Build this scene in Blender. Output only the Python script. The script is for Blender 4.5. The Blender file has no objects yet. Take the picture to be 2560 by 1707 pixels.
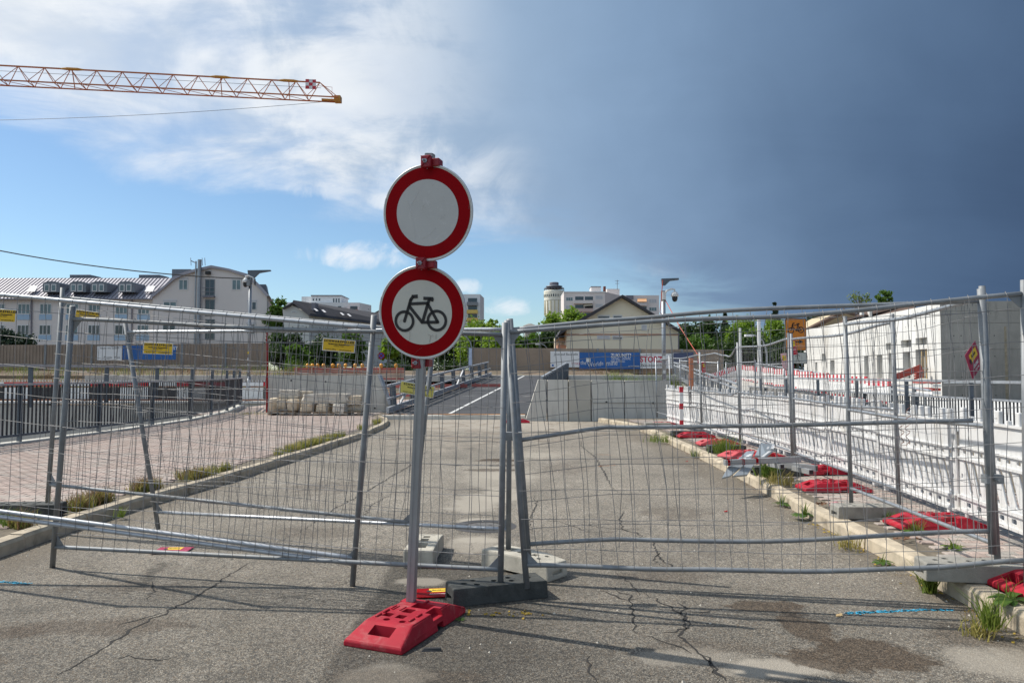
import bpy, bmesh, math, random
from mathutils import Vector, Matrix, noise
random.seed(7)
R = math.radians
scene = bpy.context.scene
C = scene.collection

# ---------------------------------------------------------------- camera
F = 1850.0                     # focal length in photo pixels (photo 2560 wide)
PITCH = math.atan((932 - 853.5) / F)
CAM = Vector((0, 0, 1.6))
cd = bpy.data.cameras.new('camera'); cam = bpy.data.objects.new('camera', cd); C.objects.link(cam)
cam.location = CAM; cam.rotation_euler = (R(90) + PITCH, 0, 0)
cd.sensor_width = 36; cd.lens = 36 * F / 2560; cd.clip_start = .05; cd.clip_end = 6000
cd.dof.use_dof = False
scene.camera = cam

# ---------------------------------------------------------------- world and sun
SUNV = Vector((-.80, .24, 1.0)).normalized()
EL = math.asin(SUNV.z); AZ = math.atan2(SUNV.x, SUNV.y)
world = bpy.data.worlds.new('World'); scene.world = world; world.use_nodes = True

class NT:
    """small helper to write node trees"""
    def __init__(s, tree): s.t = tree; s.n = tree.nodes; s.l = tree.links
    def new(s, typ, **kw):
        n = s.n.new(typ)
        for k, v in kw.items(): setattr(n, k, v)
        return n
    def link(s, a, b): s.l.new(a, b)
    def setin(s, node, i, v):
        if hasattr(v, 'is_output') or isinstance(v, bpy.types.NodeSocket): s.link(v, node.inputs[i])
        elif v is not None: node.inputs[i].default_value = v
    def m(s, op, a, b=None, c=None, clamp=False):
        n = s.new('ShaderNodeMath', operation=op, use_clamp=clamp)
        for i, v in enumerate((a, b, c)): s.setin(n, i, v)
        return n.outputs[0]
    def vm(s, op, a, b=None, scale=None):
        n = s.new('ShaderNodeVectorMath', operation=op)
        s.setin(n, 0, a); s.setin(n, 1, b)
        if scale is not None: s.setin(n, 3, scale)
        return n.outputs[0]
    def comb(s, x, y, z):
        n = s.new('ShaderNodeCombineXYZ'); s.setin(n, 0, x); s.setin(n, 1, y); s.setin(n, 2, z); return n.outputs[0]
    def sep(s, v):
        n = s.new('ShaderNodeSeparateXYZ'); s.link(v, n.inputs[0]); return n.outputs
    def noise(s, vec, scale, detail=4, rough=.55, dist=0.0, dim='3D'):
        n = s.new('ShaderNodeTexNoise', noise_dimensions=dim)
        if vec is not None: s.link(vec, n.inputs['Vector'])
        n.inputs['Scale'].default_value = scale; n.inputs['Detail'].default_value = detail
        n.inputs['Roughness'].default_value = rough; n.inputs['Distortion'].default_value = dist
        return n.outputs['Fac']
    def ramp(s, fac, stops, interp='LINEAR'):
        n = s.new('ShaderNodeValToRGB'); cr = n.color_ramp; cr.interpolation = interp
        while len(cr.elements) < len(stops): cr.elements.new(.5)
        for e, (p, c) in zip(cr.elements, stops):
            e.position = p; e.color = (c, c, c, 1) if not hasattr(c, '__len__') else (*c, 1)
        s.setin(n, 0, fac); return n.outputs[0]
    def mix(s, f, a, b, mode='MIX'):
        n = s.new('ShaderNodeMix', data_type='RGBA', blend_type=mode)
        s.setin(n, 0, f)
        for i, v in ((6, a), (7, b)):
            if isinstance(v, bpy.types.NodeSocket): s.link(v, n.inputs[i])
            else: n.inputs[i].default_value = (*v, 1)
        return n.outputs[2]
    def sstep(s, v, a, b, to0=0.0, to1=1.0):
        n = s.new('ShaderNodeMapRange', interpolation_type='SMOOTHSTEP')
        s.setin(n, 0, v); s.setin(n, 1, a); s.setin(n, 2, b); n.inputs[3].default_value = to0; n.inputs[4].default_value = to1
        return n.outputs[0]

w = NT(world.node_tree); w.n.clear()
out = w.new('ShaderNodeOutputWorld'); bg = w.new('ShaderNodeBackground'); w.link(bg.outputs[0], out.inputs[0])
SKYS = .14
bg.inputs[1].default_value = SKYS
sky = w.new('ShaderNodeTexSky', sky_type='NISHITA'); sky.sun_disc = False
sky.sun_elevation = EL; sky.sun_rotation = AZ; sky.altitude = 300; sky.air_density = 1.0; sky.dust_density = .6; sky.ozone_density = 1.6
tc = w.new('ShaderNodeTexCoord'); d = tc.outputs['Generated']; sx, sy, sz = w.sep(d)
# cloud sheet seen in perspective: project the direction on a plane above
zc = w.m('ADD', w.m('MAXIMUM', sz, 0.0), .16)
pl = w.comb(w.m('DIVIDE', sx, zc), w.m('DIVIDE', sy, zc), 0.0)
rot = w.new('ShaderNodeMapping'); w.link(pl, rot.inputs[0]); rot.inputs['Rotation'].default_value = (0, 0, R(-30)); rot.inputs['Scale'].default_value = (.75, 1.15, 1)
n_big = w.noise(rot.outputs[0], .9, 5, .55, .6)
n_str = w.noise(rot.outputs[0], 1.7, 8, .60, .5)
n_fin = w.noise(d, 9.0, 8, .6, .5)
n_soft = w.noise(d, 2.2, 4, .5, .4); n_det = w.noise(d, 22.0, 8, .62, .6)
# lower edge of the cloud sheet: elevation as a function of the side we look at (clouds to the left high, storm to the right low)
edge = w.ramp(w.m('MULTIPLY_ADD', sx, .5, .5), [(0, .38), (.22, .29), (.30, .25), (.38, .235), (.45, .225), (.50, .185), (.58, .13), (.66, .05), (.74, -.05), (1, -.06)])
ef = w.m('SUBTRACT', sz, edge)
ef = w.m('ADD', ef, w.m('MULTIPLY', w.m('SUBTRACT', n_str, .5), .20))
ef = w.m('ADD', ef, w.m('MULTIPLY', w.m('SUBTRACT', n_soft, .5), .10))
cover = w.sstep(ef, -.045, .055)
# gaps of blue in the bright part on the left
gap = w.sstep(w.m('ADD', n_big, w.m('MULTIPLY', n_str, .45)), .52, .78)
leftness = w.sstep(sx, .02, -.38)
thin = w.m('SUBTRACT', 1.0, w.m('MULTIPLY', leftness, w.m('MULTIPLY', w.m('SUBTRACT', 1.0, gap), .62)))
cover = w.m('MULTIPLY', cover, thin)
# colour: white on the left, slate storm on the right
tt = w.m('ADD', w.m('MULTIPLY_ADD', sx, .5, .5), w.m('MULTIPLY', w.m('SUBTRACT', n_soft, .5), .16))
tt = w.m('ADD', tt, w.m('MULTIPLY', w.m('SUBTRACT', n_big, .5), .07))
tt = w.mix(w.m('MULTIPLY', w.sstep(sy, .05, -.55), .65), w.comb(tt, tt, tt), (.38, .38, .38))  # unseen storm cloud behind the camera made paler, added to lift ambient light
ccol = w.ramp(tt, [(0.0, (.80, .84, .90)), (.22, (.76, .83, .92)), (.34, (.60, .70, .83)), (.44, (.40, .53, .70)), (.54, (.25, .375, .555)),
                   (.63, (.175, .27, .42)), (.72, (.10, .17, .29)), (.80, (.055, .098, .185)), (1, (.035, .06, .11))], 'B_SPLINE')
brite = w.m('MULTIPLY', w.sstep(sx, .02, -.25), w.sstep(w.m('ADD', w.m('MULTIPLY', n_str, .6), w.m('MULTIPLY', n_fin, .4)), .40, .56))
brite = w.m('MAXIMUM', brite, w.m('MULTIPLY', w.sstep(sx, .06, -.10), w.m('MULTIPLY', w.sstep(ef, .13, .02), w.sstep(n_fin, .35, .6))))
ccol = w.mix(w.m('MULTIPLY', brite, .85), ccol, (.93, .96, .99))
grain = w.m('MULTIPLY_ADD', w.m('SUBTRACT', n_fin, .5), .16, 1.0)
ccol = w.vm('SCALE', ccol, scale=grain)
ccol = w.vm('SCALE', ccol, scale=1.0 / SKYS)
# wash of rain haze under the storm, to the right
skyc = w.mix(1.0, sky.outputs[0], (.76, .88, .94), 'MULTIPLY')
rain = w.m('MULTIPLY', w.sstep(sx, .08, .42), .88)
rcol = w.ramp(w.m('MULTIPLY_ADD', sx, .5, .5), [(.5, (.46, .60, .74)), (.62, (.22, .33, .47)), (.74, (.085, .145, .235)), (1, (.07, .12, .20))])
base = w.mix(rain, skyc, w.vm('SCALE', rcol, scale=1.0 / SKYS))
# a few separate small clouds low down
def blob(base, px, py, rx, ry, amt, col=(.93, .96, 1.0), k=.9):
    v = Vector(((px - 1280) / F, 1, (932 - py) / F)).normalized()
    dx = w.m('DIVIDE', w.m('SUBTRACT', sx, v.x), rx / F); dz = w.m('DIVIDE', w.m('SUBTRACT', sz, v.z), ry / F)
    r2 = w.m('ADD', w.m('MULTIPLY', dx, dx), w.m('MULTIPLY', dz, dz))
    r2 = w.m('ADD', r2, w.m('MULTIPLY', w.m('SUBTRACT', n_det, .5), 5.0 * k))
    front = w.m('GREATER_THAN', sy, 0.0)
    f = w.m('MULTIPLY', w.m('MULTIPLY', w.sstep(r2, 1.3, -.6), amt), front)
    return w.mix(f, base, tuple(c / SKYS for c in col))
base = blob(base, 905, 640, 135, 34, .85)
base = blob(base, 790, 470, 120, 22, .55)
base = blob(base, 985, 500, 90, 20, .7)
base = blob(base, 1190, 505, 90, 40, .55)
base = blob(base, 1262, 760, 60, 28, .85)
base = blob(base, 1165, 715, 34, 18, .6)
base = blob(base, 1650, 672, 95, 26, .55, (.62, .68, .75))
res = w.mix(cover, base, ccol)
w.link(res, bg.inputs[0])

sd = bpy.data.lights.new('sun', 'SUN'); sun = bpy.data.objects.new('sun', sd); C.objects.link(sun)
sd.energy = 4.6; sd.angle = R(.55); sd.color = (1.0, .94, .845)
sun.rotation_euler = (-SUNV).to_track_quat('-Z', 'Y').to_euler(); sun.location = (-30, 10, 40)

scene.view_settings.view_transform = 'Standard'; scene.view_settings.look = 'None'
scene.view_settings.exposure = 0.0; scene.view_settings.gamma = 1.0; scene.view_settings.use_curve_mapping = False
scene.cycles.use_denoising = True
scene.cycles.max_bounces = 6

# ---------------------------------------------------------------- helpers: picture point -> place
FW = Vector((0, math.cos(PITCH), math.sin(PITCH))); UP = Vector((0, -math.sin(PITCH), math.cos(PITCH)))
def ray(px, py): return Vector((1, 0, 0)) * ((px - 1280) / F) + UP * ((853.5 - py) / F) + FW
def at(px, py, Y):
    r = ray(px, py); return CAM + r * (Y / r.y)
def G(px, py, z=0.0):
    r = ray(px, py); return CAM + r * ((z - CAM.z) / r.z)
def crop(x0, y0, s): return lambda x, y: (x0 + x / s, y0 + y / s)

# ---------------------------------------------------------------- materials
MATS = {}
def mat(name, col, rough=.7, metal=0.0, var=.12, vscale=3.0, col2=None, bump=0.0, bscale=40.0, spec=None, dirt=None, dscale=2.0, damt=.5, streak=0.0):
    """principled material with two-scale colour variation, optional dirt blotches and fine relief"""
    if name in MATS: return MATS[name]
    m = bpy.data.materials.new(name); m.use_nodes = True; t = NT(m.node_tree); t.n.clear()
    o = t.new('ShaderNodeOutputMaterial'); b = t.new('ShaderNodeBsdfPrincipled'); t.link(b.outputs[0], o.inputs[0])
    g = t.new('ShaderNodeNewGeometry'); pos = g.outputs['Position']
    n1 = t.noise(pos, vscale, 5, .6)
    c2 = col2 or tuple(min(1, c * (1 + var)) for c in col); c1 = tuple(c * (1 - var) for c in col) if not col2 else col
    c = t.mix(t.sstep(n1, .3, .7), c1, c2)
    if dirt:
        nd = t.noise(pos, dscale, 6, .65, .4)
        c = t.mix(t.m('MULTIPLY', t.sstep(nd, .50, .72), damt), c, dirt)
    if streak:      # rain streaks running down the face, and splashed dirt low down
        px_, py_, pz_ = t.sep(pos); ns = t.noise(t.comb(t.m('MULTIPLY', px_, 3.2), t.m('MULTIPLY', py_, 3.2), t.m('MULTIPLY', pz_, .35)), 1.0, 6, .7, .3)
        c = t.mix(t.m('MULTIPLY', t.sstep(ns, .50, .70), streak), c, tuple(v * .52 for v in col))
    t.link(c, b.inputs['Base Color'])
    rr = t.m('ADD', rough - .06, t.m('MULTIPLY', n1, .12)); t.link(rr, b.inputs['Roughness'])
    b.inputs['Metallic'].default_value = metal
    if spec is not None: b.inputs['Specular IOR Level'].default_value = spec
    if bump:
        bp = t.new('ShaderNodeBump'); bp.inputs['Strength'].default_value = bump; bp.inputs['Distance'].default_value = .01
        t.link(t.noise(pos, bscale, 4, .6), bp.inputs['Height']); t.link(bp.outputs[0], b.inputs['Normal'])
    MATS[name] = m; return m

ZINC = mat('zinc', (.33, .35, .375), .46, .6, .12, 14, dirt=(.30, .29, .27), dscale=5, damt=.5)
ZINC2 = mat('zinc_dull', (.235, .25, .265), .58, .35, .16, 9, dirt=(.25, .24, .22), dscale=4, damt=.6)
WIRE = mat('wire', (.21, .21, .215), .62, .2, .15, 20)
ZSHINY = mat('zinc_new', (.44, .46, .49), .45, .6, .08, 14)
ALU = mat('aluminium', (.34, .35, .36), .55, .35, .08, 6, dirt=(.38, .38, .37), dscale=8, damt=.4)
STEELP = mat('painted_steel_blue_grey', (.095, .115, .14), .55, .1, .12, 4)
BARM = mat('flat_bar_steel', (.035, .038, .045), .6, 0, .15, 3)
RAILM = mat('rail_steel', (.40, .42, .45), .5, .5, .1, 4)
CONC = mat('concrete', (.55, .53, .48), .85, 0, .10, .9, bump=.25, bscale=30, dirt=(.42, .40, .35), dscale=.8, damt=.55, streak=.45)
CONCW = mat('concrete_white', (.71, .705, .68), .85, 0, .08, .5, bump=.15, bscale=20, dirt=(.56, .52, .45), dscale=.35, damt=.6, streak=.22)
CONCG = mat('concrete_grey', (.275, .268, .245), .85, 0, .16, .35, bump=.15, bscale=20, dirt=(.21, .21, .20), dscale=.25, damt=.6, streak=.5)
KERB = mat('kerb_granite', (.47, .40, .30), .85, 0, .18, 6, bump=.6, bscale=90, dirt=(.15, .12, .08), dscale=2.6, damt=.95)
BLOCKW = mat('block_concrete_pale', (.50, .47, .40), .9, 0, .12, 7, bump=.6, bscale=120, dirt=(.30, .27, .22), dscale=8, damt=.6)
BLOCKD = mat('recycled_plastic_dark', (.055, .058, .055), .8, 0, .3, 10, bump=.6, bscale=90, dirt=(.11, .11, .10), dscale=9, damt=.6)
BLOCKG = mat('block_concrete_grey', (.29, .28, .25), .9, 0, .15, 7, bump=.5, bscale=90, dirt=(.18, .17, .15), dscale=6, damt=.6)
REDP = mat('red_rubber', (.38, .014, .030), .6, 0, .14, 5, spec=.25, bump=.22, bscale=150, dirt=(.40, .13, .125), dscale=7, damt=.85)
REDP2 = mat('red_rubber_faded', (.50, .07, .08), .65, 0, .12, 5, bump=.2, bscale=120, dirt=(.36, .11, .11), dscale=7, damt=.75)
WHITEP = mat('white_plastic', (.66, .66, .655), .5, 0, .03, 2, dirt=(.52, .49, .43), dscale=3.5, damt=.5, streak=.14)
REDFOIL = mat('red_foil', (.52, .015, .03), .4, 0, .06, 3)
WHITEFOIL = mat('white_foil', (.72, .72, .72), .45, 0, .04, 3)
PAVR = mat('paver_pink', (.40, .315, .275), .9, 0, .16, 5, bump=.35, bscale=150, dirt=(.27, .22, .18), dscale=1.3, damt=.7)
PAVR2 = mat('paver_buff', (.42, .36, .32), .9, 0, .14, 5, bump=.35, bscale=150, dirt=(.29, .25, .21), dscale=1.3, damt=.7)
PAVG = mat('paver_grey', (.34, .315, .285), .9, 0, .14, 5, bump=.35, bscale=150, dirt=(.24, .22, .19), dscale=1.5, damt=.7)
SAND = mat('joint_sand', (.16, .135, .10), .95, 0, .3, 8, bump=.5, bscale=60)
SOIL = mat('soil', (.15, .11, .075), .95, 0, .3, 1.2, bump=.8, bscale=20, dirt=(.10, .12, .05), dscale=1.0, damt=.8)
DARKAS = mat('new_asphalt', (.050, .051, .055), .8, 0, .25, 1.2, bump=.3, bscale=120, dirt=(.085, .075, .072), dscale=.5, damt=.7)
ROADW = mat('line_paint', (.62, .62, .60), .7, 0, .1, 3)
ORSTEEL = mat('orange_edge', (.55, .26, .10), .7, 0, .12, 3)
ORANGE = mat('orange_sign', (.66, .21, .012), .45, 0, .05, 3)
YEL = mat('yellow_plate', (.80, .50, .015), .5, 0, .05, 4, dirt=(.60, .40, .05), dscale=9, damt=.3)
YELP = mat('yellow_plate_faded', (.72, .62, .13), .5, 0, .05, 4, dirt=(.60, .52, .2), dscale=9, damt=.3)
BLK = mat('black_print', (.018, .018, .02), .55, 0, .1, 3)
BLKM = mat('black_rubber', (.03, .03, .032), .6, 0, .2, 3)
SIGNR = mat('sign_red', (.27, .0006, .004), .55, 0, .05, 6, dirt=(.18, .001, .005), dscale=10, damt=.4, spec=.08)
SIGNW = mat('sign_white', (.56, .55, .49), .5, 0, .03, 4, dirt=(.48, .48, .46), dscale=7, damt=.35)
SIGNEDGE = mat('sign_edge', (.56, .58, .60), .4, .3, .05, 6)
CLAMPR = mat('clamp_red_plastic', (.26, .004, .012), .4, 0, .1, 8)
MAG = mat('magenta_tag', (.36, .016, .065), .45, 0, .06, 6)
MAGF = mat('pink_tag_faded', (.78, .48, .50), .5, 0, .06, 6)
TAGY = mat('tag_yellow', (.80, .55, .03), .5, 0, .05, 5)
BROWNW = mat('noise_barrier_brown', (.34, .265, .205), .9, 0, .10, .6, dirt=(.28, .22, .17), dscale=.3, damt=.5)
BLUEB = mat('banner_blue', (.015, .115, .38), .5, 0, .12, .5, dirt=(.012, .07, .24), dscale=.35, damt=.6)
WHITEB = mat('banner_white', (.78, .78, .78), .6, 0, .04, .8)
STORZR = mat('banner_red', (.50, .02, .06), .5, 0, .04, 3)
GREYT = mat('banner_grey_print', (.10, .10, .11), .5, 0, .04, 3)
WALLH = mat('hotel_render', (.68, .635, .61), .9, 0, .03, .2)
WALLC = mat('cream_render', (.80, .72, .56), .9, 0, .03, .2)
WALLB = mat('beige_render', (.56, .47, .32), .9, 0, .03, .2)
WALLG = mat('grey_render', (.64, .64, .61), .9, 0, .05, .15)
WALLP = mat('pale_pink_panel', (.74, .67, .64), .9, 0, .05, .15)
WALLL = mat('light_apartment', (.72, .73, .74), .9, 0, .04, .15)
TERRA = mat('terracotta_band', (.46, .23, .15), .85, 0, .06, 1)
FRAMEW = mat('window_frame_white', (.66, .66, .66), .5, 0, .03, 2)
ROLL = mat('roller_shutter', (.52, .52, .54), .6, 0, .06, 2)
BLUEPAN = mat('parapet_panel_blue', (.33, .47, .62), .6, 0, .05, 1)
ROOFZ = mat('roof_standing_seam', (.35, .34, .385), .55, .2, .08, .5)
ROOFD = mat('roof_dark_tiles', (.055, .052, .058), .8, 0, .18, 1.0)
ROOFB = mat('roof_brown_tiles', (.13, .085, .065), .85, 0, .18, 1.2)
DORM = mat('dormer_sheet', (.16, .18, .21), .5, .2, .08, 1)
SEAM = mat('roof_seam', (.20, .19, .22), .5, .2, .08, 1)
BALCY = mat('balcony_yellow', (.66, .48, .13), .7, 0, .05, 1)
BALCO = mat('balcony_orange', (.66, .25, .12), .7, 0, .05, 1)
BALCP = mat('balcony_pink', (.56, .42, .38), .7, 0, .05, 1)
AWN = mat('awning', (.75, .42, .22), .7, 0, .05, 1)
TOWERM = mat('tower_plaster', (.80, .78, .68), .85, 0, .06, .2, dirt=(.55, .52, .40), dscale=.25, damt=.5)
TOWERB = mat('tower_band', (.50, .42, .22), .8, 0, .06, .2)
CRANEM = mat('crane_orange', (.55, .165, .05), .5, 0, .08, .5)
CRANEY = mat('crane_yellow', (.55, .25, .035), .5, 0, .08, .5)
BARK = mat('bark', (.12, .09, .065), .9, 0, .25, 6, bump=.5, bscale=20)
STONE = mat('quarry_stone', (.60, .50, .37), .9, 0, .2, 2.2, bump=.9, bscale=18, dirt=(.29, .25, .20), dscale=2.4, damt=.75)
STONEG = mat('quarry_stone_grey', (.58, .53, .45), .9, 0, .2, 2.2, bump=.9, bscale=18, dirt=(.16, .155, .15), dscale=2.2, damt=.85)
WOOD = mat('pallet_wood', (.20, .15, .10), .85, 0, .2, 5)
WOODL = mat('formwork_wood', (.42, .30, .15), .8, 0, .2, 3)
GLASSD = mat('window_glass', (.035, .045, .06), .12, 0, .25, .8, spec=.8)
CURT = mat('curtained_glass', (.13, .19, .21), .25, 0, .25, .6, spec=.7)
AMBER = mat('amber_lens', (.85, .36, .01), .3, 0, .05, 5)
WIREBLK = mat('cable_black', (.03, .03, .03), .6, 0, .05, 5)
CABLER = mat('cable_red', (.50, .07, .03), .6, 0, .05, 5)
CARW = mat('car_white', (.68, .69, .70), .3, 0, .02, 2)
CARS = mat('car_silver', (.40, .42, .45), .3, .4, .02, 2)
CARB = mat('car_blue', (.05, .13, .30), .3, 0, .02, 2)
PAINTBLUE = mat('spray_blue', (.05, .42, .66), .8, 0, .3, 12)
PAINTOR = mat('spray_orange', (.55, .20, .04), .8, 0, .3, 12)

def leafmat(name, c1, c2, tr=.35):
    m = bpy.data.materials.new(name); m.use_nodes = True; t = NT(m.node_tree); t.n.clear()
    o = t.new('ShaderNodeOutputMaterial'); b = t.new('ShaderNodeBsdfPrincipled'); tr_ = t.new('ShaderNodeBsdfTranslucent'); mx = t.new('ShaderNodeMixShader')
    g = t.new('ShaderNodeNewGeometry'); n1 = t.noise(g.outputs['Position'], 1.1, 3, .6); n2 = t.noise(g.outputs['Position'], 14, 2, .6)
    c = t.mix(t.sstep(t.m('ADD', t.m('MULTIPLY', n1, .65), t.m('MULTIPLY', n2, .35)), .35, .65), c1, c2)
    t.link(c, b.inputs['Base Color']); b.inputs['Roughness'].default_value = .55; t.link(c, tr_.inputs[0])
    mx.inputs[0].default_value = tr; t.link(b.outputs[0], mx.inputs[1]); t.link(tr_.outputs[0], mx.inputs[2]); t.link(mx.outputs[0], o.inputs[0])
    MATS[name] = m; return m
LEAFD = leafmat('foliage_dark', (.028, .06, .016), (.06, .11, .025), .4)
LEAFM = leafmat('foliage_mid', (.065, .14, .02), (.125, .22, .03), .45)
LEAFL = leafmat('foliage_light', (.14, .25, .02), (.25, .37, .04), .5)
LEAFC = leafmat('foliage_conifer', (.018, .04, .022), (.035, .065, .03), .15)
GRASSM = leafmat('grass_green', (.11, .19, .025), (.23, .28, .05), .45)
GRASSY = leafmat('grass_yellow', (.27, .25, .06), (.42, .36, .12), .4)
WEEDR = leafmat('weed_reddish', (.16, .09, .05), (.26, .17, .09))
LEAFY = leafmat('fallen_leaf', (.40, .27, .03), (.50, .36, .06))

def asphalt():
    m = bpy.data.materials.new('asphalt_road'); m.use_nodes = True; t = NT(m.node_tree); t.n.clear()
    o = t.new('ShaderNodeOutputMaterial'); b = t.new('ShaderNodeBsdfPrincipled'); t.link(b.outputs[0], o.inputs[0])
    g = t.new('ShaderNodeNewGeometry'); pos = g.outputs['Position']; x, y, z = t.sep(pos)
    v = t.new('ShaderNodeTexVoronoi'); v.inputs['Scale'].default_value = 150; t.link(pos, v.inputs['Vector'])
    vr, vg, vb = t.sep(v.outputs['Color'])
    v2 = t.new('ShaderNodeTexVoronoi'); v2.inputs['Scale'].default_value = 55; t.link(pos, v2.inputs['Vector'])
    wr, wg, wb = t.sep(v2.outputs['Color'])
    stone = t.ramp(vr, [(0, (.10, .092, .08)), (.30, (.20, .182, .155)), (.62, (.30, .268, .220)), (.85, (.41, .365, .30)), (1, (.58, .53, .44))])
    stone = t.mix(t.m('MULTIPLY', t.sstep(vg, .80, .95), .55), stone, (.30, .20, .11))
    stone = t.mix(t.m('MULTIPLY', t.sstep(wg, .90, .97), .6), stone, (.42, .39, .34))
    stone = t.mix(t.m('MULTIPLY', t.sstep(wr, .72, .95), .55), stone, (.085, .085, .08))
    # binder between the stones
    stone = t.mix(t.m('MULTIPLY', t.sstep(v.outputs['Distance'], .45, .85), .55), stone, (.06, .058, .055))
    big = t.noise(pos, .55, 6, .62, .5); mid = t.noise(pos, 3.2, 6, .66, .3)
    wear = t.m('MULTIPLY_ADD', t.m('SUBTRACT', big, .5), 1.25, 1.0)
    wear = t.m('MULTIPLY', wear, t.m('MULTIPLY_ADD', t.m('SUBTRACT', mid, .5), .55, 1.0))
    c = t.vm('SCALE', stone, scale=t.m('MULTIPLY', wear, t.sstep(y, 3.5, 9.0, .64, 1.02)))
    def soft_box(xa, xb, ya, yb, s=.25, nz=.5):
        xx = t.m('ADD', x, t.m('MULTIPLY', t.m('SUBTRACT', mid, .5), nz)); yy = t.m('ADD', y, t.m('MULTIPLY', t.m('SUBTRACT', big, .5), nz * 2))
        f = t.m('MULTIPLY', t.sstep(xx, xa - s, xa + s), t.sstep(xx, xb + s, xb - s))
        return t.m('MULTIPLY', f, t.m('MULTIPLY', t.sstep(yy, ya - s, ya + s), t.sstep(yy, yb + s, yb - s)))
    def spot(cx, cy, rx, ry, nz=1.1, lo=1.0, hi=.25):
        dx = t.m('DIVIDE', t.m('SUBTRACT', x, cx), rx); dy = t.m('DIVIDE', t.m('SUBTRACT', y, cy), ry)
        r = t.m('ADD', t.m('ADD', t.m('MULTIPLY', dx, dx), t.m('MULTIPLY', dy, dy)), t.m('MULTIPLY', t.m('SUBTRACT', mid, .5), nz * 2))
        return t.sstep(r, lo, hi)
    # the darker trench repair running towards the manhole
    c = t.mix(t.m('MULTIPLY', t.m('MULTIPLY', soft_box(-1.0, 1.2, -2, 6.3, .035, .14), t.sstep(t.m('ADD', x, t.m('MULTIPLY', t.m('SUBTRACT', big, .5), 2.2)), .75, -.15)), .85), c, t.vm('SCALE', stone, scale=.34))
    c = t.mix(t.m('MULTIPLY', soft_box(-.82, -.1, 6.3, 8.6, .05, .12), .35), c, t.vm('SCALE', stone, scale=.55))
    # dust and cement film
    for cx, cy, rx, ry, a in ((-.38, 8.1, .26, .20, .95), (-.15, 9.8, .34, .8, .85), (-.30, 7.15, .30, .16, .9), (-.05, 6.7, .25, .2, .7), (-.1, 11.6, .5, .5, .7), (.35, 14.5, .7, .6, .6), (-.45, 9.2, .42, .8, .8), (-.35, 7.0, .30, .45, .6), (-.2, 11.5, .7, 1.6, .6), (-.7, 5.75, .22, .14, .6), (1.42, 4.08, .38, .17, .75), (2.75, 4.15, .40, .3, .55), (1.0, 4.25, .4, .16, .4), (-.65, 3.9, .3, .3, .35)):
        c = t.mix(t.m('MULTIPLY', spot(cx, cy, rx, ry), a), c, (.40, .36, .30))
    c = t.mix(t.m('MULTIPLY', soft_box(-3.2, 2.6, 20.5, 26, .9, 2.2), .75), c, (.40, .355, .295))
    c = t.mix(t.m('MULTIPLY', t.m('MULTIPLY', soft_box(-3.5, 2.9, 17, 25, .8, 2.2), t.sstep(t.noise(pos, 1.6, 6, .7, .8), .52, .60)), .7), c, (.19, .15, .115))
    c = t.mix(t.m('MULTIPLY', t.m('MULTIPLY', soft_box(-2.5, 1.5, 15, 21, 1.2, 2), t.sstep(mid, .45, .65)), .6), c, (.36, .31, .25))
    # oily / wet marks
    for cx, cy, rx, ry, a in ((1.98, 4.27, .50, .30, .85), (1.74, 5.17, .30, .13, .8), (1.86, 4.75, .17, .36, .8), (-.25, 13.7, .42, .22, .95), (-.18, 12.9, .36, .12, .9), (-.05, 12.2, .2, .1, .7)):
        c = t.mix(t.m('MULTIPLY', spot(cx, cy, rx, ry, 1.5, .85, .55), a), c, t.vm('SCALE', t.mix(1, stone, (1.0, .82, .68), 'MULTIPLY'), scale=.32))
    for cx, cy, rx, ry, a in ((-2.6, 4.75, .60, .22, .45), (-3.6, 4.6, .7, .35, .55), (-2.9, 5.6, .5, .18, .35), (2.8, 4.6, .3, .25, .4), (1.2, 5.9, .5, .2, .3), (-1.9, 7.5, .6, .3, .3), (1.9, 8.5, .5, .5, .3), (-2.6, 10.5, .6, .8, .3), (.9, 12.5, .5, .9, .3), (-3.1, 4.2, .35, .12, .5), (-.5, 3.95, .5, .16, .35), (-.35, 12.3, .55, .22, .7), (-.3, 13.6, .5, .25, .6), (1.1, 4.4, .5, .12, .25)):
        c = t.mix(t.m('MULTIPLY', spot(cx, cy, rx, ry, 1.6), a), c, t.vm('SCALE', t.mix(1, stone, (.9, .72, .6), 'MULTIPLY'), scale=.36))
    # gutter dirt along the kerbs
    kd = t.m('MULTIPLY', t.m('ADD', t.sstep(t.m('ADD', x, t.m('MULTIPLY', mid, .3)), 2.85, 3.3), t.sstep(t.m('SUBTRACT', x, t.m('MULTIPLY', mid, .3)), -3.9, -4.4), clamp=True), .45)
    c = t.mix(kd, c, (.13, .105, .075))
    # hairline crazing
    vc = t.new('ShaderNodeTexVoronoi', feature='DISTANCE_TO_EDGE'); vc.inputs['Scale'].default_value = 1.1
    wv = t.vm('ADD', pos, t.vm('SCALE', t.comb(t.m('SUBTRACT', mid, .5), t.m('SUBTRACT', t.noise(pos, 7, 4, .6), .5), 0.0), scale=.55)); t.link(wv, vc.inputs['Vector'])
    cr = t.m('MULTIPLY', t.sstep(vc.outputs['Distance'], .012, .003), t.sstep(big, .50, .60))
    c = t.mix(t.m('MULTIPLY', cr, .55), c, (.03, .028, .025))
    t.link(c, b.inputs['Base Color']); b.inputs['Roughness'].default_value = .85; b.inputs['Specular IOR Level'].default_value = .3
    bp = t.new('ShaderNodeBump'); bp.inputs['Strength'].default_value = .55; bp.inputs['Distance'].default_value = .006
    h = t.m('ADD', t.m('SUBTRACT', 1.0, v.outputs['Distance']), t.m('MULTIPLY', vr, .7)); t.link(h, bp.inputs['Height']); t.link(bp.outputs[0], b.inputs['Normal'])
    MATS['asphalt'] = m; return m
ASPH = asphalt()

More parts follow.
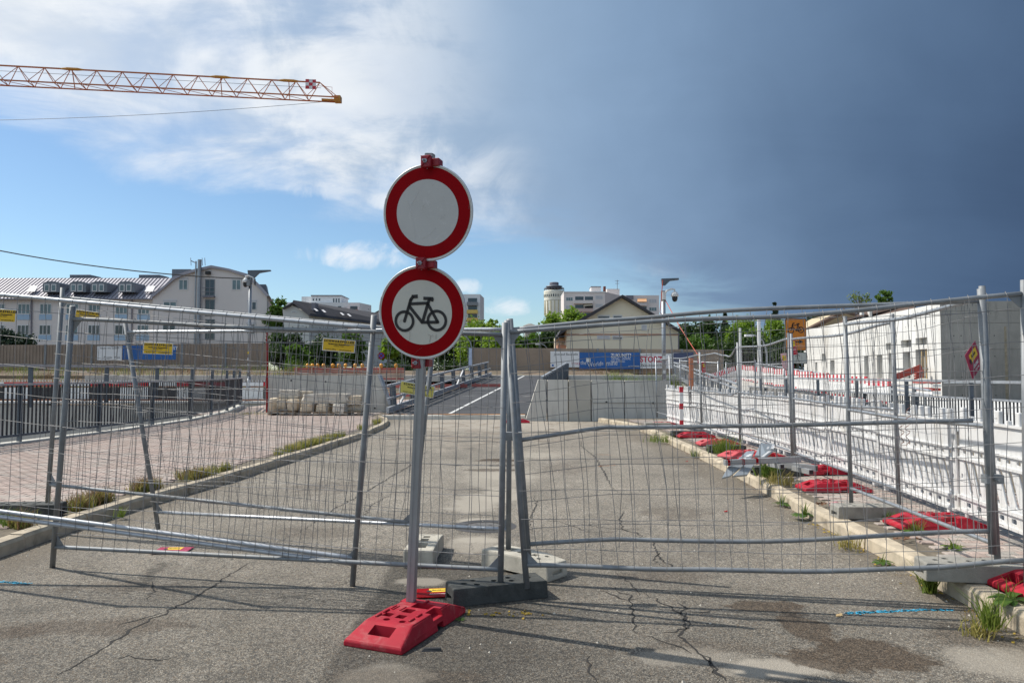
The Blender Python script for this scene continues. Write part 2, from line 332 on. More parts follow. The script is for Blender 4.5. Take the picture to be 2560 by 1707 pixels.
# ---------------------------------------------------------------- mesh builder
class MB:
    def __init__(s): s.v = []; s.f = []
    def add(s, vs, fs):
        n = len(s.v); s.v += [tuple(v) for v in vs]; s.f += [tuple(i + n for i in f) for f in fs]; return s
    def box(s, a, b):
        x0, y0, z0 = a; x1, y1, z1 = b
        if x0 > x1: x0, x1 = x1, x0
        if y0 > y1: y0, y1 = y1, y0
        if z0 > z1: z0, z1 = z1, z0
        return s.add([(x0, y0, z0), (x1, y0, z0), (x1, y1, z0), (x0, y1, z0), (x0, y0, z1), (x1, y0, z1), (x1, y1, z1), (x0, y1, z1)],
                     [(0, 3, 2, 1), (4, 5, 6, 7), (0, 1, 5, 4), (1, 2, 6, 5), (2, 3, 7, 6), (3, 0, 4, 7)])
    def hexa(s, v8): return s.add(v8, [(0, 3, 2, 1), (4, 5, 6, 7), (0, 1, 5, 4), (1, 2, 6, 5), (2, 3, 7, 6), (3, 0, 4, 7)])
    def beam(s, a, b, w, h, up=(0, 0, 1), roll=0.0):
        a = Vector(a); b = Vector(b); d = (b - a).normalized(); u = Vector(up)
        if abs(d.dot(u)) > .99: u = Vector((0, 1, 0))
        r = d.cross(u).normalized(); u = r.cross(d).normalized()
        if roll: q = Matrix.Rotation(roll, 3, d); r = q @ r; u = q @ u
        r *= w / 2; u *= h / 2
        return s.hexa([a - r - u, a + r - u, b + r - u, b - r - u, a - r + u, a + r + u, b + r + u, b - r + u])
    def tube(s, pts, r, n=8, cap=True, r2=None):
        pts = [Vector(p) for p in pts]; m = len(pts); base = len(s.v); prev = None
        for i, p in enumerate(pts):
            d = (pts[min(i + 1, m - 1)] - pts[max(i - 1, 0)]).normalized()
            u = Vector((0, 0, 1)) if abs(d.z) < .95 else Vector((0, 1, 0))
            a = d.cross(u).normalized(); b = a.cross(d).normalized()
            rr = r if r2 is None else r + (r2 - r) * i / max(1, m - 1)
            if hasattr(r, '__len__'): rr = r[i]
            for k in range(n):
                t = 2 * math.pi * k / n; s.v.append(tuple(p + (a * math.cos(t) + b * math.sin(t)) * rr))
        for i in range(m - 1):
            for k in range(n):
                k2 = (k + 1) % n; s.f.append((base + i * n + k, base + i * n + k2, base + (i + 1) * n + k2, base + (i + 1) * n + k))
        if cap:
            s.f.append(tuple(base + k for k in range(n))[::-1]); s.f.append(tuple(base + (m - 1) * n + k for k in range(n)))
        return s
    def lathe(s, c, prof, n=24):
        """profile of (radius, z) about a vertical axis through c"""
        base = len(s.v); c = Vector(c)
        for r, z in prof:
            for k in range(n): t = 2 * math.pi * k / n; s.v.append((c.x + r * math.cos(t), c.y + r * math.sin(t), c.z + z))
        for i in range(len(prof) - 1):
            for k in range(n):
                k2 = (k + 1) % n; s.f.append((base + i * n + k, base + i * n + k2, base + (i + 1) * n + k2, base + (i + 1) * n + k))
        s.f.append(tuple(base + k for k in range(n))[::-1]); s.f.append(tuple(base + (len(prof) - 1) * n + k for k in range(n)))
        return s
    def prism(s, poly, vec):
        """closed polygon (3d points) extruded along vec"""
        vec = Vector(vec); n = len(poly); p = [Vector(q) for q in poly]
        return s.add(p + [q + vec for q in p], [tuple(range(n))[::-1], tuple(range(n, 2 * n))] + [(i, (i + 1) % n, n + (i + 1) % n, n + i) for i in range(n)])
    def disc(s, c, ax, ay, r0, r1, n=64):
        """flat annulus (r0=0 gives a disc) in the plane ax, ay"""
        c = Vector(c); ax = Vector(ax); ay = Vector(ay); base = len(s.v)
        for k in range(n):
            t = 2 * math.pi * k / n; d = ax * math.cos(t) + ay * math.sin(t)
            s.v.append(tuple(c + d * r1))
            if r0: s.v.append(tuple(c + d * r0))
        if r0:
            for k in range(n): k2 = (k + 1) % n; s.f.append((base + 2 * k, base + 2 * k2, base + 2 * k2 + 1, base + 2 * k + 1))
        else: s.f.append(tuple(range(base, base + n)))
        return s
    def mesh(s, name='mesh', m=None, smooth=False):
        me = bpy.data.meshes.new(name); me.from_pydata(s.v, [], s.f); me.validate(); me.update()
        bm = bmesh.new(); bm.from_mesh(me); bmesh.ops.recalc_face_normals(bm, faces=bm.faces); bm.to_mesh(me); bm.free()
        if m: me.materials.append(m)
        if smooth:
            for p in me.polygons: p.use_smooth = True
        return me

def meshobj(name, me, parent=None, world=True):
    o = bpy.data.objects.new(name, me); C.objects.link(o)
    if parent is not None:
        o.parent = parent
        if world:   # geometry is given in world coordinates; keep it there
            M = Matrix.Identity(4); p = parent; chain = []
            while p is not None: chain.append(p); p = p.parent
            for q in reversed(chain): M = M @ q.matrix_parent_inverse @ Matrix.LocRotScale(q.location, q.rotation_euler, q.scale)
            o.matrix_parent_inverse = M.inverted()
    return o
def part(mb, name, m, parent, world=True, smooth=False, label=None, kind=None):
    me = mb.mesh(name, m, smooth) if isinstance(mb, MB) else mb
    o = meshobj(name, me, parent, world)
    if label: o['label'] = label
    if kind: o['kind'] = kind
    return o
def tag(o, label, cat, group=None):
    o['label'] = label; o['category'] = cat
    if group: o['group'] = group
    return o
def thing(name, label, cat, loc=(0, 0, 0), rot=(0, 0, 0), group=None):
    o = bpy.data.objects.new(name, None); C.objects.link(o); o.location = loc; o.rotation_euler = rot
    o.empty_display_size = .2
    return tag(o, label, cat, group)
def struct(mb, name, m, smooth=False):
    o = part(mb, name, m, None, smooth=smooth); o['kind'] = 'structure'; return o
def stuff(mb, name, m, label, cat):
    o = part(mb, name, m, None); o['kind'] = 'stuff'; o['label'] = label; o['category'] = cat; return o
def copy_tree(o, parent=None):
    c = o.copy(); C.objects.link(c); c.parent = parent
    for ch in list(o.children): copy_tree(ch, c)
    return c
def dup(root, loc, rz=None, label=None, rot=None):
    c = copy_tree(root); c.location = loc
    if rz is not None: c.rotation_euler = (root.rotation_euler.x, root.rotation_euler.y, rz)
    if rot is not None: c.rotation_euler = rot
    if label: c['label'] = label
    return c
def bevel(me, w, seg=2, smooth=True):
    bm = bmesh.new(); bm.from_mesh(me)
    bmesh.ops.remove_doubles(bm, verts=bm.verts, dist=1e-5)
    es = [e for e in bm.edges if len(e.link_faces) == 2 and e.calc_face_angle(0) > R(28)]
    bmesh.ops.bevel(bm, geom=es, offset=w, segments=seg, profile=.6, affect='EDGES', clamp_overlap=True)
    bm.to_mesh(me); bm.free()
    return me
def boolean(base_me, cutters):
    """cut the closed cutter meshes out of the base mesh"""
    o = bpy.data.objects.new('tmp', base_me); C.objects.link(o); tmp = []
    for c in cutters:
        co = bpy.data.objects.new('tmpc', c); C.objects.link(co); tmp.append(co)
        md = o.modifiers.new('b', 'BOOLEAN'); md.operation = 'DIFFERENCE'; md.object = co; md.solver = 'EXACT'
    dg = bpy.context.evaluated_depsgraph_get(); dg.update()
    me = bpy.data.meshes.new_from_object(o.evaluated_get(dg), depsgraph=dg)
    for t in tmp: bpy.data.objects.remove(t)
    bpy.data.objects.remove(o)
    return me
def boxmesh(a, b): return MB().box(a, b).mesh()

_tc = {}
def text_mesh(s, size, m, ext=.0006, bold=0.0, align='CENTER', spacing=1.0, flat=False):
    """lettering as a thin mesh in the local XZ plane, facing -Y"""
    key = (s, round(size, 4), m.name, bold, align, spacing)
    if key in _tc: return _tc[key]
    cu = bpy.data.curves.new('t', 'FONT'); cu.body = s; cu.size = size; cu.extrude = ext; cu.offset = bold; cu.align_x = align; cu.align_y = 'CENTER'
    cu.space_character = spacing; cu.resolution_u = 3
    o = bpy.data.objects.new('t', cu); C.objects.link(o)
    dg = bpy.context.evaluated_depsgraph_get(); dg.update()
    me = bpy.data.meshes.new_from_object(o.evaluated_get(dg), depsgraph=dg); bpy.data.objects.remove(o)
    me.transform(Matrix.Rotation(R(90), 4, 'X')); me.materials.clear(); me.materials.append(m)
    _tc[key] = me; return me
def put_text(s, size, m, parent, x, z, y=-.004, name='lettering', **kw):
    o = meshobj(name, text_mesh(s, size, m, **kw), parent, world=False); o.location = (x, y, z); return o

def aim_rot(right):
    """z rotation so that local +X runs along `right` (xy)"""
    return math.atan2(right[1], right[0])
def cum(pts):
    L = [0]
    for a, b in zip(pts, pts[1:]): L.append(L[-1] + (Vector(b) - Vector(a)).length)
    return L
def along(pts, s):
    L = cum(pts); s = max(0, min(s, L[-1]))
    for i in range(len(pts) - 1):
        if s <= L[i + 1] or i == len(pts) - 2:
            t = (s - L[i]) / max(1e-9, L[i + 1] - L[i]); a = Vector(pts[i]); b = Vector(pts[i + 1])
            return a.lerp(b, t), (b - a).normalized()

# ================================================================ GROUND
def gz(x, y):
    def ss(v, a, b): t = max(0, min(1, (v - a) / (b - a))); return t * t * (3 - 2 * t)
    if x < -11.6 and x > -60 and 6 < y < 38: return -3.2
    z = -.06
    if x > 8: z = -.25
    z += ss(y, 42, 64) * 1.85 if x < 12 else ss(y, 55, 110) * 2.0
    return z + (noise.noise(Vector((x * .05, y * .05, 0))) * .25 if y > 66 else 0)
xs = [-1500, -500, -200, -120, -90, -75] + [-60.01, -60, -50, -42, -36, -30, -25, -20, -16, -13, -11.61, -11.6, -9, -6, -3, 0, 3, 6, 7.99, 8.01, 10, 14, 18, 22, 26, 30, 36, 44, 55, 70, 90, 120, 200, 500, 1500]
ys = [-40, -15, -5, 5.99, 6.01, 12, 18, 24, 30, 34, 37.99, 38.01] + [40 + 2 * i for i in range(14)] + [70, 80, 90, 100, 120, 150, 200, 300, 500, 1000, 2500]
vs = [(x, y, gz(x, y)) for y in ys for x in xs]; nx = len(xs)
fs = [(j * nx + i, j * nx + i + 1, (j + 1) * nx + i + 1, (j + 1) * nx + i) for j in range(len(ys) - 1) for i in range(nx - 1)]
struct(MB().add(vs, fs), 'ground', SOIL)

KL = [(-4.46, -2), (-4.45, 5), (-4.42, 8.5), (-4.12, 10.8), (-3.88, 14.6), (-3.64, 18.6), (-3.68, 22), (-4.0, 24.2), (-4.45, 25.4)]
KR = [(3.05, -2), (3.1, 3.5), (3.12, 5), (3.19, 6.1), (3.25, 8.3), (3.44, 11.2), (3.52, 14.8), (3.58, 19.5), (3.42, 22), (2.8, 24.2)]
KLv = [Vector((x, y, 0)) for x, y in KL]; KRv = [Vector((x, y, 0)) for x, y in KR]
road = struct(MB().add([(-4.6, -4, 0), (3.75, -4, 0), (3.75, 25.55, 0), (-4.6, 25.55, 0)], [(0, 1, 2, 3)]), 'road', ASPH)

def xline(pts, y):
    for (x0, y0), (x1, y1) in zip(pts, pts[1:]):
        if y0 <= y <= y1: return x0 + (x1 - x0) * (y - y0) / (y1 - y0)
    return pts[-1][0] if y > pts[-1][1] else pts[0][0]

# pavements: bedding sheet, then laid stones
LEDGE = [(-10.9, -2), (-10.8, 11), (-10.25, 15), (-9.85, 19), (-9.85, 23), (-10.6, 28), (-12.2, 34)]   # coping on the left
def sheet_between(pa, pb, z, y0, y1, step=1.0):
    mb = MB(); n = int((y1 - y0) / step); v = []
    for i in range(n + 1):
        y = y0 + (y1 - y0) * i / n; v += [(xline(pa, y), y, z), (xline(pb, y), y, z)]
    return mb.add(v, [(2 * i, 2 * i + 1, 2 * i + 3, 2 * i + 2) for i in range(n)])
KLo = [(x - .14, y) for x, y in KL]; KRo = [(x + .14, y) for x, y in KR]
pav_l = struct(sheet_between(LEDGE, KLo, .116, -2, 28), 'left_pavement', SAND)
pav_r = struct(sheet_between(KRo, [(11.4, -2), (11.4, 30)], .112, -2, 24.2), 'right_pavement', SAND)

def lay(pave, inside, w, d, z, mats, xr, yr, skew, seed, near_key, keep_view):
    rnd = random.Random(seed); items = []
    ny = int((yr[1] - yr[0]) / d); nx_ = int((xr[1] - xr[0]) / w)
    for j in range(ny):
        for i in range(nx_):
            y = yr[0] + (j + .5) * d; x = xr[0] + (i + .5 + (.5 if j % 2 else 0)) * w + skew * (y - yr[0])
            if inside(x, y) and keep_view(x, y): items.append((x, y))
    items.sort(key=near_key)
    protos = []
    for m in mats:
        for v in range(2):
            a, b = w / 2 - .0055, d / 2 - .0055; c = .007
            mb = MB().add([(-a, -b, -.02), (a, -b, -.02), (a, b, -.02), (-a, b, -.02), (-a + c, -b + c, .0), (a - c, -b + c, .0), (a - c, b - c, .0), (-a + c, b - c, .0), (-a, -b, -.005), (a, -b, -.005), (a, b, -.005), (-a, b, -.005)],
                          [(4, 5, 6, 7), (8, 9, 5, 4), (9, 10, 6, 5), (10, 11, 7, 6), (11, 8, 4, 7), (0, 1, 9, 8), (1, 2, 10, 9), (2, 3, 11, 10), (3, 0, 8, 11)])
            protos.append((mb.mesh('paver', m), m))
    for x, y in items[:300]:
        o = bpy.data.objects.new('paver', rnd.choice(protos)[0]); C.objects.link(o); o.parent = pave
        o.location = (x, y, z + rnd.uniform(-.003, .003)); o.rotation_euler = (rnd.gauss(0, .006), rnd.gauss(0, .006), rnd.gauss(0, .008) - skew)
    for k, m in enumerate(mats):
        mb = MB(); a, b = w / 2 - .009, d / 2 - .009
        for x, y in items[300:]:
            if hash((round(x, 2), round(y, 2))) % len(mats) != k: continue
            zz = z + rnd.uniform(-.002, .002)
            mb.add([(x - a, y - b, zz - .012), (x + a, y - b, zz - .012), (x + a, y + b, zz - .012), (x - a, y + b, zz - .012), (x - a, y - b, zz), (x + a, y - b, zz), (x + a, y + b, zz), (x - a, y + b, zz)],
                   [(4, 5, 6, 7), (0, 1, 5, 4), (1, 2, 6, 5), (2, 3, 7, 6), (3, 0, 4, 7)])
        if mb.v: part(mb, 'distant_pavers', m, pave, kind='stuff')
def seen(x, y): return -.80 * y - .6 < x < .80 * y + .6
lay(pav_l, lambda x, y: xline(LEDGE, y) + .02 < x < xline(KL, y) - .42, .20, .10, .130, [PAVR, PAVR, PAVR2], (-12, -3.4), (5.5, 27.6), 0.0, 3, lambda p: p[0] ** 2 + p[1] ** 2, seen)
lay(pav_r, lambda x, y: xline(KR, y) + .36 < x < 6.2, .20, .10, .126, [PAVR, PAVR2, PAVG], (3.2, 6.4), (3.6, 23.5), 0.02, 5, lambda p: p[0] ** 2 + p[1] ** 2, seen)

# kerb stones, one by one
def kerb(pts, side, parent, y0, seed):
    rnd = random.Random(seed); L = cum(pts)[-1]; s = 0
    while s < L - .2:
        e = min(s + .98, L); a, d1 = along(pts, s + .006); b, d2 = along(pts, e - .006)
        if b.y > y0:
            nrm = Vector((d1.y, -d1.x, 0)) * side      # towards the pavement
            nb = Vector((d2.y, -d2.x, 0)) * side
            h = .132 + rnd.uniform(-.006, .006); w = .15; j = rnd.uniform(-.008, .008)
            prof = [(j, -.08), (j + .012, h - .035), (j + .035, h - .004), (w, h), (w, -.08)]
            v = [tuple(a + nrm * p + Vector((0, 0, z))) for p, z in prof] + [tuple(b + nb * p + Vector((0, 0, z))) for p, z in prof]
            n = len(prof)
            mb = MB().add(v, [tuple(range(n)), tuple(range(n, 2 * n))[::-1]] + [(i, (i + 1) % n, n + (i + 1) % n, n + i) for i in range(n)])
            part(mb, 'kerb_stone', KERB, parent)
        s = e
kl = struct(MB().add([(p[0] - .16 * 0 - .005, p[1], -.05) for p in KL] + [(p[0] - .13, p[1], -.05) for p in KL], [(i, i + 1, len(KL) + i + 1, len(KL) + i) for i in range(len(KL) - 1)]), 'left_kerb', SAND)
kr = struct(MB().add([(p[0] + .005, p[1], -.05) for p in KR] + [(p[0] + .13, p[1], -.05) for p in KR], [(i, i + 1, len(KR) + i + 1, len(KR) + i) for i in range(len(KR) - 1)]), 'right_kerb', SAND)
kerb(KLv, -1, kl, 2, 1); kerb(KRv, 1, kr, 2, 2)

# cracks, spray marks, manhole in the road
def ribbon(pts, w, z, rnd, jit=.012, sub=.045, taper=True):
    P = [Vector((p[0], p[1], 0)) for p in pts]; L = cum(P)[-1]; n = max(3, int(L / sub)); v = []
    for i in range(n + 1):
        p, d = along(P, L * i / n); nrm = Vector((d.y, -d.x, 0)); p = p + nrm * rnd.gauss(0, jit) + d * rnd.uniform(-.01, .01)
        ww = w * rnd.uniform(.25, 1.0) * (min(1, 4 * i / n, 4 * (n - i) / n) if taper else 1) + .0008
        v += [tuple(p + nrm * ww + Vector((0, 0, z))), tuple(p - nrm * ww + Vector((0, 0, z)))]
    return v, [(2 * i, 2 * i + 1, 2 * i + 3, 2 * i + 2) for i in range(n)]
CRK = mat('crack_dark', (.028, .026, .024), .95, 0, .3, 30)
def crack(px, w=.006, seed=0):
    w *= 1.5; rnd = random.Random(seed); v, f = ribbon([G(a, b) for a, b in px], w, .002, rnd)
    part(MB().add(v, f), 'crack', CRK, road)
crack([(120, 1707), (240, 1630), (359, 1556), (420, 1530), (500, 1487), (545, 1455), (588, 1425), (638, 1402)], .008, 1)
crack([(684, 1361), (760, 1324), (839, 1270), (884, 1247), (1030, 1161), (1075, 1120)], .009, 2)
crack([(1452, 1100), (1452, 1114), (1490, 1144), (1511, 1182), (1528, 1217), (1555, 1240)], .010, 3)
crack([(1564, 1276), (1549, 1296), (1558, 1323), (1608, 1340), (1580, 1352)], .008, 4)
crack([(1440, 1306), (1500, 1318), (1558, 1323), (1615, 1320)], .006, 5)
crack([(1640, 1378), (1649, 1396), (1681, 1414), (1650, 1428), (1600, 1420)], .008, 6)
crack([(1540, 1430), (1580, 1462), (1600, 1490)], .005, 7)
crack([(1590, 1470), (1680, 1520), (1720, 1545), (1700, 1590), (1760, 1640), (1800, 1707)], .007, 8)
crack([(300, 1560), (420, 1530)], .005, 9)
crack([(378, 1452), (384, 1480), (366, 1500)], .006, 10)
crack([(1330, 1330), (1322, 1300), (1340, 1260), (1335, 1235)], .007, 11)
crack([(1340, 1300), (1400, 1302), (1470, 1330), (1560, 1328)], .005, 12)
crack([(980, 1235), (930, 1262), (905, 1300)], .005, 13)
crack([(1700, 1505), (1712, 1520), (1700, 1535)], .007, 14)
def sc6(pts): return [(1280 + .952 * x, 1250 + .952 * y) for x, y in pts]
crack(sc6([(255, 215), (275, 238), (312, 250), (320, 290), (318, 345), (345, 352)]), .006, 21)
crack(sc6([(460, 295), (446, 312), (470, 330), (440, 342), (400, 350)]), .007, 22)
crack(sc6([(345, 352), (385, 368), (440, 384), (475, 402)]), .006, 23)
crack(sc6([(500, 408), (530, 425), (528, 445), (565, 478)]), .009, 24)
crack(sc6([(200, 405), (212, 425), (206, 450), (222, 480)]), .005, 25)
crack(sc6([(235, 238), (300, 262), (330, 258)]), .006, 26)
crack(sc6([(520, 288), (500, 296), (470, 294)]), .005, 27)
crack(sc6([(370, 100), (384, 140), (375, 165), (410, 178)]), .006, 28)
crack([(280, 1650), (330, 1640), (400, 1650), (440, 1640)], .005, 29)
def spray(px, m, w, seed, n=260):
    rnd = random.Random(seed); P = [G(a, b) for a, b in px]; L = cum(P)[-1]; mb = MB()
    for i in range(n):
        s = rnd.random() * L; p, d = along(P, s); nrm = Vector((d.y, -d.x, 0)); p = p + nrm * rnd.gauss(0, w)
        r = rnd.uniform(.002, .010); a = rnd.random() * 3
        mb.add([(p.x + r * math.cos(a + k * 1.571) * rnd.uniform(.6, 1.8), p.y + r * math.sin(a + k * 1.571), .0035) for k in range(4)], [(0, 1, 2, 3)])
    part(mb, 'paint_mark', m, road, kind='stuff')
spray([(2115, 1533), (2220, 1528), (2300, 1525), (2385, 1524)], PAINTBLUE, .010, 1, 420)
spray([(0, 1454), (40, 1457), (72, 1460)], PAINTBLUE, .010, 2, 160)
spray([(1492, 1136), (1530, 1137)], PAINTOR, .008, 3, 90); spray([(1495, 1165), (1538, 1163)], PAINTOR, .008, 4, 100)
mc = G(1212, 1315)
mh = thing('manhole_cover', 'round manhole cover with dark patched rim, in the road behind the pale blocks', 'manhole', (mc.x, mc.y, 0))
part(MB().disc((0, 0, .002), (1, 0, 0), (0, 1, 0), .21, .33, 48), 'asphalt_ring', DARKAS, mh, world=False)
part(MB().disc((0, 0, .004), (1, 0, 0), (0, 1, 0), .185, .215, 48), 'frame', CRK, mh, world=False)
part(MB().lathe((0, 0, 0), [(.183, -.01), (.183, .003), (.01, .005)], 40), 'lid', mat('cast_iron', (.13, .125, .12), .8, 0, .2, 20, bump=.5, bscale=60), mh, world=False)

# loose grit, leaves and pebbles on the road
rnd = random.Random(11); mb = MB(); crumbs = MB()
for i in range(420):
    y = rnd.uniform(3.6, 14); x = rnd.uniform(-4.1, 3.0) if rnd.random() < .35 else (rnd.choice([-4.3, 3.0]) + rnd.gauss(0, .10)) if rnd.random() < .7 else rnd.gauss(0, .8)
    if x > xline(KR, y) - .02 or x < xline(KL, y) + .02: continue
    r = rnd.uniform(.004, .011); mb.add([(x - r, y, 0), (x, y - r, 0), (x + r, y, 0), (x, y + r, 0), (x, y, r)], [(0, 1, 4), (1, 2, 4), (2, 3, 4), (3, 0, 4)])
for i in range(900):      # crumbs of soil and dead leaf gathered against the kerbs
    y = rnd.uniform(3.6, 20); side = rnd.random() < .6; x = (xline(KR, y) - abs(rnd.gauss(0, .05)) - .005) if side else (xline(KL, y) + abs(rnd.gauss(0, .05)) + .005)
    r = rnd.uniform(.005, .014); crumbs.add([(x - r, y, 0), (x, y - r * 1.4, 0), (x + r, y, 0), (x, y + r, 0), (x + r * .3, y, r * .7)], [(0, 1, 4), (1, 2, 4), (2, 3, 4), (3, 0, 4)])
stuff(crumbs, 'gutter_soil', SOIL, 'dark crumbs of soil and rotted leaf along the foot of both kerbs', 'soil')
stuff(mb, 'road_grit', STONEG, 'loose grit and pebbles scattered on the asphalt', 'grit')
mb = MB()
for i in range(150):
    y = rnd.uniform(3.5, 8); x = xline(KR, y) - abs(rnd.gauss(0, .07)) - .02
    if i % 5 == 0: x = rnd.gauss(0, .15) + .0; y = 4.98 + rnd.gauss(0, .03)
    r = rnd.uniform(.008, .02); a = rnd.random() * 6
    mb.add([(x + r * math.cos(a), y + r * math.sin(a), .006), (x + r * .5 * math.cos(a + 1.5), y + r * .5 * math.sin(a + 1.5), .014), (x - r * math.cos(a), y - r * math.sin(a), .006), (x - r * .5 * math.cos(a + 1.5), y - r * .5 * math.sin(a + 1.5), .003)], [(0, 1, 2, 3)])
stuff(mb, 'fallen_leaves', LEAFY, 'small yellow fallen leaves along the foot of the right kerb', 'leaves')

# ================================================================ LEFT EDGE: coping, trench, railing
cop = MB()
Lp = [Vector((x, y, 0)) for x, y in LEDGE]; LL = cum(Lp)[-1]
cp = thing('edge_coping', 'pale concrete coping strip along the foot of the left steel railing', 'coping', (-10.2, 15, .1))
s = 6.0
while s < LL - .5:
    e = min(s + 1.5, LL); a, d1 = along(Lp, s + .006); b, d2 = along(Lp, e - .006); n1 = Vector((-d1.y, d1.x, 0))
    h = .165
    part(MB().hexa([a + Vector((0, 0, -.1)), b + Vector((0, 0, -.1)), b + n1 * .34 + Vector((0, 0, -.1)), a + n1 * .34 + Vector((0, 0, -.1)),
                    a + Vector((0, 0, h)), b + Vector((0, 0, h)), b + n1 * .34 + Vector((0, 0, h)), a + n1 * .34 + Vector((0, 0, h))]), 'coping_stone', CONC, cp)
    s = e
# trench walls
tw = MB()
outer = [p + Vector((-.34, 0, 0)) for p in Lp]
for a, b in zip(outer, outer[1:]):
    tw.add([(a.x, a.y, .1), (b.x, b.y, .1), (b.x, b.y, -3.3), (a.x, a.y, -3.3)], [(0, 1, 2, 3)])
o = struct(tw, 'trench_near_wall', CONC)
tb = thing('underpass_wall', 'pale cast concrete wall of the underpass seen through the left railing', 'wall', (-25, 38, -3.2))
for i in range(9):
    x0 = -50 + i * 4.4
    part(MB().box((x0 + .012, 37.6, -3.2), (x0 + 4.388, 38.05, .05 if i % 3 else -.05)), 'wall_section', CONC, tb)
part(MB().box((-50, 37.5, .06), (-10.6, 38.2, .16)), 'wall_cap', CONCW, tb)
lowc = MB(); 
struct(MB().box((-40, 22, -3.3), (-14, 26, -2.2)), 'trench_bench', CONC)

def railing(label, pts, s0, z0, zb, zr, zh, post_step, bar_step, zoff, side, nmax, name='steel_railing'):
    """flat-bar railing: posts, bottom rail, bar rail, raised handrail"""
    L = cum(pts)[-1]; p0, _ = along(pts, s0)
    t = thing(name, label, 'railing', (p0.x, p0.y, z0))
    def off(s, o): p, d = along(pts, s); return p + Vector((-d.y, d.x, 0)) * o * side, d
    n = int((L - s0) / post_step)
    samp = [s0 + (L - s0) * i / 40 for i in range(41)]
    for nm, z, w, h, m, oo in (('bottom_rail', zb, .06, .05, STEELP, .16), ('bar_rail', zr, .09, .045, RAILM, .16), ('hand_rail', zh, .06, .06, RAILM, .22)):
        mb = MB()
        for a, b in zip(samp, samp[1:]):
            pa, _ = off(a, oo); pb, _ = off(b, oo); mb.beam((pa.x, pa.y, z), (pb.x, pb.y, z), w, h)
        part(mb, nm, m, t)
    for i in range(n + 1):
        p, d = off(s0 + i * post_step, .17); ang = math.atan2(d.y, d.x)
        part(MB().beam((p.x, p.y, z0), (p.x, p.y, zr - .02), .10, .03, up=d), 'post', STEELP, t)
        p2, _ = off(s0 + i * post_step + .35, .23)
        part(MB().beam((p2.x, p2.y, zr - .5), (p2.x, p2.y, zh - .03), .10, .03, up=d), 'hand_rail_post', STEELP, t)
    bar = MB().box((-.022, -.006, zb + .02), (.022, .006, zr - .02)).mesh('bar', BARM)
    k = 0; s = s0 + .05
    while s < L and k < nmax:
        p, d = off(s, .16)
        o = bpy.data.objects.new('bar', bar); C.objects.link(o); o.parent = t
        o.matrix_parent_inverse = Matrix.Translation((-p0.x, -p0.y, -z0)); o.location = (p.x, p.y, 0); o.rotation_euler = (0, 0, math.atan2(d.y, d.x))
        s += bar_step; k += 1
    return t
railing('dark flat-bar steel railing with raised handrail, curving along the left edge of the pavement', Lp, 10, .165, .30, 1.36, 1.76, 2.55, .115, 0, 1, 230)
RR = [Vector((10.95, 8.5, 0)), Vector((10.9, 20, 0)), Vector((10.7, 33, 0))]
railing('dark flat-bar steel railing behind the row of white plastic barriers on the right', RR, 0, -.25, -.1, 1.0, 1.40, 2.8, .115, 0, 1, 215)
struct(MB().box((6.2, 4, -.3), (30, 36, .08)), 'service_yard', CONC)
struct(MB().box((11.4, 6, .084), (25.8, 44, .088)), 'yard_slab', CONCW)

# ================================================================ RAMP, WING WALLS
ra = [(-4.36, 26, .15), (.48, 26, .15), (3.96, 52, 1.40), (-1.46, 52, 1.40)]
rampm = MB().hexa([(x, y, -.4) for x, y, z in ra] + ra); ramp = struct(rampm, 'ramp', DARKAS)
part(MB().box((-4.5, 25.5, -.1), (.46, 26.0, .135)), 'ramp_sill', CONC, ramp)
part(MB().box((-4.5, 25.97, .136), (.46, 26.03, .165)), 'edge_strip', ORSTEEL, ramp)
def onramp(u, v, dz=.006):
    a = Vector(ra[0]).lerp(Vector(ra[1]), u); b = Vector(ra[3]).lerp(Vector(ra[2]), u); return a.lerp(b, v) + Vector((0, 0, dz))
def rline(u0, u1, v0, v1, w, m=ROADW):
    a = onramp(u0, v0); b = onramp(u1, v1); n = Vector((w / 2, 0, 0))
    part(MB().add([a - n, a + n, b + n, b - n], [(0, 1, 2, 3)]), 'lane_line', m, ramp)
rline(.44, .43, .01, .99, .12)
for k in range(5): 
    rline(.25, .34, .12 + k * .19, .125 + k * .19, .25); rline(.80, .86, .10 + k * .2, .105 + k * .2, .2)
struct(MB().box((-30, 52, 1.0), (14, 60, 1.42)), 'cross_road', CONC)

lw = thing('left_wing_wall', 'smooth grey concrete wing wall with two tie holes behind the stack of stone blocks', 'wall', (-7, 28, .1))
part(MB().prism([(-9.3, 28, -.1), (-4.45, 28, -.1), (-5.05, 28, 1.50), (-9.3, 28, 1.52)], (0, .35, 0)), 'wall_body', CONC, lw)
part(MB().prism([(-4.45, 27.9, -.1), (-4.37, 27.9, -.1), (-5.0, 27.9, 1.55), (-5.08, 27.9, 1.55)], (0, .5, 0)), 'edge_angle', RAILM, lw)
for px, py in ((728, 951), (814, 954), (937, 1020)):
    p = at(px, py, 28); part(MB().disc((p.x, 27.994, p.z), (1, 0, 0), (0, 0, 1), 0, .035, 12), 'tie_hole', BLK, lw)
rw = thing('right_wing_wall', 'smooth grey concrete wing wall with slanted end beside the asphalt ramp', 'wall', (3, 24.7, 0))
cuts = [(None, 1366), (1369, 1419), (1422, 1476), (1479, 1560), (1562, 1672)]
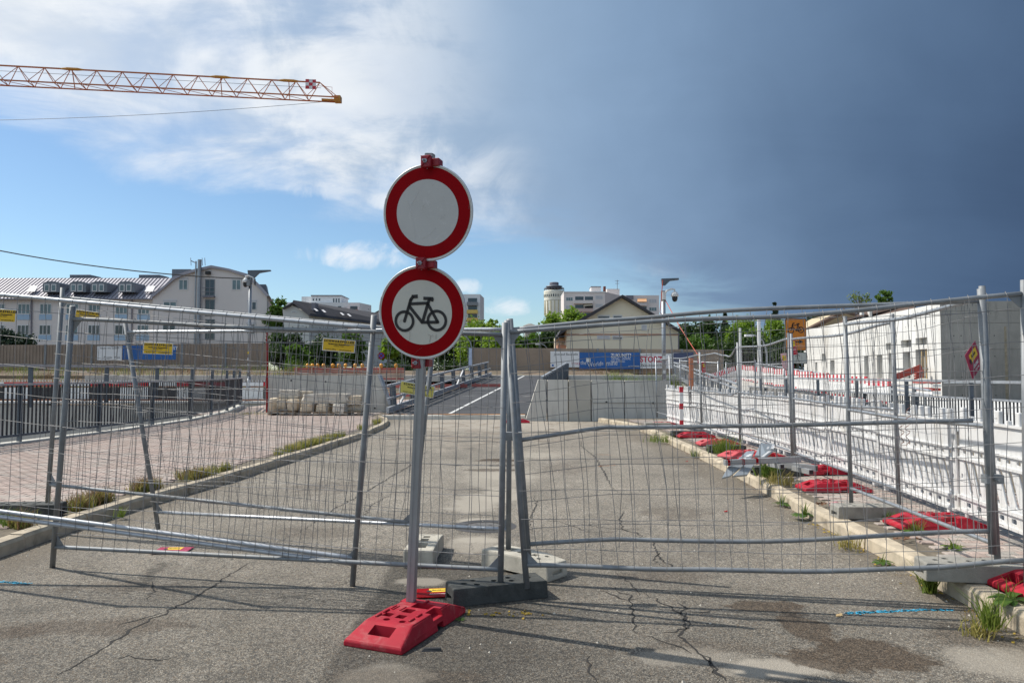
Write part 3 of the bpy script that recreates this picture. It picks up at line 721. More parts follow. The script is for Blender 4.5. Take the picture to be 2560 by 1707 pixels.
for i, (a, b) in enumerate(cuts):
    xb = (b - 1280) * 24.7 / F; dy = (.05, -.0, .02, 0, .01)[i]
    m = (CONC, CONC, mat('concrete_warm', (.47, .44, .38), .85, 0, .1, .9, bump=.2, bscale=30), CONC, CONC)[i]
    if a is None: poly = [(.43, 24.7 + dy, -.05), (xb, 24.7 + dy, -.05), (xb, 24.7 + dy, 1.375), (.88, 24.7 + dy, 1.375)]
    else:
        xa = (a - 1280) * 24.7 / F; poly = [(xa, 24.7 + dy, -.05), (xb, 24.7 + dy, -.05), (xb, 24.7 + dy, 1.372 - .006 * i), (xa, 24.7 + dy, 1.374 - .006 * i)]
    part(MB().prism(poly, (0, .4, 0)), 'wall_section', m, rw)
part(MB().box(((1480 - 1280) * 24.7 / F, 24.68, .60), (5.23, 24.705, .615)), 'pour_line', CONCG, rw)
for px, py in ((1516, 1005), (1633, 1007), (1367, 1000)):
    p = at(px, py, 24.7); part(MB().disc((p.x, 24.688, p.z), (1, 0, 0), (0, 0, 1), 0, .035, 12), 'tie_hole', BLK, rw)

# guard rails on the ramp: hot-dip galvanised, rails on leaning flat posts
def ramp_guard(u, label, side, v0=0.0, v1=1.0, solid=False):
    t = thing('bridge_guard', label, 'guard rail', tuple(onramp(u, v0)))
    A = onramp(u, v0); B = onramp(u, v1)
    def P(v, h): return A.lerp(B, v) + Vector((side * .04 * h, 0, h))
    part(MB().beam(P(0, .13), P(1, .13), .10, .20), 'base_beam', RAILM, t)
    part(MB().beam(P(0, .52), P(.985, .52), .07, .07), 'mid_rail', RAILM, t)
    part(MB().beam(P(0, .98), P(.96, .98), .10, .08), 'top_rail', RAILM, t)
    n = 9 if not solid else 15
    for i in range(n):
        v = (i + .35) / n; part(MB().prism([P(v, .1), P(v + .010, .1), P(v + .006, .96), P(v - .004, .96)], (side * .16, 0, 0)), 'post', STEELP if not solid else STEELP, t)
    for i in (0, 4):
        v = (i + .5) / n; part(MB().beam(P(v, .15), P(v + .09, .95), .07, .07), 'brace', WHITEFOIL, t)
    return t
ramp_guard(.0, 'galvanised three-rail guard on leaning flat posts along the left ramp edge', -1)
ramp_guard(1.0, 'galvanised ramp guard with close upright plates rising behind the right wing wall', 1, .22, .92, True)

# stone blocks on pallets in front of the left wing wall
def rock(dx, dy, dz, seed, m, j=.07):
    rnd = random.Random(seed); bm = bmesh.new(); bmesh.ops.create_cube(bm, size=1)
    bmesh.ops.subdivide_edges(bm, edges=bm.edges, cuts=4, use_grid_fill=True)
    for v in bm.verts:
        p = v.co.copy(); n1 = noise.noise_vector(p * 1.6 + Vector((seed * 3.1, 0, 0))); n2 = noise.noise_vector(p * 5 + Vector((seed, 5, 0)))
        e = max(abs(p.x), abs(p.y), abs(p.z)); r = sum(1 for c in p if abs(c) > .45)
        q = p * (1 - .05 * max(0, r - 1)) + n1 * j + n2 * j * .5; v.co = Vector((q.x * dx, q.y * dy, q.z * dz))
    me = bpy.data.meshes.new('stone'); bm.to_mesh(me); bm.free(); me.materials.append(m); return me
zc2 = crop(600, 640, 3.7333)
stones = [  # x0,y0,x1,y1 in the crop, depth, what it is like
    (248, 1325, 345, 1440, 26.1, 'leftmost rough stone block of the bottom row, set at an angle'),
    (338, 1330, 438, 1432, 26.0, 'second stone block of the bottom row from the left'),
    (436, 1335, 542, 1445, 25.9, 'third bottom stone block, with a flat pale top'),
    (565, 1370, 690, 1462, 25.7, 'bottom stone block under the left end of the long slab'),
    (712, 1378, 828, 1472, 25.7, 'bottom stone block under the middle of the long slab'),
    (866, 1378, 985, 1478, 25.6, 'bottom stone block with a broken face under the right end of the long slab'),
    (985, 1385, 1060, 1450, 26.2, 'small brown stone block behind the right pallet'),
    (1040, 1380, 1150, 1462, 26.0, 'rightmost stone block of the bottom row'),
    (1012, 1302, 1128, 1384, 26.0, 'single stone block lying on the rightmost bottom block'),
    (545, 1284, 1028, 1372, 25.7, 'long grey-stained stone slab across the front of the stack'),
    (342, 1250, 545, 1330, 26.2, 'stone block on top of the left end of the stack'),
    (470, 1262, 680, 1330, 26.7, 'low stone block behind the top left block')]
for i, (x0, y0, x1, y1, Y, lb) in enumerate(stones):
    a = at(*zc2(x0, y0), Y); b = at(*zc2(x1, y1), Y); dy = 1.1 if i < 9 else .6
    dx = (b.x - a.x) * .93; dz = abs(a.z - b.z) * .98
    o = meshobj('stone_block', rock(dx, .8 if i < 8 else .5, dz, i + 1, STONEG if i in (5, 9, 10) else STONE, .055))
    o.location = ((a.x + b.x) / 2, Y + (.4 if i < 8 else .25) + random.uniform(-.12, .12), (a.z + b.z) / 2); o.rotation_euler = (0, 0, (.22 if i == 0 else random.uniform(-.12, .12)))
    tag(o, lb, 'stone block', 'quarried stone blocks stacked on pallets')
for k, (x0, x1, lb) in enumerate(((270, 520, 'worn wooden pallet under the left stone blocks'), (565, 850, 'worn wooden pallet under the middle stone blocks'), (860, 1130, 'worn wooden pallet under the right stone blocks'))):
    a = at(*zc2(x0, 1500), 25.7); b = at(*zc2(x1, 1500), 25.7)
    t = thing('pallet', lb, 'pallet', ((a.x + b.x) / 2, 26.1, .13), group='pallets under the stone blocks')
    W = b.x - a.x
    for q in range(3): part(MB().box((-W / 2 + q * (W - .12) / 2, -.5, .02), (-W / 2 + q * (W - .12) / 2 + .12, .5, .11)), 'bearer', WOOD, t, world=False)
    for q in range(5): part(MB().box((-W / 2, -.5 + q * .22, .112), (W / 2, -.38 + q * .22, .135)), 'deck_board', WOOD, t, world=False)

# ================================================================ WHITE PLASTIC BARRIERS
def holes2d(outer, holes, thick, m, bev=.004):
    cu = bpy.data.curves.new('c', 'CURVE'); cu.dimensions = '2D'; cu.fill_mode = 'BOTH'; cu.extrude = thick / 2 - bev; cu.bevel_depth = bev; cu.bevel_resolution = 1
    for poly in [outer] + holes:
        sp = cu.splines.new('POLY'); sp.points.add(len(poly) - 1)
        for p, q in zip(sp.points, poly): p.co = (q[0], q[1], 0, 1)
        sp.use_cyclic_u = True
    o = bpy.data.objects.new('c', cu); C.objects.link(o); dg = bpy.context.evaluated_depsgraph_get(); dg.update()
    me = bpy.data.meshes.new_from_object(o.evaluated_get(dg), depsgraph=dg); bpy.data.objects.remove(o)
    me.transform(Matrix.Rotation(R(90), 4, 'X')); me.materials.clear(); me.materials.append(m); return me
def rrect(cx, cy, w, h, r=.25, n=3, shear=0.0):
    r *= min(w, h); pts = []
    for sx_, sy_, a0 in ((1, 1, 0), (-1, 1, 90), (-1, -1, 180), (1, -1, 270)):
        for k in range(n + 1):
            a = R(a0 + 90 * k / n); x = sx_ * (w / 2 - r) + r * math.cos(a); y = sy_ * (h / 2 - r) + r * math.sin(a)
            pts.append((cx + x + shear * y, cy + y))
    return pts
def barrier_mesh(m):
    hs = []
    for k in range(11): hs.append(rrect(-.80 + k * .16, .42, .066, .32, .45, 3, -.42))
    for k in range(12): hs.append(rrect(-.88 + k * .16, .66, .065, .042, .3, 2))
    for k in range(9): hs.append(rrect(-.80 + k * .2, .150, .085, .05, .3, 2))
    for sx_ in (-1, 1):
        hs.append(rrect(sx_ * .93, .42, .03, .05, .3, 2))
    return holes2d(rrect(0, .53, 2.0, .90, .04), hs, .018, m, .003)
BME = barrier_mesh(WHITEP)
peg_me = bevel(MB().box((-.032, -.020, .975), (.032, .020, 1.10)).mesh('peg', WHITEP), .006, 1)
peg_lo = bevel(MB().box((-.02, -.018, .975), (.02, .018, 1.02)).mesh('peg', WHITEP), .005, 1)
rib_me = MB().box((-.985, -.032, .205), (.985, .032, .235)).box((-.985, -.032, .585), (.985, .032, .61)).box((-.985, -.032, .70), (.985, .032, .715)).mesh('rib', WHITEP)
rim_me = MB().box((-.99, -.034, .962), (.99, .034, .985)).box((-.99, -.034, .075), (.99, .034, .10)).mesh('rim', WHITEP)
leg_me = bevel(MB().box((-.03, -.025, 0), (.03, .025, .12)).mesh('leg', WHITEP), .006, 1)
def barrier(label, loc, rz, striped=False, lean=0.0, group='white plastic barriers along the right kerb'):
    t = thing('plastic_barrier', label, 'barrier', loc, (lean, 0, rz), group)
    part(BME, 'slotted_panel', None, t, world=False); part(rib_me, 'rib', None, t, world=False); part(rim_me, 'rim', None, t, world=False)
    for x in (-.82, .82): o = part(leg_me, 'leg', None, t, world=False); o.location.x = x
    for k in range(12):
        o = part(peg_me if k % 4 != 1 else peg_lo, 'peg', None, t, world=False); o.location.x = -.91 + k * .1655
    return t
BP = [Vector(p) for p in ((4.05, 3.55, .15), (4.22, 5.2, .15), (4.42, 6.6, .15), (4.63, 8.6, .15), (4.86, 12, .15), (4.86, 15, .15), (4.70, 18, .15), (4.45, 20.9, .15))]
nl = ['nearest white slotted barrier, cut off by the right edge of the photo', 'second white slotted barrier, behind the tall double fence post', 'third white slotted barrier, left of the tall double fence post',
      'fourth white slotted barrier, behind the pair of fence posts on one block', 'fifth white slotted barrier, behind the fallen signs and tubes', 'sixth white slotted barrier, with a brown sticker on its panel',
      'seventh white slotted barrier, with a purple and orange sticker on its top band', 'eighth white slotted barrier, ending at the red and white stake', 'farthest white slotted barrier of the row, beside the lamp post']
L = cum(BP)[-1]; stp = 1.985
for k in range(9):
    a, _ = along(BP, k * stp); b, _ = along(BP, min(L, k * stp + 1.97)); dv = b - a
    c = (a + b) / 2; bt = barrier(nl[k], (c.x + random.uniform(-.02, .02), c.y, c.z + random.uniform(-.015, .02)), math.atan2(dv.y, dv.x) + R(180) + random.uniform(-.02, .02), lean=random.uniform(-.06, .06))
    bt.rotation_euler.y = random.uniform(-.012, .012)
    if k == 6:
        part(MB().box((-.15, .036, .78), (.13, .038, .90)), 'sticker', MAG, bt, world=False); part(MB().box((-.28, .036, .78), (-.15, .038, .90)), 'sticker', ORANGE, bt, world=False)
    if k == 5: part(MB().box((-.1, .026, .45), (.02, .028, .53)), 'sticker', TERRA, bt, world=False)
st = thing('marker_stake', 'red and white banded stake between the last two white barriers', 'stake', (4.28, 18.75, .13))
for k in range(8): part(MB().box((-.045, -.03, k * .14), (.045, .03, k * .14 + .14)), 'band', REDFOIL if k % 3 == 1 else WHITEFOIL, st, world=False)

# red rubber feet
def foot_mesh(notch=True):
    prof = [(-.41, 0), (-.41, .03), (-.405, .045), (-.24, .118), (-.22, .122), (.22, .122), (.24, .118), (.405, .045), (.41, .03), (.41, 0)]
    me = MB().prism([(x, -.20, z) for x, z in prof], (0, .40, 0)).mesh('foot', None)
    # slope the long sides as well
    for v in me.vertices:
        if v.co.z > .10: v.co.y *= .80
        elif v.co.z > .04: v.co.y *= .96
    me = bevel(me, .010, 2)
    c = [boxmesh((-.345, -.075, -.1), (-.265, .075, .3)), boxmesh((.265, -.075, -.1), (.345, .075, .3)), boxmesh((.07, -.10, .03), (.17, .03, .3)),
         boxmesh((-.035, -.035, .02), (.035, .035, .3)), boxmesh((-.14, .05, .05), (-.08, .11, .3)), boxmesh((-.145, -.045, .05), (-.085, .015, .3))]
    c.append(MB().lathe((-.19, .04, 0), [(.022, .06), (.022, .3)], 16).mesh()); c.append(MB().lathe((-.19, -.07, 0), [(.022, .06), (.022, .3)], 16).mesh())
    if notch: c += [boxmesh((.0, -.3, .075), (.12, -.115, .3)), boxmesh((.02, -.3, -.1), (.10, -.155, .045)), boxmesh((.05, .14, .085), (.16, .3, .3))]
    me = boolean(me, c); me.materials.clear(); me.materials.append(REDP); return me
FOOT = foot_mesh()
RIBS = [bevel(MB().box((x - .03, y - .008, .12), (x + .03, y + .008, .134)).mesh('lug', REDP), .003, 1) for x, y in ((-.15, .125), (-.06, .125), (.02, .12), (-.15, -.11), (-.06, -.11), (.19, .09), (.19, -.02))]
RIBS += [MB().box((-.02, .05, .12), (.06, .058, .128)).mesh('lug', REDP), MB().box((-.02, .10, .12), (.06, .108, .128)).mesh('lug', REDP)]
UND = MB().box((-.395, -.19, -.002), (.395, .19, .004)).mesh('underside', BLKM)
def rubber_foot(label, loc, rz, m=None, tilt=(0, 0), group='red rubber feet of the barriers'):
    t = thing('rubber_foot', label, 'barrier foot', loc, (tilt[0], tilt[1], rz), group)
    t.scale = (1, 1, .88)
    f = FOOT if m is None else FOOT.copy()
    if m is not None: f.materials[0] = m
    part(f, 'foot_body', None, t, world=False); [part(r_, 'lug', None, t, world=False) for r_ in RIBS]; part(UND, 'underside', None, t, world=False)
    return t
fl = [((3.72, 5.12, .15), .12, None, 'large red rubber foot in the right foreground with a dandelion at its edge'), ((4.05, 7.15, .135), .0, None, 'red rubber foot beside the grey concrete block under the paired fence posts'),
      ((4.03, 9.35, .135), -.04, None, 'red rubber foot between the fallen tubes and the grey concrete block'), ((4.45, 10.9, .135), .1, None, 'red rubber foot half hidden behind the ends of the fallen tubes'),
      ((4.25, 12.5, .135), .05, None, 'dark red rubber foot behind the raised fallen sign plate'), ((4.05, 13.0, .135), .35, REDP2, 'faded red rubber foot left of the fallen sign plate'),
      ((4.2, 15.2, .135), .05, REDP2, 'pale red rubber foot behind the dark block with a grass tuft'), ((4.2, 17.0, .135), .0, None, 'red rubber foot next to the second dark block from the lamp post'),
      ((4.15, 20.4, .135), .3, REDP2, 'farthest pale red rubber foot, at the foot of the lamp post')]
for p, rz, m, lb in fl: rubber_foot(lb, p, rz, m, tilt=((.05, -.06) if p[1] < 6 else (0, 0)))
t = rubber_foot('small-looking red rubber foot lying at the end of the ramp by the wing wall', (.26 - .1, 23.9, 0.005), 0, None)

# feet of the mesh fences
def block(kind, label, loc, rz, group=None):
    m = {'d': BLOCKD, 'w': BLOCKW, 'g': BLOCKG}[kind]; key = 'blk_' + kind
    if key not in _tc:
        if kind == 'w':
            prof = [(-.36, 0), (-.35, .145), (-.16, .15), (.16, .15), (.35, .125), (.36, 0)]
            me = MB().prism([(x, -.125, z) for x, z in prof], (0, .25, 0)).mesh()
            me = bevel(me, .014, 2)
            c = [boxmesh((-.27, -.05, .03), (-.10, .05, .3)), boxmesh((-.04, -.035, .03), (.06, .035, .3)), boxmesh((.10, -.03, .07), (.16, .03, .3)), boxmesh((-.10, -.3, -.1), (.10, .3, .02))]
            c += [MB().lathe((.21, y, 0), [(.02, .09), (.02, .3)], 14).mesh() for y in (-.05, .05)] + [boxmesh((.33, -.06, .04), (.5, .06, .07))]
        else:
            me = MB().prism([(x, -.115, z) for x, z in [(-.35, 0), (-.345, .115), (-.335, .125), (.335, .125), (.345, .115), (.35, 0)]], (0, .23, 0)).mesh()
            me = bevel(me, .012, 2)
            c = [MB().lathe((x, y, 0), [(.023, .03), (.023, .3)], 16).mesh() for x, y in ((-.24, 0), (-.16, .05), (-.16, -.05), (-.02, 0), (.10, .04), (.10, -.04), (.24, 0))] + [boxmesh((-.5, -.07, .02), (-.31, .07, .06)), boxmesh((.31, -.07, .02), (.5, .07, .06))]
        me = boolean(me, c); me.materials.clear(); me.materials.append(m); _tc[key] = me
    o = meshobj('fence_block', _tc[key]); o.location = loc; o.rotation_euler = (0, 0, rz)
    return tag(o, label, 'fence block', group)
block('d', 'dark mossy fence block touching the red base of the sign post', (-.11, 5.34, 0), R(19))
block('w', 'pale concrete fence block directly behind the sign post', (-.76, 6.50, 0), R(88))
block('w', 'pale concrete fence block lying diagonally behind the dark block', (.09, 6.06, 0), R(-42))
block('d', 'dark plastic fence block on the left pavement by the kerb', (-5.02, 7.72, .13), R(4))
block('d', 'lower of two stacked dark blocks outside the left edge', (-4.75, 5.8, .0), R(80)); block('d', 'upper of two stacked dark blocks outside the left edge', (-4.75, 5.8, .126), R(80))
block('g', 'grey concrete block under the tall double fence post, resting on the kerb', (3.27, 5.32, .14), R(-9))
block('g', 'grey concrete block under the pair of fence posts, right of the pink tin', (3.64, 7.62, .13), R(-2))
block('d', 'dark block under the fallen sign tubes', (3.82, 10.75, .13), R(-4))
block('d', 'dark block with a grass tuft growing before it', (4.0, 13.9, .13), R(0))
block('d', 'dark block between two red feet far down the kerb', (4.05, 17.3, .13), R(-3))
block('g', 'weathered block at the end of the fence row by the lamp post', (3.95, 20.1, .13), R(2))

# ================================================================ BACKGROUND BUILDINGS
z1 = crop(0, 600, 3.357); z2 = crop(600, 640, 3.7333); z3 = crop(1100, 660, 3.734); z4 = crop(1650, 680, 4.9); z5 = crop(2050, 680, 4.355); zd = crop(640, 700, 6.0306)
def P2(zf, x, y, Y): return at(*zf(x, y), Y)
def window(parent, zf, x0, y0, x1, y1, Y, pane=None, mull=1, proud=.06, fw=.09, blind=0.0, fm=None):
    """framed window on a camera-facing facade; sides given in the crop the facade was measured in"""
    a = P2(zf, x0, y1, Y); b = P2(zf, x1, y0, Y); w_, h_ = b.x - a.x, b.z - a.z
    mb = MB(); f = min(fw, w_ * .16)
    mb.box((a.x, Y - proud, a.z), (a.x + f, Y + .05, b.z)).box((b.x - f, Y - proud, a.z), (b.x, Y + .05, b.z)).box((a.x + f, Y - proud, a.z), (b.x - f, Y + .05, a.z + f)).box((a.x + f, Y - proud, b.z - f), (b.x - f, Y + .05, b.z))
    for k in range(mull):
        x = a.x + w_ * (k + 1) / (mull + 1); mb.box((x - f / 2, Y - proud + .01, a.z + f), (x + f / 2, Y + .05, b.z - f))
    o = part(mb, 'window', fm or FRAMEW, parent)
    part(MB().box((a.x + f * .5, Y - .02, a.z + f * .5), (b.x - f * .5, Y + .02, b.z - f * .5 - blind * h_)), 'pane', pane or CURT, o)
    if blind: part(MB().box((a.x + f * .5, Y - .035, b.z - f * .5 - blind * h_), (b.x - f * .5, Y + .02, b.z - f * .5)), 'shutter', ROLL, o)
    return o
def wallbox(parent, zf, x0, y0, x1, y1, Y, dep, m, name='wall', side=0.0):
    a = P2(zf, x0, y1, Y); b = P2(zf, x1, y0, Y)
    return part(MB().box((a.x, Y, a.z), (b.x, Y + dep, b.z)), name, m, parent)

# --- hotel with standing seam roof and gambrel gable (left)
HY = 100
hot = thing('hotel_building', 'long pale hotel wing with lilac seam roof, dormers and blue parapet panels, far left', 'building', (-60, HY, 1.8))
a = P2(z1, -700, 495, HY); b = P2(z1, 1290, 495, HY)
part(MB().box((a.x, HY, 0), (b.x, HY + 14, b.z)), 'wall', WALLH, hot)
# roof plane leaning back, with seams
r0 = P2(z1, -700, 497, HY); r1 = P2(z1, 1300, 497, HY); t1 = P2(z1, 1440, 321, HY + 5); t0 = P2(z1, 0, 321, HY + 5); tl = Vector((r0.x, t0.y, t0.z))
part(MB().add([r0 + Vector((0, -.5, 0)), r1 + Vector((0, -.5, 0)), t1, tl, tl + Vector((0, 8, -.5)), t1 + Vector((0, 8, -.5))], [(0, 1, 2, 3), (3, 2, 5, 4)]), 'roof', ROOFZ, hot)
mb = MB(); n = 62
for i in range(n + 1):
    u = i / n; p = r0.lerp(r1, u) + Vector((0, -.5, 0)); q = tl.lerp(t1, u); mb.beam(p + Vector((0, -.03, .03)), q + Vector((0, -.03, .03)), .07, .10)
part(mb, 'roof_seams', SEAM, hot, kind='stuff')
p = P2(z1, 220, 318, HY + 4); q = P2(z1, 1440, 318, HY + 4)
part(MB().beam((p.x * 1.012, p.y + 1.3, p.z - .0), (q.x * 1.012, q.y + 1.3, q.z - .0), .5, .22), 'ridge_cap', DORM, hot)
part(MB().box((r0.x, HY - .7, r0.z - .12), (r1.x, HY - .45, r0.z + .05)), 'gutter', SEAM, hot)
for x0, x1 in ((145, 255), (330, 435), (552, 662), (740, 845), (965, 1072), (1152, 1258), (-60, 45), (-240, -140)):
    window(hot, z1, x0 + 4, 535, x1, 622, HY, mull=2); window(hot, z1, x0 - 2, 712, x1 - 6, 796, HY, mull=2, pane=CURT if x0 % 5 else GLASSD)
    for yy, dx in ((625, 0), (797, -6)):
        pa = P2(z1, x0 + dx, yy + 45, HY); pb = P2(z1, x1 + dx, yy, HY); part(MB().box((pa.x, HY - .05, pa.z), (pb.x, HY + .02, pb.z)), 'parapet_panel', BLUEPAN, hot)
for x in (270, 1112): 
    pa = P2(z1, x, 860, HY); pb = P2(z1, x, 500, HY); part(MB().tube([(pa.x, HY - .15, 2), (pb.x, HY - .15, pb.z)], .10, 6), 'downpipe', SEAM, hot)
for x0, x1, xe in ((357, 500, 575), (580, 722, 760), (758, 900, 945), (988, 1130, 1170)):
    Yd = HY - .2; A = P2(z1, x0, 437, Yd); B = P2(z1, x1, 437, Yd); h = P2(z1, x0, 352, Yd).z - A.z; cx = (A.x + B.x) / 2; hw = (B.x - A.x) / 2
    poly = [(A.x, Yd, A.z), (B.x, Yd, A.z)] + [(cx + hw * math.cos(R(k * 18)), Yd, A.z + h * .82 + h * .25 * math.sin(R(k * 18))) for k in range(0, 11)]
    dm = part(MB().prism(poly, (0, 4.0, 0)), 'dormer', DORM, hot)
    for u0, u1 in ((.10, .42), (.50, .82)):
        xa = x0 + (x1 - x0) * u0; xb = x0 + (x1 - x0) * u1
        pa = P2(z1, xa, 432, Yd); pb = P2(z1, xb, 370, Yd)
        part(MB().box((pa.x, Yd - .05, pa.z), (pb.x, Yd, pb.z)), 'window_frame', FRAMEW, dm); part(MB().box((pa.x + .12, Yd - .07, pa.z + .12), (pb.x - .12, Yd, pb.z - .12)), 'pane', CURT, dm)
for x0, x1 in ((220, 300), (1212, 1290)):
    qs = []
    for (x, y) in ((x0, 432), (x1 - 10, 432), (x1 + 15, 385), (x0 + 35, 385)):
        p = P2(z1, x, y, HY); k = (p.z - r0.z) / (t1.z - r0.z); qs.append(P2(z1, x, y, HY - .8 + 4.5 * k))
    part(MB().prism(qs, (0, .12, -.05)), 'skylight', FRAMEW, hot)
for x0, x1 in ((585, 785), (1165, 1365)):
    wallbox(hot, z1, x0, 298, x1, 326, HY + 5.3, 2, DORM, 'roof_monitor'); wallbox(hot, z1, x0, 291, x1 - 30, 298, HY + 5.2, 2.2, ROOFZ, 'monitor_roof')
wallbox(hot, z1, 1442, 245, 1600, 320, HY + 6, 4, DORM, 'roof_monitor')
gab = thing('gable_building', 'tall pale gable house with curved grey roof edge, chimney pipes and glazed stair bay', 'building', (-55, HY - 4, 1.8))
GY = HY - 4
gp = [(1282, 1000), (2240, 1000), (2240, 465), (2160, 375), (2085, 302), (1930, 256), (1780, 228), (1640, 262), (1560, 285), (1470, 325), (1400, 385), (1282, 480)]
part(MB().prism([P2(z1, x, y, GY) for x, y in gp], (-4.6, 17, 0)), 'wall', WALLH, gab)
ro = [(1265, 478), (1400, 372), (1465, 308), (1560, 270), (1640, 247), (1780, 215), (1930, 243), (2095, 290), (2175, 365), (2270, 470), (2240, 474), (2160, 384), (2082, 312), (1930, 262), (1780, 236), (1640, 270), (1560, 293), (1472, 333), (1402, 392), (1282, 490)]
k = len(ro) // 2
rp = MB()
up_ = ro[:10]; lo_ = list(reversed(ro[10:]))
for i in range(9):
    q = [P2(z1, *up_[i], GY), P2(z1, *up_[i + 1], GY), P2(z1, *lo_[i + 1], GY), P2(z1, *lo_[i], GY)]
    rp.prism([v + Vector((0, -.35, 0)) for v in q], (-4.6, 17.6, 0))
part(rp, 'roof', ROOFZ, gab)
for x0, y0, x1, y1, pn in ((1500, 332, 1578, 420, CURT), (1946, 332, 2024, 420, CURT), (1370, 517, 1484, 604, CURT), (2076, 517, 2154, 588, GLASSD), (1364, 700, 1476, 786, GLASSD), (2068, 705, 2144, 792, GLASSD), (1370, 880, 1476, 960, CURT)):
    window(gab, z1, x0, y0, x1, y1, GY, pane=pn, mull=1)
    pa = P2(z1, x0, y0, GY); pb = P2(z1, x1, y0 - 13, GY); part(MB().box((pa.x, GY - .08, pa.z), (pb.x, GY, pb.z)), 'shutter_box', ROLL, gab)
for y0, y1 in ((330, 472), (500, 640), (665, 835)):
    window(gab, z1, 1720, y0, 1804, y1, GY, pane=GLASSD, mull=1, fm=ZINC2)
for y in (405, 440, 470, 600, 750):
    pa = P2(z1, 1712, y, GY); pb = P2(z1, 1808, y, GY); part(MB().beam((pa.x, GY - .5, pa.z), (pb.x, GY - .5, pb.z), .05, .05), 'balcony_rail', SEAM, gab)
pa = P2(z1, 1712, 484, GY); pb = P2(z1, 1808, 474, GY); part(MB().box((pa.x, GY - .6, pa.z), (pb.x, GY, pb.z)), 'balcony_slab', SEAM, gab)
for x, r, yt in ((1645, .10, 178), (1676, .26, 165)):
    pa = P2(z1, x - 15, 1000, GY - .5); pb = P2(z1, x, yt, GY - .5); part(MB().tube([pa, pb], r, 8), 'flue_pipe', ZINC, gab)
for x in (1604, 1700, 1722): 
    pa = P2(z1, x, 215, GY - .4); pb = P2(z1, x - 4, 150, GY - .4); part(MB().tube([pa, pb], .035, 5), 'aerial', SEAM, gab)
pa = P2(z1, 1604, 175, GY - .4); pb = P2(z1, 1650, 195, GY - .4); part(MB().tube([pa, pb], .06, 5), 'aerial', SEAM, gab)
pa = P2(z1, 1735, 292, GY); pb = P2(z1, 1770, 265, GY); part(MB().box((pa.x, GY - .5, pa.z), (pb.x, GY, pb.z)), 'floodlight', BLK, gab)
part(MB().prism([P2(z1, 2150, 372, GY + 2), P2(z1, 2232, 372, GY + 2), P2(z1, 2246, 440, GY + 2), P2(z1, 2215, 440, GY + 2)], (-.8, 3, 0)), 'dormer', DORM, gab)

# --- dark roofed row house and the light apartment blocks behind it
rh = thing('row_house', 'pale row house with long dark tiled roof and skylights, left of the sign', 'building', (-38, 95, 1.8))
RY = 92
e0 = P2(zd, 545, 340, RY); e1 = P2(zd, 2200, 640, RY + 22)
g = [P2(zd, 470, 1300, RY), P2(zd, 800, 1300, RY), P2(zd, 800, 520, RY), P2(zd, 520, 365, RY), P2(zd, 400, 430, RY)]
part(MB().prism(g, (0, 1.0, 0)), 'gable_wall', WALLG, rh)
wl = [P2(zd, 800, 1300, RY), P2(zd, 2250, 1300, RY + 16), P2(zd, 2250, 640, RY + 16), P2(zd, 800, 520, RY)]
part(MB().prism(wl, (0, 6, 0)), 'wall', WALLG, rh)
rf = [P2(zd, 545, 338, RY - .3), P2(zd, 800, 540, RY - .6), P2(zd, 2280, 720, RY + 15), P2(zd, 2200, 585, RY + 22)]
part(MB().prism(rf, (0, .5, .35)), 'roof', ROOFD, rh)
rf2 = [P2(zd, 545, 335, RY - .5), P2(zd, 560, 362, RY - .5), P2(zd, 405, 440, RY - .5), P2(zd, 395, 420, RY - .5)]
part(MB().prism(rf2, (0, 12, 0)), 'roof', ROOFD, rh)
wallbox(rh, zd, 835, 340, 892, 460, RY + 1, 1.6, SEAM, 'chimney')
for x0, y0 in ((895, 450), (1012, 468), (1285, 510), (1390, 528)):
    Yk = RY + (x0 - 800) / 90 * 1.0; q = [P2(zd, x0, y0, Yk), P2(zd, x0 + 28, y0, Yk), P2(zd, x0 + 72, y0 + 35, Yk - 1.2), P2(zd, x0 + 44, y0 + 38, Yk - 1.2)]
    part(MB().prism([v + Vector((0, -.9, .1)) for v in q], (0, .3, 0)), 'skylight', ROLL, rh)
def slant_window(parent, x0, y0, x1, y1, pane=GLASSD):
    Yk = RY + (x0 - 800) / 1450 * 16; window(parent, zd, x0, y0, x1, y1, Yk - .12, pane=pane, mull=0, fw=.06)
for x0, x1, y0, y1 in ((1145, 1185, 770, 810), (1225, 1265, 775, 815), (1325, 1350, 775, 798), (1525, 1552, 780, 825), (1605, 1642, 800, 865), (1815, 1860, 795, 890), (1902, 1928, 805, 870), (1610, 1645, 965, 1035), (1815, 1858, 985, 1080), (1440, 1475, 850, 900), (680, 722, 940, 1000)): slant_window(rh, x0, y0, x1, y1)
window(rh, zd, 535, 470, 608, 498, RY, pane=GLASSD, mull=0); window(rh, zd, 615, 680, 740, 710, RY, mull=1); window(rh, zd, 640, 1115, 730, 1190, RY, mull=1)
pa = P2(zd, 1408, 770, RY + 6.4); pb = P2(zd, 1480, 700, RY + 6.4); part(MB().box((pa.x, RY + 5.2, pa.z), (pb.x, RY + 7.2, pb.z)), 'balcony', BALCO, rh)
pa = P2(zd, 1408, 880, RY + 6.4); pb = P2(zd, 1480, 800, RY + 6.4); part(MB().box((pa.x, RY + 5.2, pa.z), (pb.x, RY + 7.2, pb.z)), 'balcony', BALCO, rh)
ab = thing('apartment_block', 'light grey flat-roofed apartment block with set-back top storey, behind the dark roof', 'building', (-75, 210, 2))
wallbox(ab, zd, 690, 340, 1560, 1200, 210, 14, WALLL); wallbox(ab, zd, 415, 335, 735, 1200, 214, 10, WALLL); 
pts = [P2(zd, 1560, 1200, 210), P2(zd, 1738, 1200, 226), P2(zd, 1738, 380, 226), P2(zd, 1560, 342, 210)]
part(MB().prism(pts, (-8, 10, 0)), 'wall', WALLL, ab)
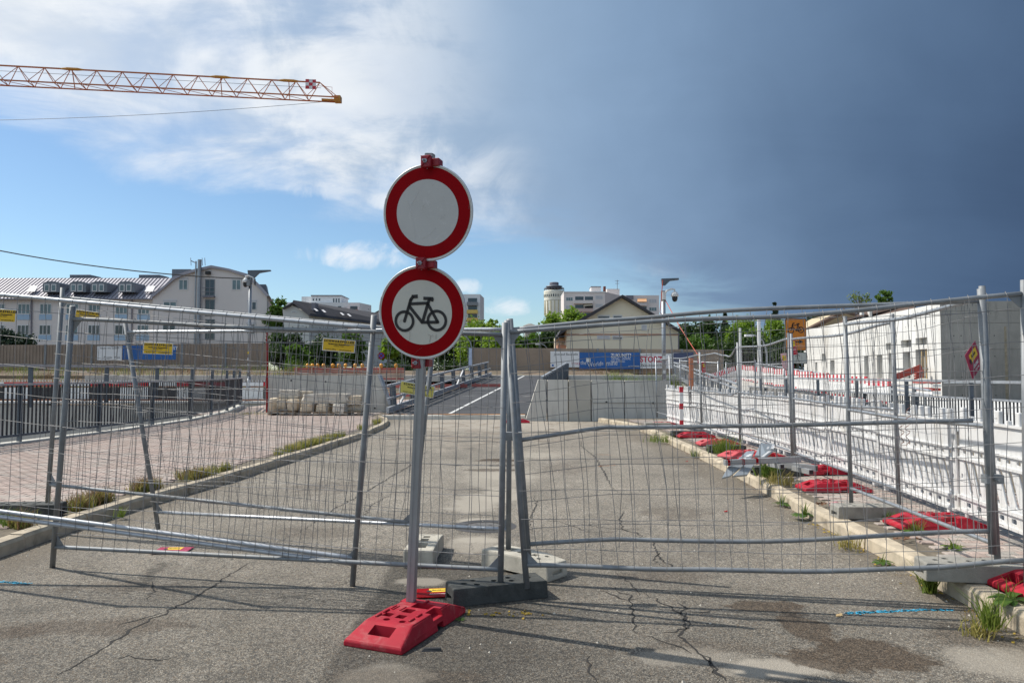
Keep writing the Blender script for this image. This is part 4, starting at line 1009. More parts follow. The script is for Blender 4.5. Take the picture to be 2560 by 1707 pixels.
wallbox(ab, zd, 832, 232, 1285, 342, 212, 9, WALLL, 'penthouse'); wallbox(ab, zd, 686, 250, 832, 342, 214, 9, WALLL, 'penthouse')
wallbox(ab, zd, 826, 226, 1290, 240, 211.7, 10, SEAM, 'roof_edge')
for x in (850, 897, 942, 1157, 1196, 1236): window(ab, zd, x, 275, x + 30, 318 if x < 1000 else 342, 211.95, pane=GLASSD, mull=0, fw=.12)
for x0, x1 in ((1235, 1285), (1420, 1530)):
    a_ = P2(zd, x0, 448, 210); b_ = P2(zd, x1, 395, 210); part(MB().box((a_.x, 209.9, a_.z), (b_.x, 210.1, b_.z)), 'loggia', GLASSD, ab)
a_ = P2(zd, 1400, 495, 209.5); b_ = P2(zd, 1542, 448, 209.5); part(MB().box((a_.x, 208.6, a_.z), (b_.x, 210, b_.z)), 'balcony', BALCO, ab)
window(ab, zd, 1328, 402, 1378, 460, 210, pane=ROLL, mull=0)
window(ab, zd, 1690, 428, 1706, 452, 209, pane=GLASSD, mull=0); window(ab, zd, 955, 385, 988, 408, 210, mull=0, pane=GLASSD); window(ab, zd, 1080, 395, 1115, 425, 210, mull=0)
wg = thing('white_gable_house', 'small white gable end peeking out left of the lower round sign', 'building', (-40, 150, 2))
part(MB().prism([P2(zd, 1720, 800, 150), P2(zd, 2050, 800, 150), P2(zd, 2050, 560, 150), P2(zd, 1862, 462, 150), P2(zd, 1720, 535, 150)], (0, 10, 0)), 'wall', WALLL, wg)
part(MB().prism([P2(zd, 1712, 530, 149.6), P2(zd, 1862, 450, 149.6), P2(zd, 2060, 555, 149.6), P2(zd, 2060, 568, 149.6), P2(zd, 1862, 464, 149.6), P2(zd, 1712, 543, 149.6)], (0, 11, 0)), 'roof', ROOFD, wg)

yb = thing('yellow_balcony_block', 'grey apartment block with yellow and grey balconies right of the round signs', 'building', (-25, 200, 2))
wallbox(yb, z3, 60, 282, 375, 800, 200, 12, WALLL)
part(MB().prism([P2(z3, 375, 800, 200), P2(z3, 411, 800, 212), P2(z3, 411, 318, 212), P2(z3, 375, 282, 200)], (-6, 4, 0)), 'wall', WALLL, yb)
for i, (y, m) in enumerate(((355, ZINC2), (428, BALCY), (503, BALCY), (578, BALCY))):
    a_ = P2(z3, 262, y, 200); b_ = P2(z3, 346, y - 36, 200); part(MB().box((a_.x, 199.9, a_.z), (b_.x, 200.1, b_.z)), 'loggia', GLASSD, yb)
    a_ = P2(z3, 250, y + 32, 199); b_ = P2(z3, 352, y, 199); part(MB().box((a_.x, 198.6, a_.z), (b_.x, 200, b_.z)), 'balcony', m, yb)
    window(yb, z3, 200, y - 38, 232, y - 6, 200, mull=0, pane=ROLL)

# --- water tower
wt = thing('water_tower', 'round cream water tower with a railed gallery and grey mushroom cap', 'water tower', (0, 330, 2))
TY = 330; c0 = P2(z3, 1066, 500, TY); sc = TY / F / 3.734
def tz(y): return P2(z3, 1066, y, TY).z
cx = c0.x
part(MB().lathe((cx, TY, 0), [(70 * sc, 2), (74 * sc, tz(560)), (60 * sc, tz(520)), (85 * sc, tz(492)), (88 * sc, tz(480)), (92 * sc, tz(345))], 36), 'tank', TOWERM, wt, smooth=False)
part(MB().lathe((cx, TY, 0), [(94 * sc, tz(343)), (95 * sc, tz(312))], 36), 'band', TOWERM, wt)
part(MB().lathe((cx, TY, 0), [(93 * sc, tz(312)), (93.5 * sc, tz(288))], 36), 'window_band', GLASSD, wt)
for k in range(28):
    a_ = 2 * math.pi * k / 28; part(MB().box((cx + 94.2 * sc * math.cos(a_) - .22, TY + 94.2 * sc * math.sin(a_) - .22, tz(312)), (cx + 94.2 * sc * math.cos(a_) + .22, TY + 94.2 * sc * math.sin(a_) + .22, tz(288))), 'mullion', TOWERM, wt)
part(MB().lathe((cx, TY, 0), [(95 * sc, tz(288)), (97 * sc, tz(270)), (97 * sc, tz(255)), (90 * sc, tz(250))], 36), 'parapet', TOWERM, wt)
for k in range(16):
    a_ = 2 * math.pi * k / 16; r_ = 92.5 * sc; part(MB().box((cx + r_ * math.cos(a_) - .12, TY + r_ * math.sin(a_) - .12, tz(480)), (cx + r_ * math.cos(a_) + .12, TY + r_ * math.sin(a_) + .12, tz(345))), 'rib', TOWERB, wt)
part(MB().lathe((cx, TY, 0), [(38 * sc, tz(252)), (34 * sc, tz(217))], 24), 'drum', CONCG, wt)
part(MB().lathe((cx, TY, 0), [(60 * sc, tz(222)), (80 * sc, tz(212)), (76 * sc, tz(207)), (40 * sc, tz(198))], 28), 'cap', DORM, wt)
part(MB().lathe((cx, TY, 0), [(40 * sc, tz(200)), (43 * sc, tz(192)), (43 * sc, tz(176)), (38 * sc, tz(172))], 24), 'top_drum', SEAM, wt)
for k in range(20):
    a_ = 2 * math.pi * k / 20; x_ = cx + 93 * sc * math.cos(a_); y_ = TY + 93 * sc * math.sin(a_)
    part(MB().box((x_ - .05, y_ - .05, tz(252)), (x_ + .05, y_ + .05, tz(226))), 'gallery_post', SEAM, wt)
mb = MB().lathe((cx, TY, 0), [(93.5 * sc, tz(231)), (94 * sc, tz(227))], 30); part(mb, 'gallery_rail', SEAM, wt)

# --- pink apartment block
pk = thing('pink_apartment_block', 'pale pink seven-storey apartment block with loggias, antennas and an orange awning', 'building', (20, 230, 2))
PY = 230
wallbox(pk, z3, 1158, 262, 1540, 900, PY, 14, WALLP); wallbox(pk, z3, 1540, 292, 2045, 900, PY + 12, 12, WALLP)
part(MB().prism([P2(z3, 1540, 900, PY + .1), P2(z3, 1700, 900, PY + 12), P2(z3, 1700, 300, PY + 12), P2(z3, 1540, 258, PY + .1)], (0, 3, 0)), 'wall', WALLP, pk)
wallbox(pk, z3, 1412, 212, 1502, 266, PY + 3, 5, WALLP, 'roof_house'); wallbox(pk, z3, 1560, 232, 1676, 300, PY + 13, 6, WALLP, 'roof_house')
wallbox(pk, z3, 1410, 208, 1504, 216, PY + 2.9, 5.3, SEAM, 'roof_edge'); wallbox(pk, z3, 1155, 256, 1545, 266, PY - .2, 14.5, WALLL, 'roof_edge'); wallbox(pk, z3, 1740, 292, 1806, 330, PY + 11.5, 3, SEAM, 'roof_house')
wallbox(pk, z3, 1528, 208, 1548, 256, PY + 4, 1.5, mat('brick_red', (.22, .08, .06), .9), 'chimney'); 
a_ = P2(z3, 1655, 238, PY + 13); b_ = P2(z3, 1655, 148, PY + 13); part(MB().tube([a_, b_], .09, 5), 'aerial', SEAM, pk)
for y in (158, 182): 
    a_ = P2(z3, 1635, y, PY + 13); b_ = P2(z3, 1673, y, PY + 13); part(MB().tube([a_, b_], .06, 5), 'aerial', SEAM, pk)
for i in range(5):
    y = 338 + i * 76
    a_ = P2(z3, 1262, y, PY); b_ = P2(z3, 1340, y - 34, PY); part(MB().box((a_.x, PY - .05, a_.z), (b_.x, PY + .1, b_.z)), 'loggia', GLASSD, pk)
    a_ = P2(z3, 1352, y, PY); b_ = P2(z3, 1428, y - 34, PY); part(MB().box((a_.x, PY - .05, a_.z), (b_.x, PY + .1, b_.z)), 'loggia', BLKM if i % 2 else GLASSD, pk)
    a_ = P2(z3, 1250, y + 30, PY - 1); b_ = P2(z3, 1428, y, PY - 1); part(MB().box((a_.x, PY - 1.2, a_.z), (b_.x, PY, b_.z)), 'balcony', BALCP if i % 2 else WALLP, pk)
    window(pk, z3, 1176, y - 28, 1240, y + 6, PY, mull=2, pane=(CURT, ROLL, ROLL, CURT, ROLL)[i]); window(pk, z3, 1450, y - 42, 1520, y - 8, PY, mull=0, pane=ROLL)
    window(pk, z3, 1952, y - 10, 2022, y + 26, PY + 12, mull=2, pane=(ROLL, CURT, ROLL, CURT, ROLL)[i]); window(pk, z3, 1578, y - 32, 1608, y + 2, PY + 10, mull=0, pane=CURT)
    a_ = P2(z3, 1845, y + 22, PY + 12); b_ = P2(z3, 1928, y - 16, PY + 12); part(MB().box((a_.x, PY + 11.9, a_.z), (b_.x, PY + 12.1, b_.z)), 'loggia', GLASSD, pk)
    a_ = P2(z3, 1838, y + 50, PY + 11); b_ = P2(z3, 1932, y + 20, PY + 11); part(MB().box((a_.x, PY + 10.8, a_.z), (b_.x, PY + 12, b_.z)), 'balcony', WALLP, pk)
part(MB().prism([P2(z3, 1845, 322, PY + 11.9), P2(z3, 1928, 322, PY + 11.9), P2(z3, 1930, 352, PY + 10.4), P2(z3, 1843, 352, PY + 10.4)], (0, .2, .1)), 'awning', AWN, pk)
part(MB().prism([P2(z3, 1342, 376, PY - .1), P2(z3, 1422, 370, PY - .1), P2(z3, 1424, 386, PY - 1.5), P2(z3, 1340, 392, PY - 1.5)], (0, .2, .1)), 'awning', mat('awning_cream', (.62, .55, .42), .7), pk)

# --- cream gable house (middle right)
ch = thing('cream_gable_house', 'broad cream two-storey house with dark gable roof and terracotta band', 'building', (10, 88, 1.8))
CY = 88
part(MB().prism([P2(z3, 1182, 1000, CY), P2(z3, 2222, 1000, CY), P2(z3, 2222, 612, CY), P2(z3, 1705, 296, CY), P2(z3, 1182, 600, CY)], (0, 12, 0)), 'wall', WALLC, ch)
part(MB().prism([P2(z3, 1100, 668, CY - .8), P2(z3, 1130, 612, CY - .8), P2(z3, 1705, 286, CY - .8), P2(z3, 1705, 312, CY - .8)], (0, 14, 0)), 'roof', ROOFD, ch)
part(MB().prism([P2(z3, 1705, 286, CY - .8), P2(z3, 2262, 622, CY - .8), P2(z3, 2240, 632, CY - .8), P2(z3, 1705, 312, CY - .8)], (0, 14, 0)), 'roof', ROOFD, ch)
a_ = P2(z3, 1182, 664, CY); b_ = P2(z3, 2224, 640, CY); part(MB().box((a_.x, CY - .08, a_.z), (b_.x, CY, b_.z - .15)), 'band', TERRA, ch)
for x0, y0, x1, y1, bl in ((1470, 476, 1588, 512, .3), (1612, 476, 1702, 512, .25), (1465, 664, 1588, 704, .95), (1608, 664, 1704, 706, .4), (1880, 566, 1932, 622, .9)): window(ch, z3, x0, y0, x1, y1, CY, mull=0, pane=GLASSD, blind=bl)
wallbox(ch, z3, 1070, 690, 1182, 800, CY + 4, 6, WALLC, 'wall'); wallbox(ch, z3, 1098, 755, 1178, 800, CY + 1, 3, TERRA, 'balcony')
part(MB().prism([P2(z3, 1085, 690, CY + 2), P2(z3, 1182, 606, CY + 2), P2(z3, 1182, 630, CY + 2), P2(z3, 1085, 706, CY + 2)], (0, 8, 0)), 'roof', ROOFD, ch)
a_ = P2(z3, 2228, 1000, CY); b_ = P2(z3, 2228, 640, CY); part(MB().tube([a_, b_], .08, 6), 'downpipe', SEAM, ch)
fg = thing('grey_hall', 'low grey hall roof with a ventilator between the trees, far behind the brown barrier', 'building', (-10, 260, 2))
wallbox(fg, z3, 740, 682, 960, 800, 260, 20, SEAM); a_ = P2(z3, 840, 680, 262); part(MB().lathe((a_.x, 262, a_.z - .5), [(2.0, 0), (1.9, 2.5), (2.6, 3), (2.4, 4.5), (.6, 5.2)], 14), 'ventilator', CONCG, fg)

# --- concrete shell building on the right
cs = thing('concrete_shell_building', 'unfinished white concrete building with deep window openings, shaded grey end wall', 'building', (26.1, 45, 0))
U = Vector((.105, 1, 0)).normalized(); W = Vector((U.y, -U.x, 0)); O = Vector((26.1, 45, 0))
def S(u, z, d=0.0): return O + U * u + W * d + Vector((0, 0, z))
def ou(px): k = (px - 1280) / F; return (O.x - k * O.y) / (k * U.y - U.x)      # distance along the long wall seen at photo column px
def oz(px, py): u = ou(px); return 1.6 + (932 - py) * S(u, 0).y / F
LW = ou(2010); HT = 5.85
ops = []
for x0, y0, x1, y1 in ((2318, 844, 2290, 862), (2279, 850, 2253, 868), (2240, 857, 2215, 874), (2318, 873, 2289, 946), (2276, 879, 2257, 946), (2238, 882, 2222, 946), (2205, 887, 2192, 946), (2171, 890, 2160, 946), (2086, 900, 2075, 934), (2064, 884, 2054, 904), (2043, 905, 2038, 930)):
    ops.append((ou(x0), ou(x1), oz((x0 + x1) / 2, y1), oz((x0 + x1) / 2, y0)))
us = sorted({0, LW} | {round(v, 3) for o in ops for v in o[:2]}); zs = sorted({-.4, HT} | {round(v, 3) for o in ops for v in o[2:]})
mb = MB()
def is_open(u, z): return any(a < u < b and c < z < d for a, b, c, d in ops)
for i in range(len(us) - 1):
    for j in range(len(zs) - 1):
        um = (us[i] + us[i + 1]) / 2; zm = (zs[j] + zs[j + 1]) / 2
        if not is_open(um, zm):
            mb.add([S(us[i], zs[j]), S(us[i + 1], zs[j]), S(us[i + 1], zs[j + 1]), S(us[i], zs[j + 1])], [(0, 1, 2, 3)])
for a, b, c, d in ops:
    q = [(a, c), (b, c), (b, d), (a, d)]
    for k in range(4):
        p, r = q[k], q[(k + 1) % 4]; mb.add([S(*p), S(*r), S(r[0], r[1], .38), S(p[0], p[1], .38)], [(0, 1, 2, 3)])
mb.add([S(0, HT), S(LW, HT), S(LW, HT, .38), S(0, HT, .38)], [(0, 1, 2, 3)])
o = MB(); me = bpy.data.meshes.new('wall'); me.from_pydata([tuple(v) for v in mb.v], [], mb.f); me.update(); me.materials.append(CONCW)
o = meshobj('long_wall', me, cs)
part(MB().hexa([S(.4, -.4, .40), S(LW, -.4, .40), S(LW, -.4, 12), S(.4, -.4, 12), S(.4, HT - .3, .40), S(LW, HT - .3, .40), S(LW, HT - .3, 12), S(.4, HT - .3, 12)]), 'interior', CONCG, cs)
# panels of the end wall, with joints
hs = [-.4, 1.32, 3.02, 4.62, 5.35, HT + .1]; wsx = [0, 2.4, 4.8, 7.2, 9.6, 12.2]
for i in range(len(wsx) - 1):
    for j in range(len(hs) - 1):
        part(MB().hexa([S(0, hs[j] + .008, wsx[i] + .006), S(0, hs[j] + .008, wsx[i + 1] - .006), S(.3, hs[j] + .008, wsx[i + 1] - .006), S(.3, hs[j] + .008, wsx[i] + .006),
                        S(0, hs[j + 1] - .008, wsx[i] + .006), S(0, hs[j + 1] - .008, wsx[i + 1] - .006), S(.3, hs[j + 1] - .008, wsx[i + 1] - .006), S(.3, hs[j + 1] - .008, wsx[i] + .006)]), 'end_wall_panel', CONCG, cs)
part(MB().hexa([S(.06, -.4, .01), S(.06, -.4, 12.1), S(.25, -.4, 12.1), S(.25, -.4, .01), S(.06, HT, .01), S(.06, HT, 12.1), S(.25, HT, 12.1), S(.25, HT, .01)]), 'wall_core', mat('joint_dark', (.10, .10, .10), .9), cs)
part(MB().hexa([S(-.02, .95, .1), S(-.02, .95, 12), S(0, .95, 12), S(0, .95, .1), S(-.02, 1.12, .1), S(-.02, 1.12, 12), S(0, 1.12, 12), S(0, 1.12, .1)]), 'pour_line', CONCW, cs)
rm = mat('rust_streak', (.27, .235, .17), .9, 0, .2, 4)
part(MB().hexa([S(-.006, -.3, 3.62), S(-.006, -.3, 3.80), S(0, -.3, 3.80), S(0, -.3, 3.62), S(-.006, 4.4, 3.64), S(-.006, 4.4, 3.76), S(0, 4.4, 3.76), S(0, 4.4, 3.64)]), 'rust_streak', rm, cs)
mb = MB()
for i in range(6):
    for z in (.25, 1.35, 2.6, 3.85):
        for dx in (0, .42):
            c = S(-.008, z, .75 + i * 1.9 + dx); mb.disc(c, W, (0, 0, 1), 0, .035, 8)
part(mb, 'tie_holes', BLK, cs, kind='stuff')
mb = MB()
for i in range(20):
    for z in (.6, 1.9, 3.4, 4.7): c = S(.8 + i * 1.4, z, -.008); mb.disc(c, U, (0, 0, 1), 0, .03, 8)
part(mb, 'tie_holes', BLK, cs, kind='stuff')
# things in the big openings
for k, (u, d) in enumerate(((ou(2300), .15), (ou(2312), .12))): part(MB().beam(S(u, .1, d), S(u, oz(2300, 872), d), .10, .10), 'timber_prop', WOODL, cs)
for z in (1.9,): part(MB().beam(S(ou(2320), z, -.06), S(ou(2230), z, -.06), .05, .05), 'scaffold_rail', ZINC, cs)
rbm = mat('red_beam', (.33, .05, .035), .6, .1, .1, 3)
rb = thing('red_steel_beam', 'rust red steel beam leaning up into the right-most opening of the concrete building', 'beam', tuple(S(3, .2, -.6)))
a_ = at(2236, 944, 47); b_ = at(2304, 918, 46.5); part(MB().beam(a_, b_, .30, .38), 'web', rbm, rb)
rb2 = thing('red_steel_crate', 'rust red steel trough in front of the concrete building, below the leaning beam', 'crate', tuple(at(2300, 950, 44.5)))
for k in range(3): part(MB().beam(at(2288, 946 - k * 6, 44.5), at(2307, 940 - k * 6, 44.5), .25, .10), 'side', rbm, rb2)
for k in range(4):
    tb_ = thing('timber_stack', ['lowest', 'second', 'third', 'topmost'][k] + ' layer of the banded formwork stack at the corner of the concrete building', 'timber', tuple(at(2342, 984 - k * 9, 40)), group='banded formwork stack')
    a_ = at(2332, 986 - k * 9, 40); b_ = at(2352, 979 - k * 9, 40); part(MB().box((a_.x, 40, a_.z), (b_.x, 42, b_.z)), 'boards', rbm if k % 2 else CONCW, tb_)

def gable_house(name, label, pts_wall, Y, dep, roofpts, wm, rmt):
    t = thing(name, label, 'building', tuple(at(*pts_wall[0], Y)))
    part(MB().prism([at(x, y, Y) for x, y in pts_wall], (0, dep, 0)), 'wall', wm, t)
    for rp in roofpts: part(MB().prism([at(x, y, Yd) for x, y, Yd in rp], (0, .3, .25)), 'roof', rmt, t)
    return t
gable_house('beige_house', 'beige gable wall with brown roof edge, behind the left end of the white concrete wall', [(2012, 850), (2180, 900), (2180, 800), (2137, 785), (2100, 783), (2012, 826)], 112, 10, [[(2005, 830, 111), (2110, 776, 111), (2112, 784, 111), (2010, 836, 111)], [(2110, 774, 111), (2145, 788, 111), (2145, 793, 111), (2110, 783, 111)]], WALLB, ROOFB)
bh = gable_house('brown_roof_house', 'long brown tiled roof with two small chimneys rising behind the white concrete wall', [(2085, 820), (2300, 820), (2300, 770), (2090, 815)], 100, 10, [[(2088, 818, 99), (2112, 802, 99), (2285, 760, 106), (2180, 776, 112)], [(2088, 819, 99), (2290, 790, 99), (2290, 762, 106), (2112, 803, 101)]], WALLB, ROOFB)
for x in (2157, 2177): a_ = at(x - 3, 789, 101); b_ = at(x + 3, 776, 101); part(MB().box((a_.x, 101, a_.z - 1), (b_.x, 101.6, b_.z)), 'chimney', CONCW, bh)

# ================================================================ NOISE BARRIERS AND BANNERS
def noise_barrier(label, x0, x1, ytop, ytop2, Y, Y2, zb):
    t = thing('noise_barrier', label, 'noise barrier', tuple(at((x0 + x1) / 2, 925, Y)))
    A = at(x0, ytop, Y); B = at(x1, ytop2, Y2); Ln = (B - A).length; n = max(1, round(Ln / 4)); 
    for i in range(n):
        p = A.lerp(B, i / n); q = A.lerp(B, (i + 1) / n)
        part(MB().prism([(p.x + .02, p.y, zb), (q.x - .02, q.y, zb), (q.x - .02, q.y, q.z), (p.x + .02, p.y, p.z)], (0, .14, 0)), 'panel', BROWNW, t)
        part(MB().box((p.x - .09, p.y - .08, zb), (p.x + .09, p.y + .2, p.z + .02)), 'post', ZINC2, t)
    mb = MB()
    for i in range(int(Ln / .28)):
        p = A.lerp(B, (i + .5) * .28 / Ln); mb.box((p.x - .045, p.y - .05, zb + .02), (p.x + .045, p.y, p.z - .03))
    part(mb, 'slats', BROWNW, t, kind='stuff')
    return t
noise_barrier('long brown slatted noise barrier in front of the hotel, left', -250, 672, 864, 858, 68, 74, 1.5)
noise_barrier('long brown slatted noise barrier with banners, in front of the cream house', 1178, 1810, 869, 874, 66, 66, 1.5)
a_ = at(1176, 869, 65.8); po = thing('barrier_end_post', 'pale blue end post of the right-hand brown noise barrier', 'post', (a_.x, 65.8, 1.5)); part(MB().box((a_.x - .14, 65.6, 1.4), (a_.x + .14, 66.0, a_.z)), 'shaft', mat('pale_blue_steel', (.42, .50, .66), .5), po)
def banner(label, x0, y0, x1, y1, Y, m):
    a_ = at(x0, y1, Y); b_ = at(x1, y0, Y)
    t = thing('banner', label, 'banner', ((a_.x + b_.x) / 2, Y, (a_.z + b_.z) / 2))
    w_, h_ = b_.x - a_.x, b_.z - a_.z
    part(MB().box((-w_ / 2, -.012, -h_ / 2), (w_ / 2, .012, h_ / 2)), 'sheet', m, t, world=False)
    return t, w_, h_
BY = 65.6
zb = crop(1400, 860, 7.35)
def bl(x, y, t, c=None): p = at(*zb(x, y), BY); return p.x - t.location.x, p.z - t.location.z
tw1, w_, h_ = banner('white banner with faint grey print left of the blue banner', 1376, 878, 1448, 918, BY, WHITEB)
put_text('Jetzt auf Baustelle', .30, GREYT, tw1, *bl(110, 188, tw1), y=-.02); put_text('STORZ', .24, STORZR, tw1, *bl(290, 362, tw1), y=-.02)
part(MB().box((-1.15, -.02, -.62), (-.98, -.014, -.45)), 'mark', BLUEB, tw1, world=False)
tb1, w_, h_ = banner('blue banner with white lettering and scrawled graffiti on the brown barrier', 1449, 881, 1600, 922, BY, BLUEB)
put_text('ZUKUNFT?', .46, WHITEFOIL, tb1, *bl(1120, 212, tb1), y=-.02, bold=.012).scale.x = .80; put_text('GENAU UNSERE', .28, WHITEFOIL, tb1, *bl(1120, 270, tb1), y=-.02).scale.x = .85; put_text('BAUSTELLE.', .28, WHITEFOIL, tb1, *bl(1072, 318, tb1), y=-.02).scale.x = .85
put_text('ROSSMEIER', .20, WHITEFOIL, tb1, *bl(1360, 410, tb1), y=-.02)
for k, (s_, x, y, sz) in enumerate((('the', 430, 345, .50), ('World', 630, 372, .56), ('is', 775, 352, .48), ('mine', 950, 350, .66))):
    o = put_text(s_, sz, WHITEFOIL, tb1, *bl(x, y, tb1), y=-.025, name='graffiti'); o.rotation_euler = (0, R((3, -5, 2, -4)[k]), 0); o.scale.x = .8
a_ = bl(520, 290, tb1); part(MB().box((a_[0] - .19, -.02, a_[1] - .19), (a_[0] + .19, -.014, a_[1] + .19)), 'emblem', WHITEFOIL, tb1, world=False)
ts1, w_, h_ = banner('white banner with large red company lettering, partly hidden by the lamp post', 1601, 883, 1716, 921, BY, WHITEB)
o = put_text('STORZ', .72, STORZR, ts1, *bl(1675, 285, ts1), y=-.02, bold=.02).scale.x = .88; put_text('Wir bauen für', .33, GREYT, ts1, *bl(1700, 388, ts1), y=-.02, spacing=1.1, bold=.003)
for k in range(3): xx, zz_ = bl(1905 + k * 26, 320 - k * 14, ts1); part(MB().beam((xx - .05, -.018, zz_ - .10), (xx + .05, -.018, zz_ + .10), .045, .004), 'red_stroke', STORZR, ts1, world=False)
td1, w_, h_ = banner('dark blue banner at the right end of the brown barrier', 1684, 880, 1734, 905, 65.4, mat('banner_navy', (.06, .08, .16), .6))
zl = z1
tl1, w_, h_ = banner('crumpled white banner on the left brown barrier, behind the mesh fence', *zl(815, 890), *zl(1025, 1008), 67.2, WHITEB)
put_text('Bauen mit System', .24, GREYT, tl1, 0, h_ * .36, y=-.02); put_text('Projekt  West', .26, GREYT, tl1, w_ * .1, -h_ * .30, y=-.02)
tl2, w_, h_ = banner('blue banner on the left brown barrier, behind a yellow fence plate', *zl(1028, 885), *zl(1478, 1003), 67.1, BLUEB)
put_text('ZUKUNFT IST', .40, WHITEFOIL, tl2, w_ * .28, h_ * .30, y=-.02, bold=.01)

# ================================================================ VEGETATION
def leaves(centers, n, size, rnd, spread):
    mb = MB(); v = mb.v; f = mb.f
    for i in range(n):
        c, s = rnd.choice(centers); g = Vector((rnd.gauss(0, 1), rnd.gauss(0, 1), rnd.gauss(0, .8))) * s * spread
        p = c + g; a = Vector((rnd.gauss(0, 1), rnd.gauss(0, 1), rnd.gauss(0, 1))).normalized(); b = a.cross(Vector((rnd.gauss(0, 1), rnd.gauss(0, 1), rnd.gauss(0, 1)))).normalized()
        k = size * rnd.uniform(.6, 1.4); a = a * k; b = b * k * .6; m = len(v)
        v += [tuple(p - a), tuple(p - b), tuple(p + a), tuple(p + b)]; f.append((m, m + 1, m + 2, m + 3))
    return mb
def tree(label, px, ytop, ybot, hw, Y, m, seed, n=2600, size=None, group=None, name='leafy_tree', sparse=False, base_z=None, conic=False):
    rnd = random.Random(seed); top = at(px, ytop, Y); bot = at(px, ybot, Y); r = hw * Y / F; zc_ = (top.z + bot.z) / 2; rz = (top.z - bot.z) / 2
    bz = base_z if base_z is not None else 1.7; t = thing(name, label, 'tree', (top.x, Y, bz), group=group)
    size = size or max(.16, Y / F * 4.2); n = int(n * 1.9)
    cs_ = []; k = 26 if not sparse else 40
    for i in range(k):
        while True:
            d = Vector((rnd.uniform(-1, 1), rnd.uniform(-1, 1), rnd.uniform(-1, 1)))
            if .25 < d.length < 1: break
        if conic: h = rnd.random(); rr = (1 - h) * .95 + .04; a_ = rnd.random() * 6.28; q = rnd.uniform(.5, 1); d = Vector((rr * math.cos(a_) * q, rr * math.sin(a_) * q, h * 2 - 1)); s_ = .12 * r + .22 * r * (1 - h)
        else: d = d.normalized() * (d.length ** .5); s_ = r * rnd.uniform(.20, .42)
        cs_.append((Vector((top.x + d.x * r * .78, Y + d.y * r * .78, zc_ + d.z * rz * (.80 if not conic else 1))), s_ * (.55 if sparse else 1)))
    tr = MB(); c0 = Vector((top.x, Y, zc_)); th = max(.12, r * .07)
    tr.tube([(top.x, Y, bz - .3), (top.x + rnd.uniform(-.1, .1) * r, Y, (bz + zc_) / 2), c0 + Vector((0, 0, rz * .5))], [th, th * .8, th * .25], 7)
    part(tr, 'trunk', BARK, t)
    lm = MB()
    for c, s_ in rnd.sample(cs_, min(len(cs_), 14 if not sparse else 34)):
        st_ = Vector((top.x, Y, bz + (zc_ - bz) * rnd.uniform(.5, 1.05))); md = st_.lerp(c, .5) + Vector((0, 0, -.06 * r)); lm.tube([st_, md, c], [th * .4, th * .26, th * .10], 5, cap=False)
    part(lm, 'limbs', BARK, t, kind='stuff')
    part(leaves(cs_, n, size, rnd, .62), 'crown', m, t); return t
T = tree
T('dark bushy tree beside the hotel gable, behind the red pole', 716, 826, 925, 44, 84, LEAFD, 1, 4200)
T('taller mid-green tree between the hotel gable and the dark roof', 700, 742, 840, 32, 96, LEAFM, 2, 2600)
T('dark green shrub-like tree in front of the row house, below the yellow plate', 800, 838, 925, 44, 86, LEAFD, 3, 3000)
T('airy light green tree in front of the row house', 882, 826, 918, 34, 84, LEAFM, 4, 1800)
T('bright green small tree just left of the lower sign', 972, 840, 912, 24, 80, LEAFL, 5, 1600)
T('dark tree behind the lower round sign', 1020, 830, 930, 42, 90, LEAFD, 6, 2200)
T('dark tree right of the lower round sign', 1130, 815, 935, 44, 86, LEAFD, 7, 3000)
T('light green tree behind the curved street lamp', 1195, 797, 920, 54, 82, LEAFL, 8, 4600)
T('slender wispy tree with loose top left of the brown barrier', 1232, 780, 905, 22, 90, LEAFL, 9, 1100, sparse=True)
T('bright yellow-green tree close to the left end of the brown barrier', 1252, 812, 915, 44, 78, LEAFL, 10, 3600)
T('low green tree before the grey hall', 1300, 843, 880, 24, 120, LEAFM, 11, 1500)
T('round green tree behind the fence post, by the grey hall', 1338, 838, 880, 26, 125, LEAFM, 12, 1500)
T('bright green tree below the water tower', 1396, 786, 872, 48, 110, LEAFL, 13, 4200)
T('green tree between the water tower and the cream house roof', 1440, 776, 835, 36, 150, LEAFL, 14, 2200)
T('dark green tree left of the water tower foot, over the barrier', 1378, 826, 885, 30, 95, LEAFD, 15, 1800)
T('dark tree directly right of the cream house', 1722, 804, 915, 44, 100, LEAFD, 16, 2800)
T('dense dark tree in the middle of the right-hand grove', 1788, 799, 920, 60, 98, LEAFD, 17, 4200)
T('mid-green tree at the front of the right-hand grove', 1750, 836, 920, 44, 88, LEAFM, 18, 2400)
T('yellow-green tree behind the white lamp post', 1868, 799, 920, 54, 92, LEAFL, 19, 3600)
T('dark tree filling the gap behind the yellow-green tree', 1850, 832, 928, 66, 80, LEAFD, 20, 3200)
T('yellow-green tree behind the orange detour sign', 1935, 797, 915, 54, 94, LEAFL, 21, 3600)
T('dark tree behind the pedestrian sign', 1965, 828, 928, 60, 84, LEAFD, 22, 3000)
T('tall conifer with pointed tip rising above the right-hand grove', 1937, 757, 830, 15, 120, LEAFC, 23, 1500, conic=True, name='conifer')
T('small pointed conifer tip above the dark grove', 1812, 784, 830, 10, 125, LEAFC, 24, 800, conic=True, name='conifer')
T('dark green tree behind the beige house roof', 2045, 786, 830, 26, 130, LEAFD, 25, 1500)
T('half bare tree with thin brown twigs above the concrete building', 2148, 720, 775, 30, 130, GRASSM, 26, 150, sparse=True, size=.20)
T('light green tree right of the half bare tree, above the concrete building', 2210, 723, 766, 24, 130, LEAFM, 27, 420, sparse=True, size=.24)
T('dark conifer hedge bush at the left picture edge, before the hotel', 25, 825, 880, 50, 82, LEAFC, 28, 2600)
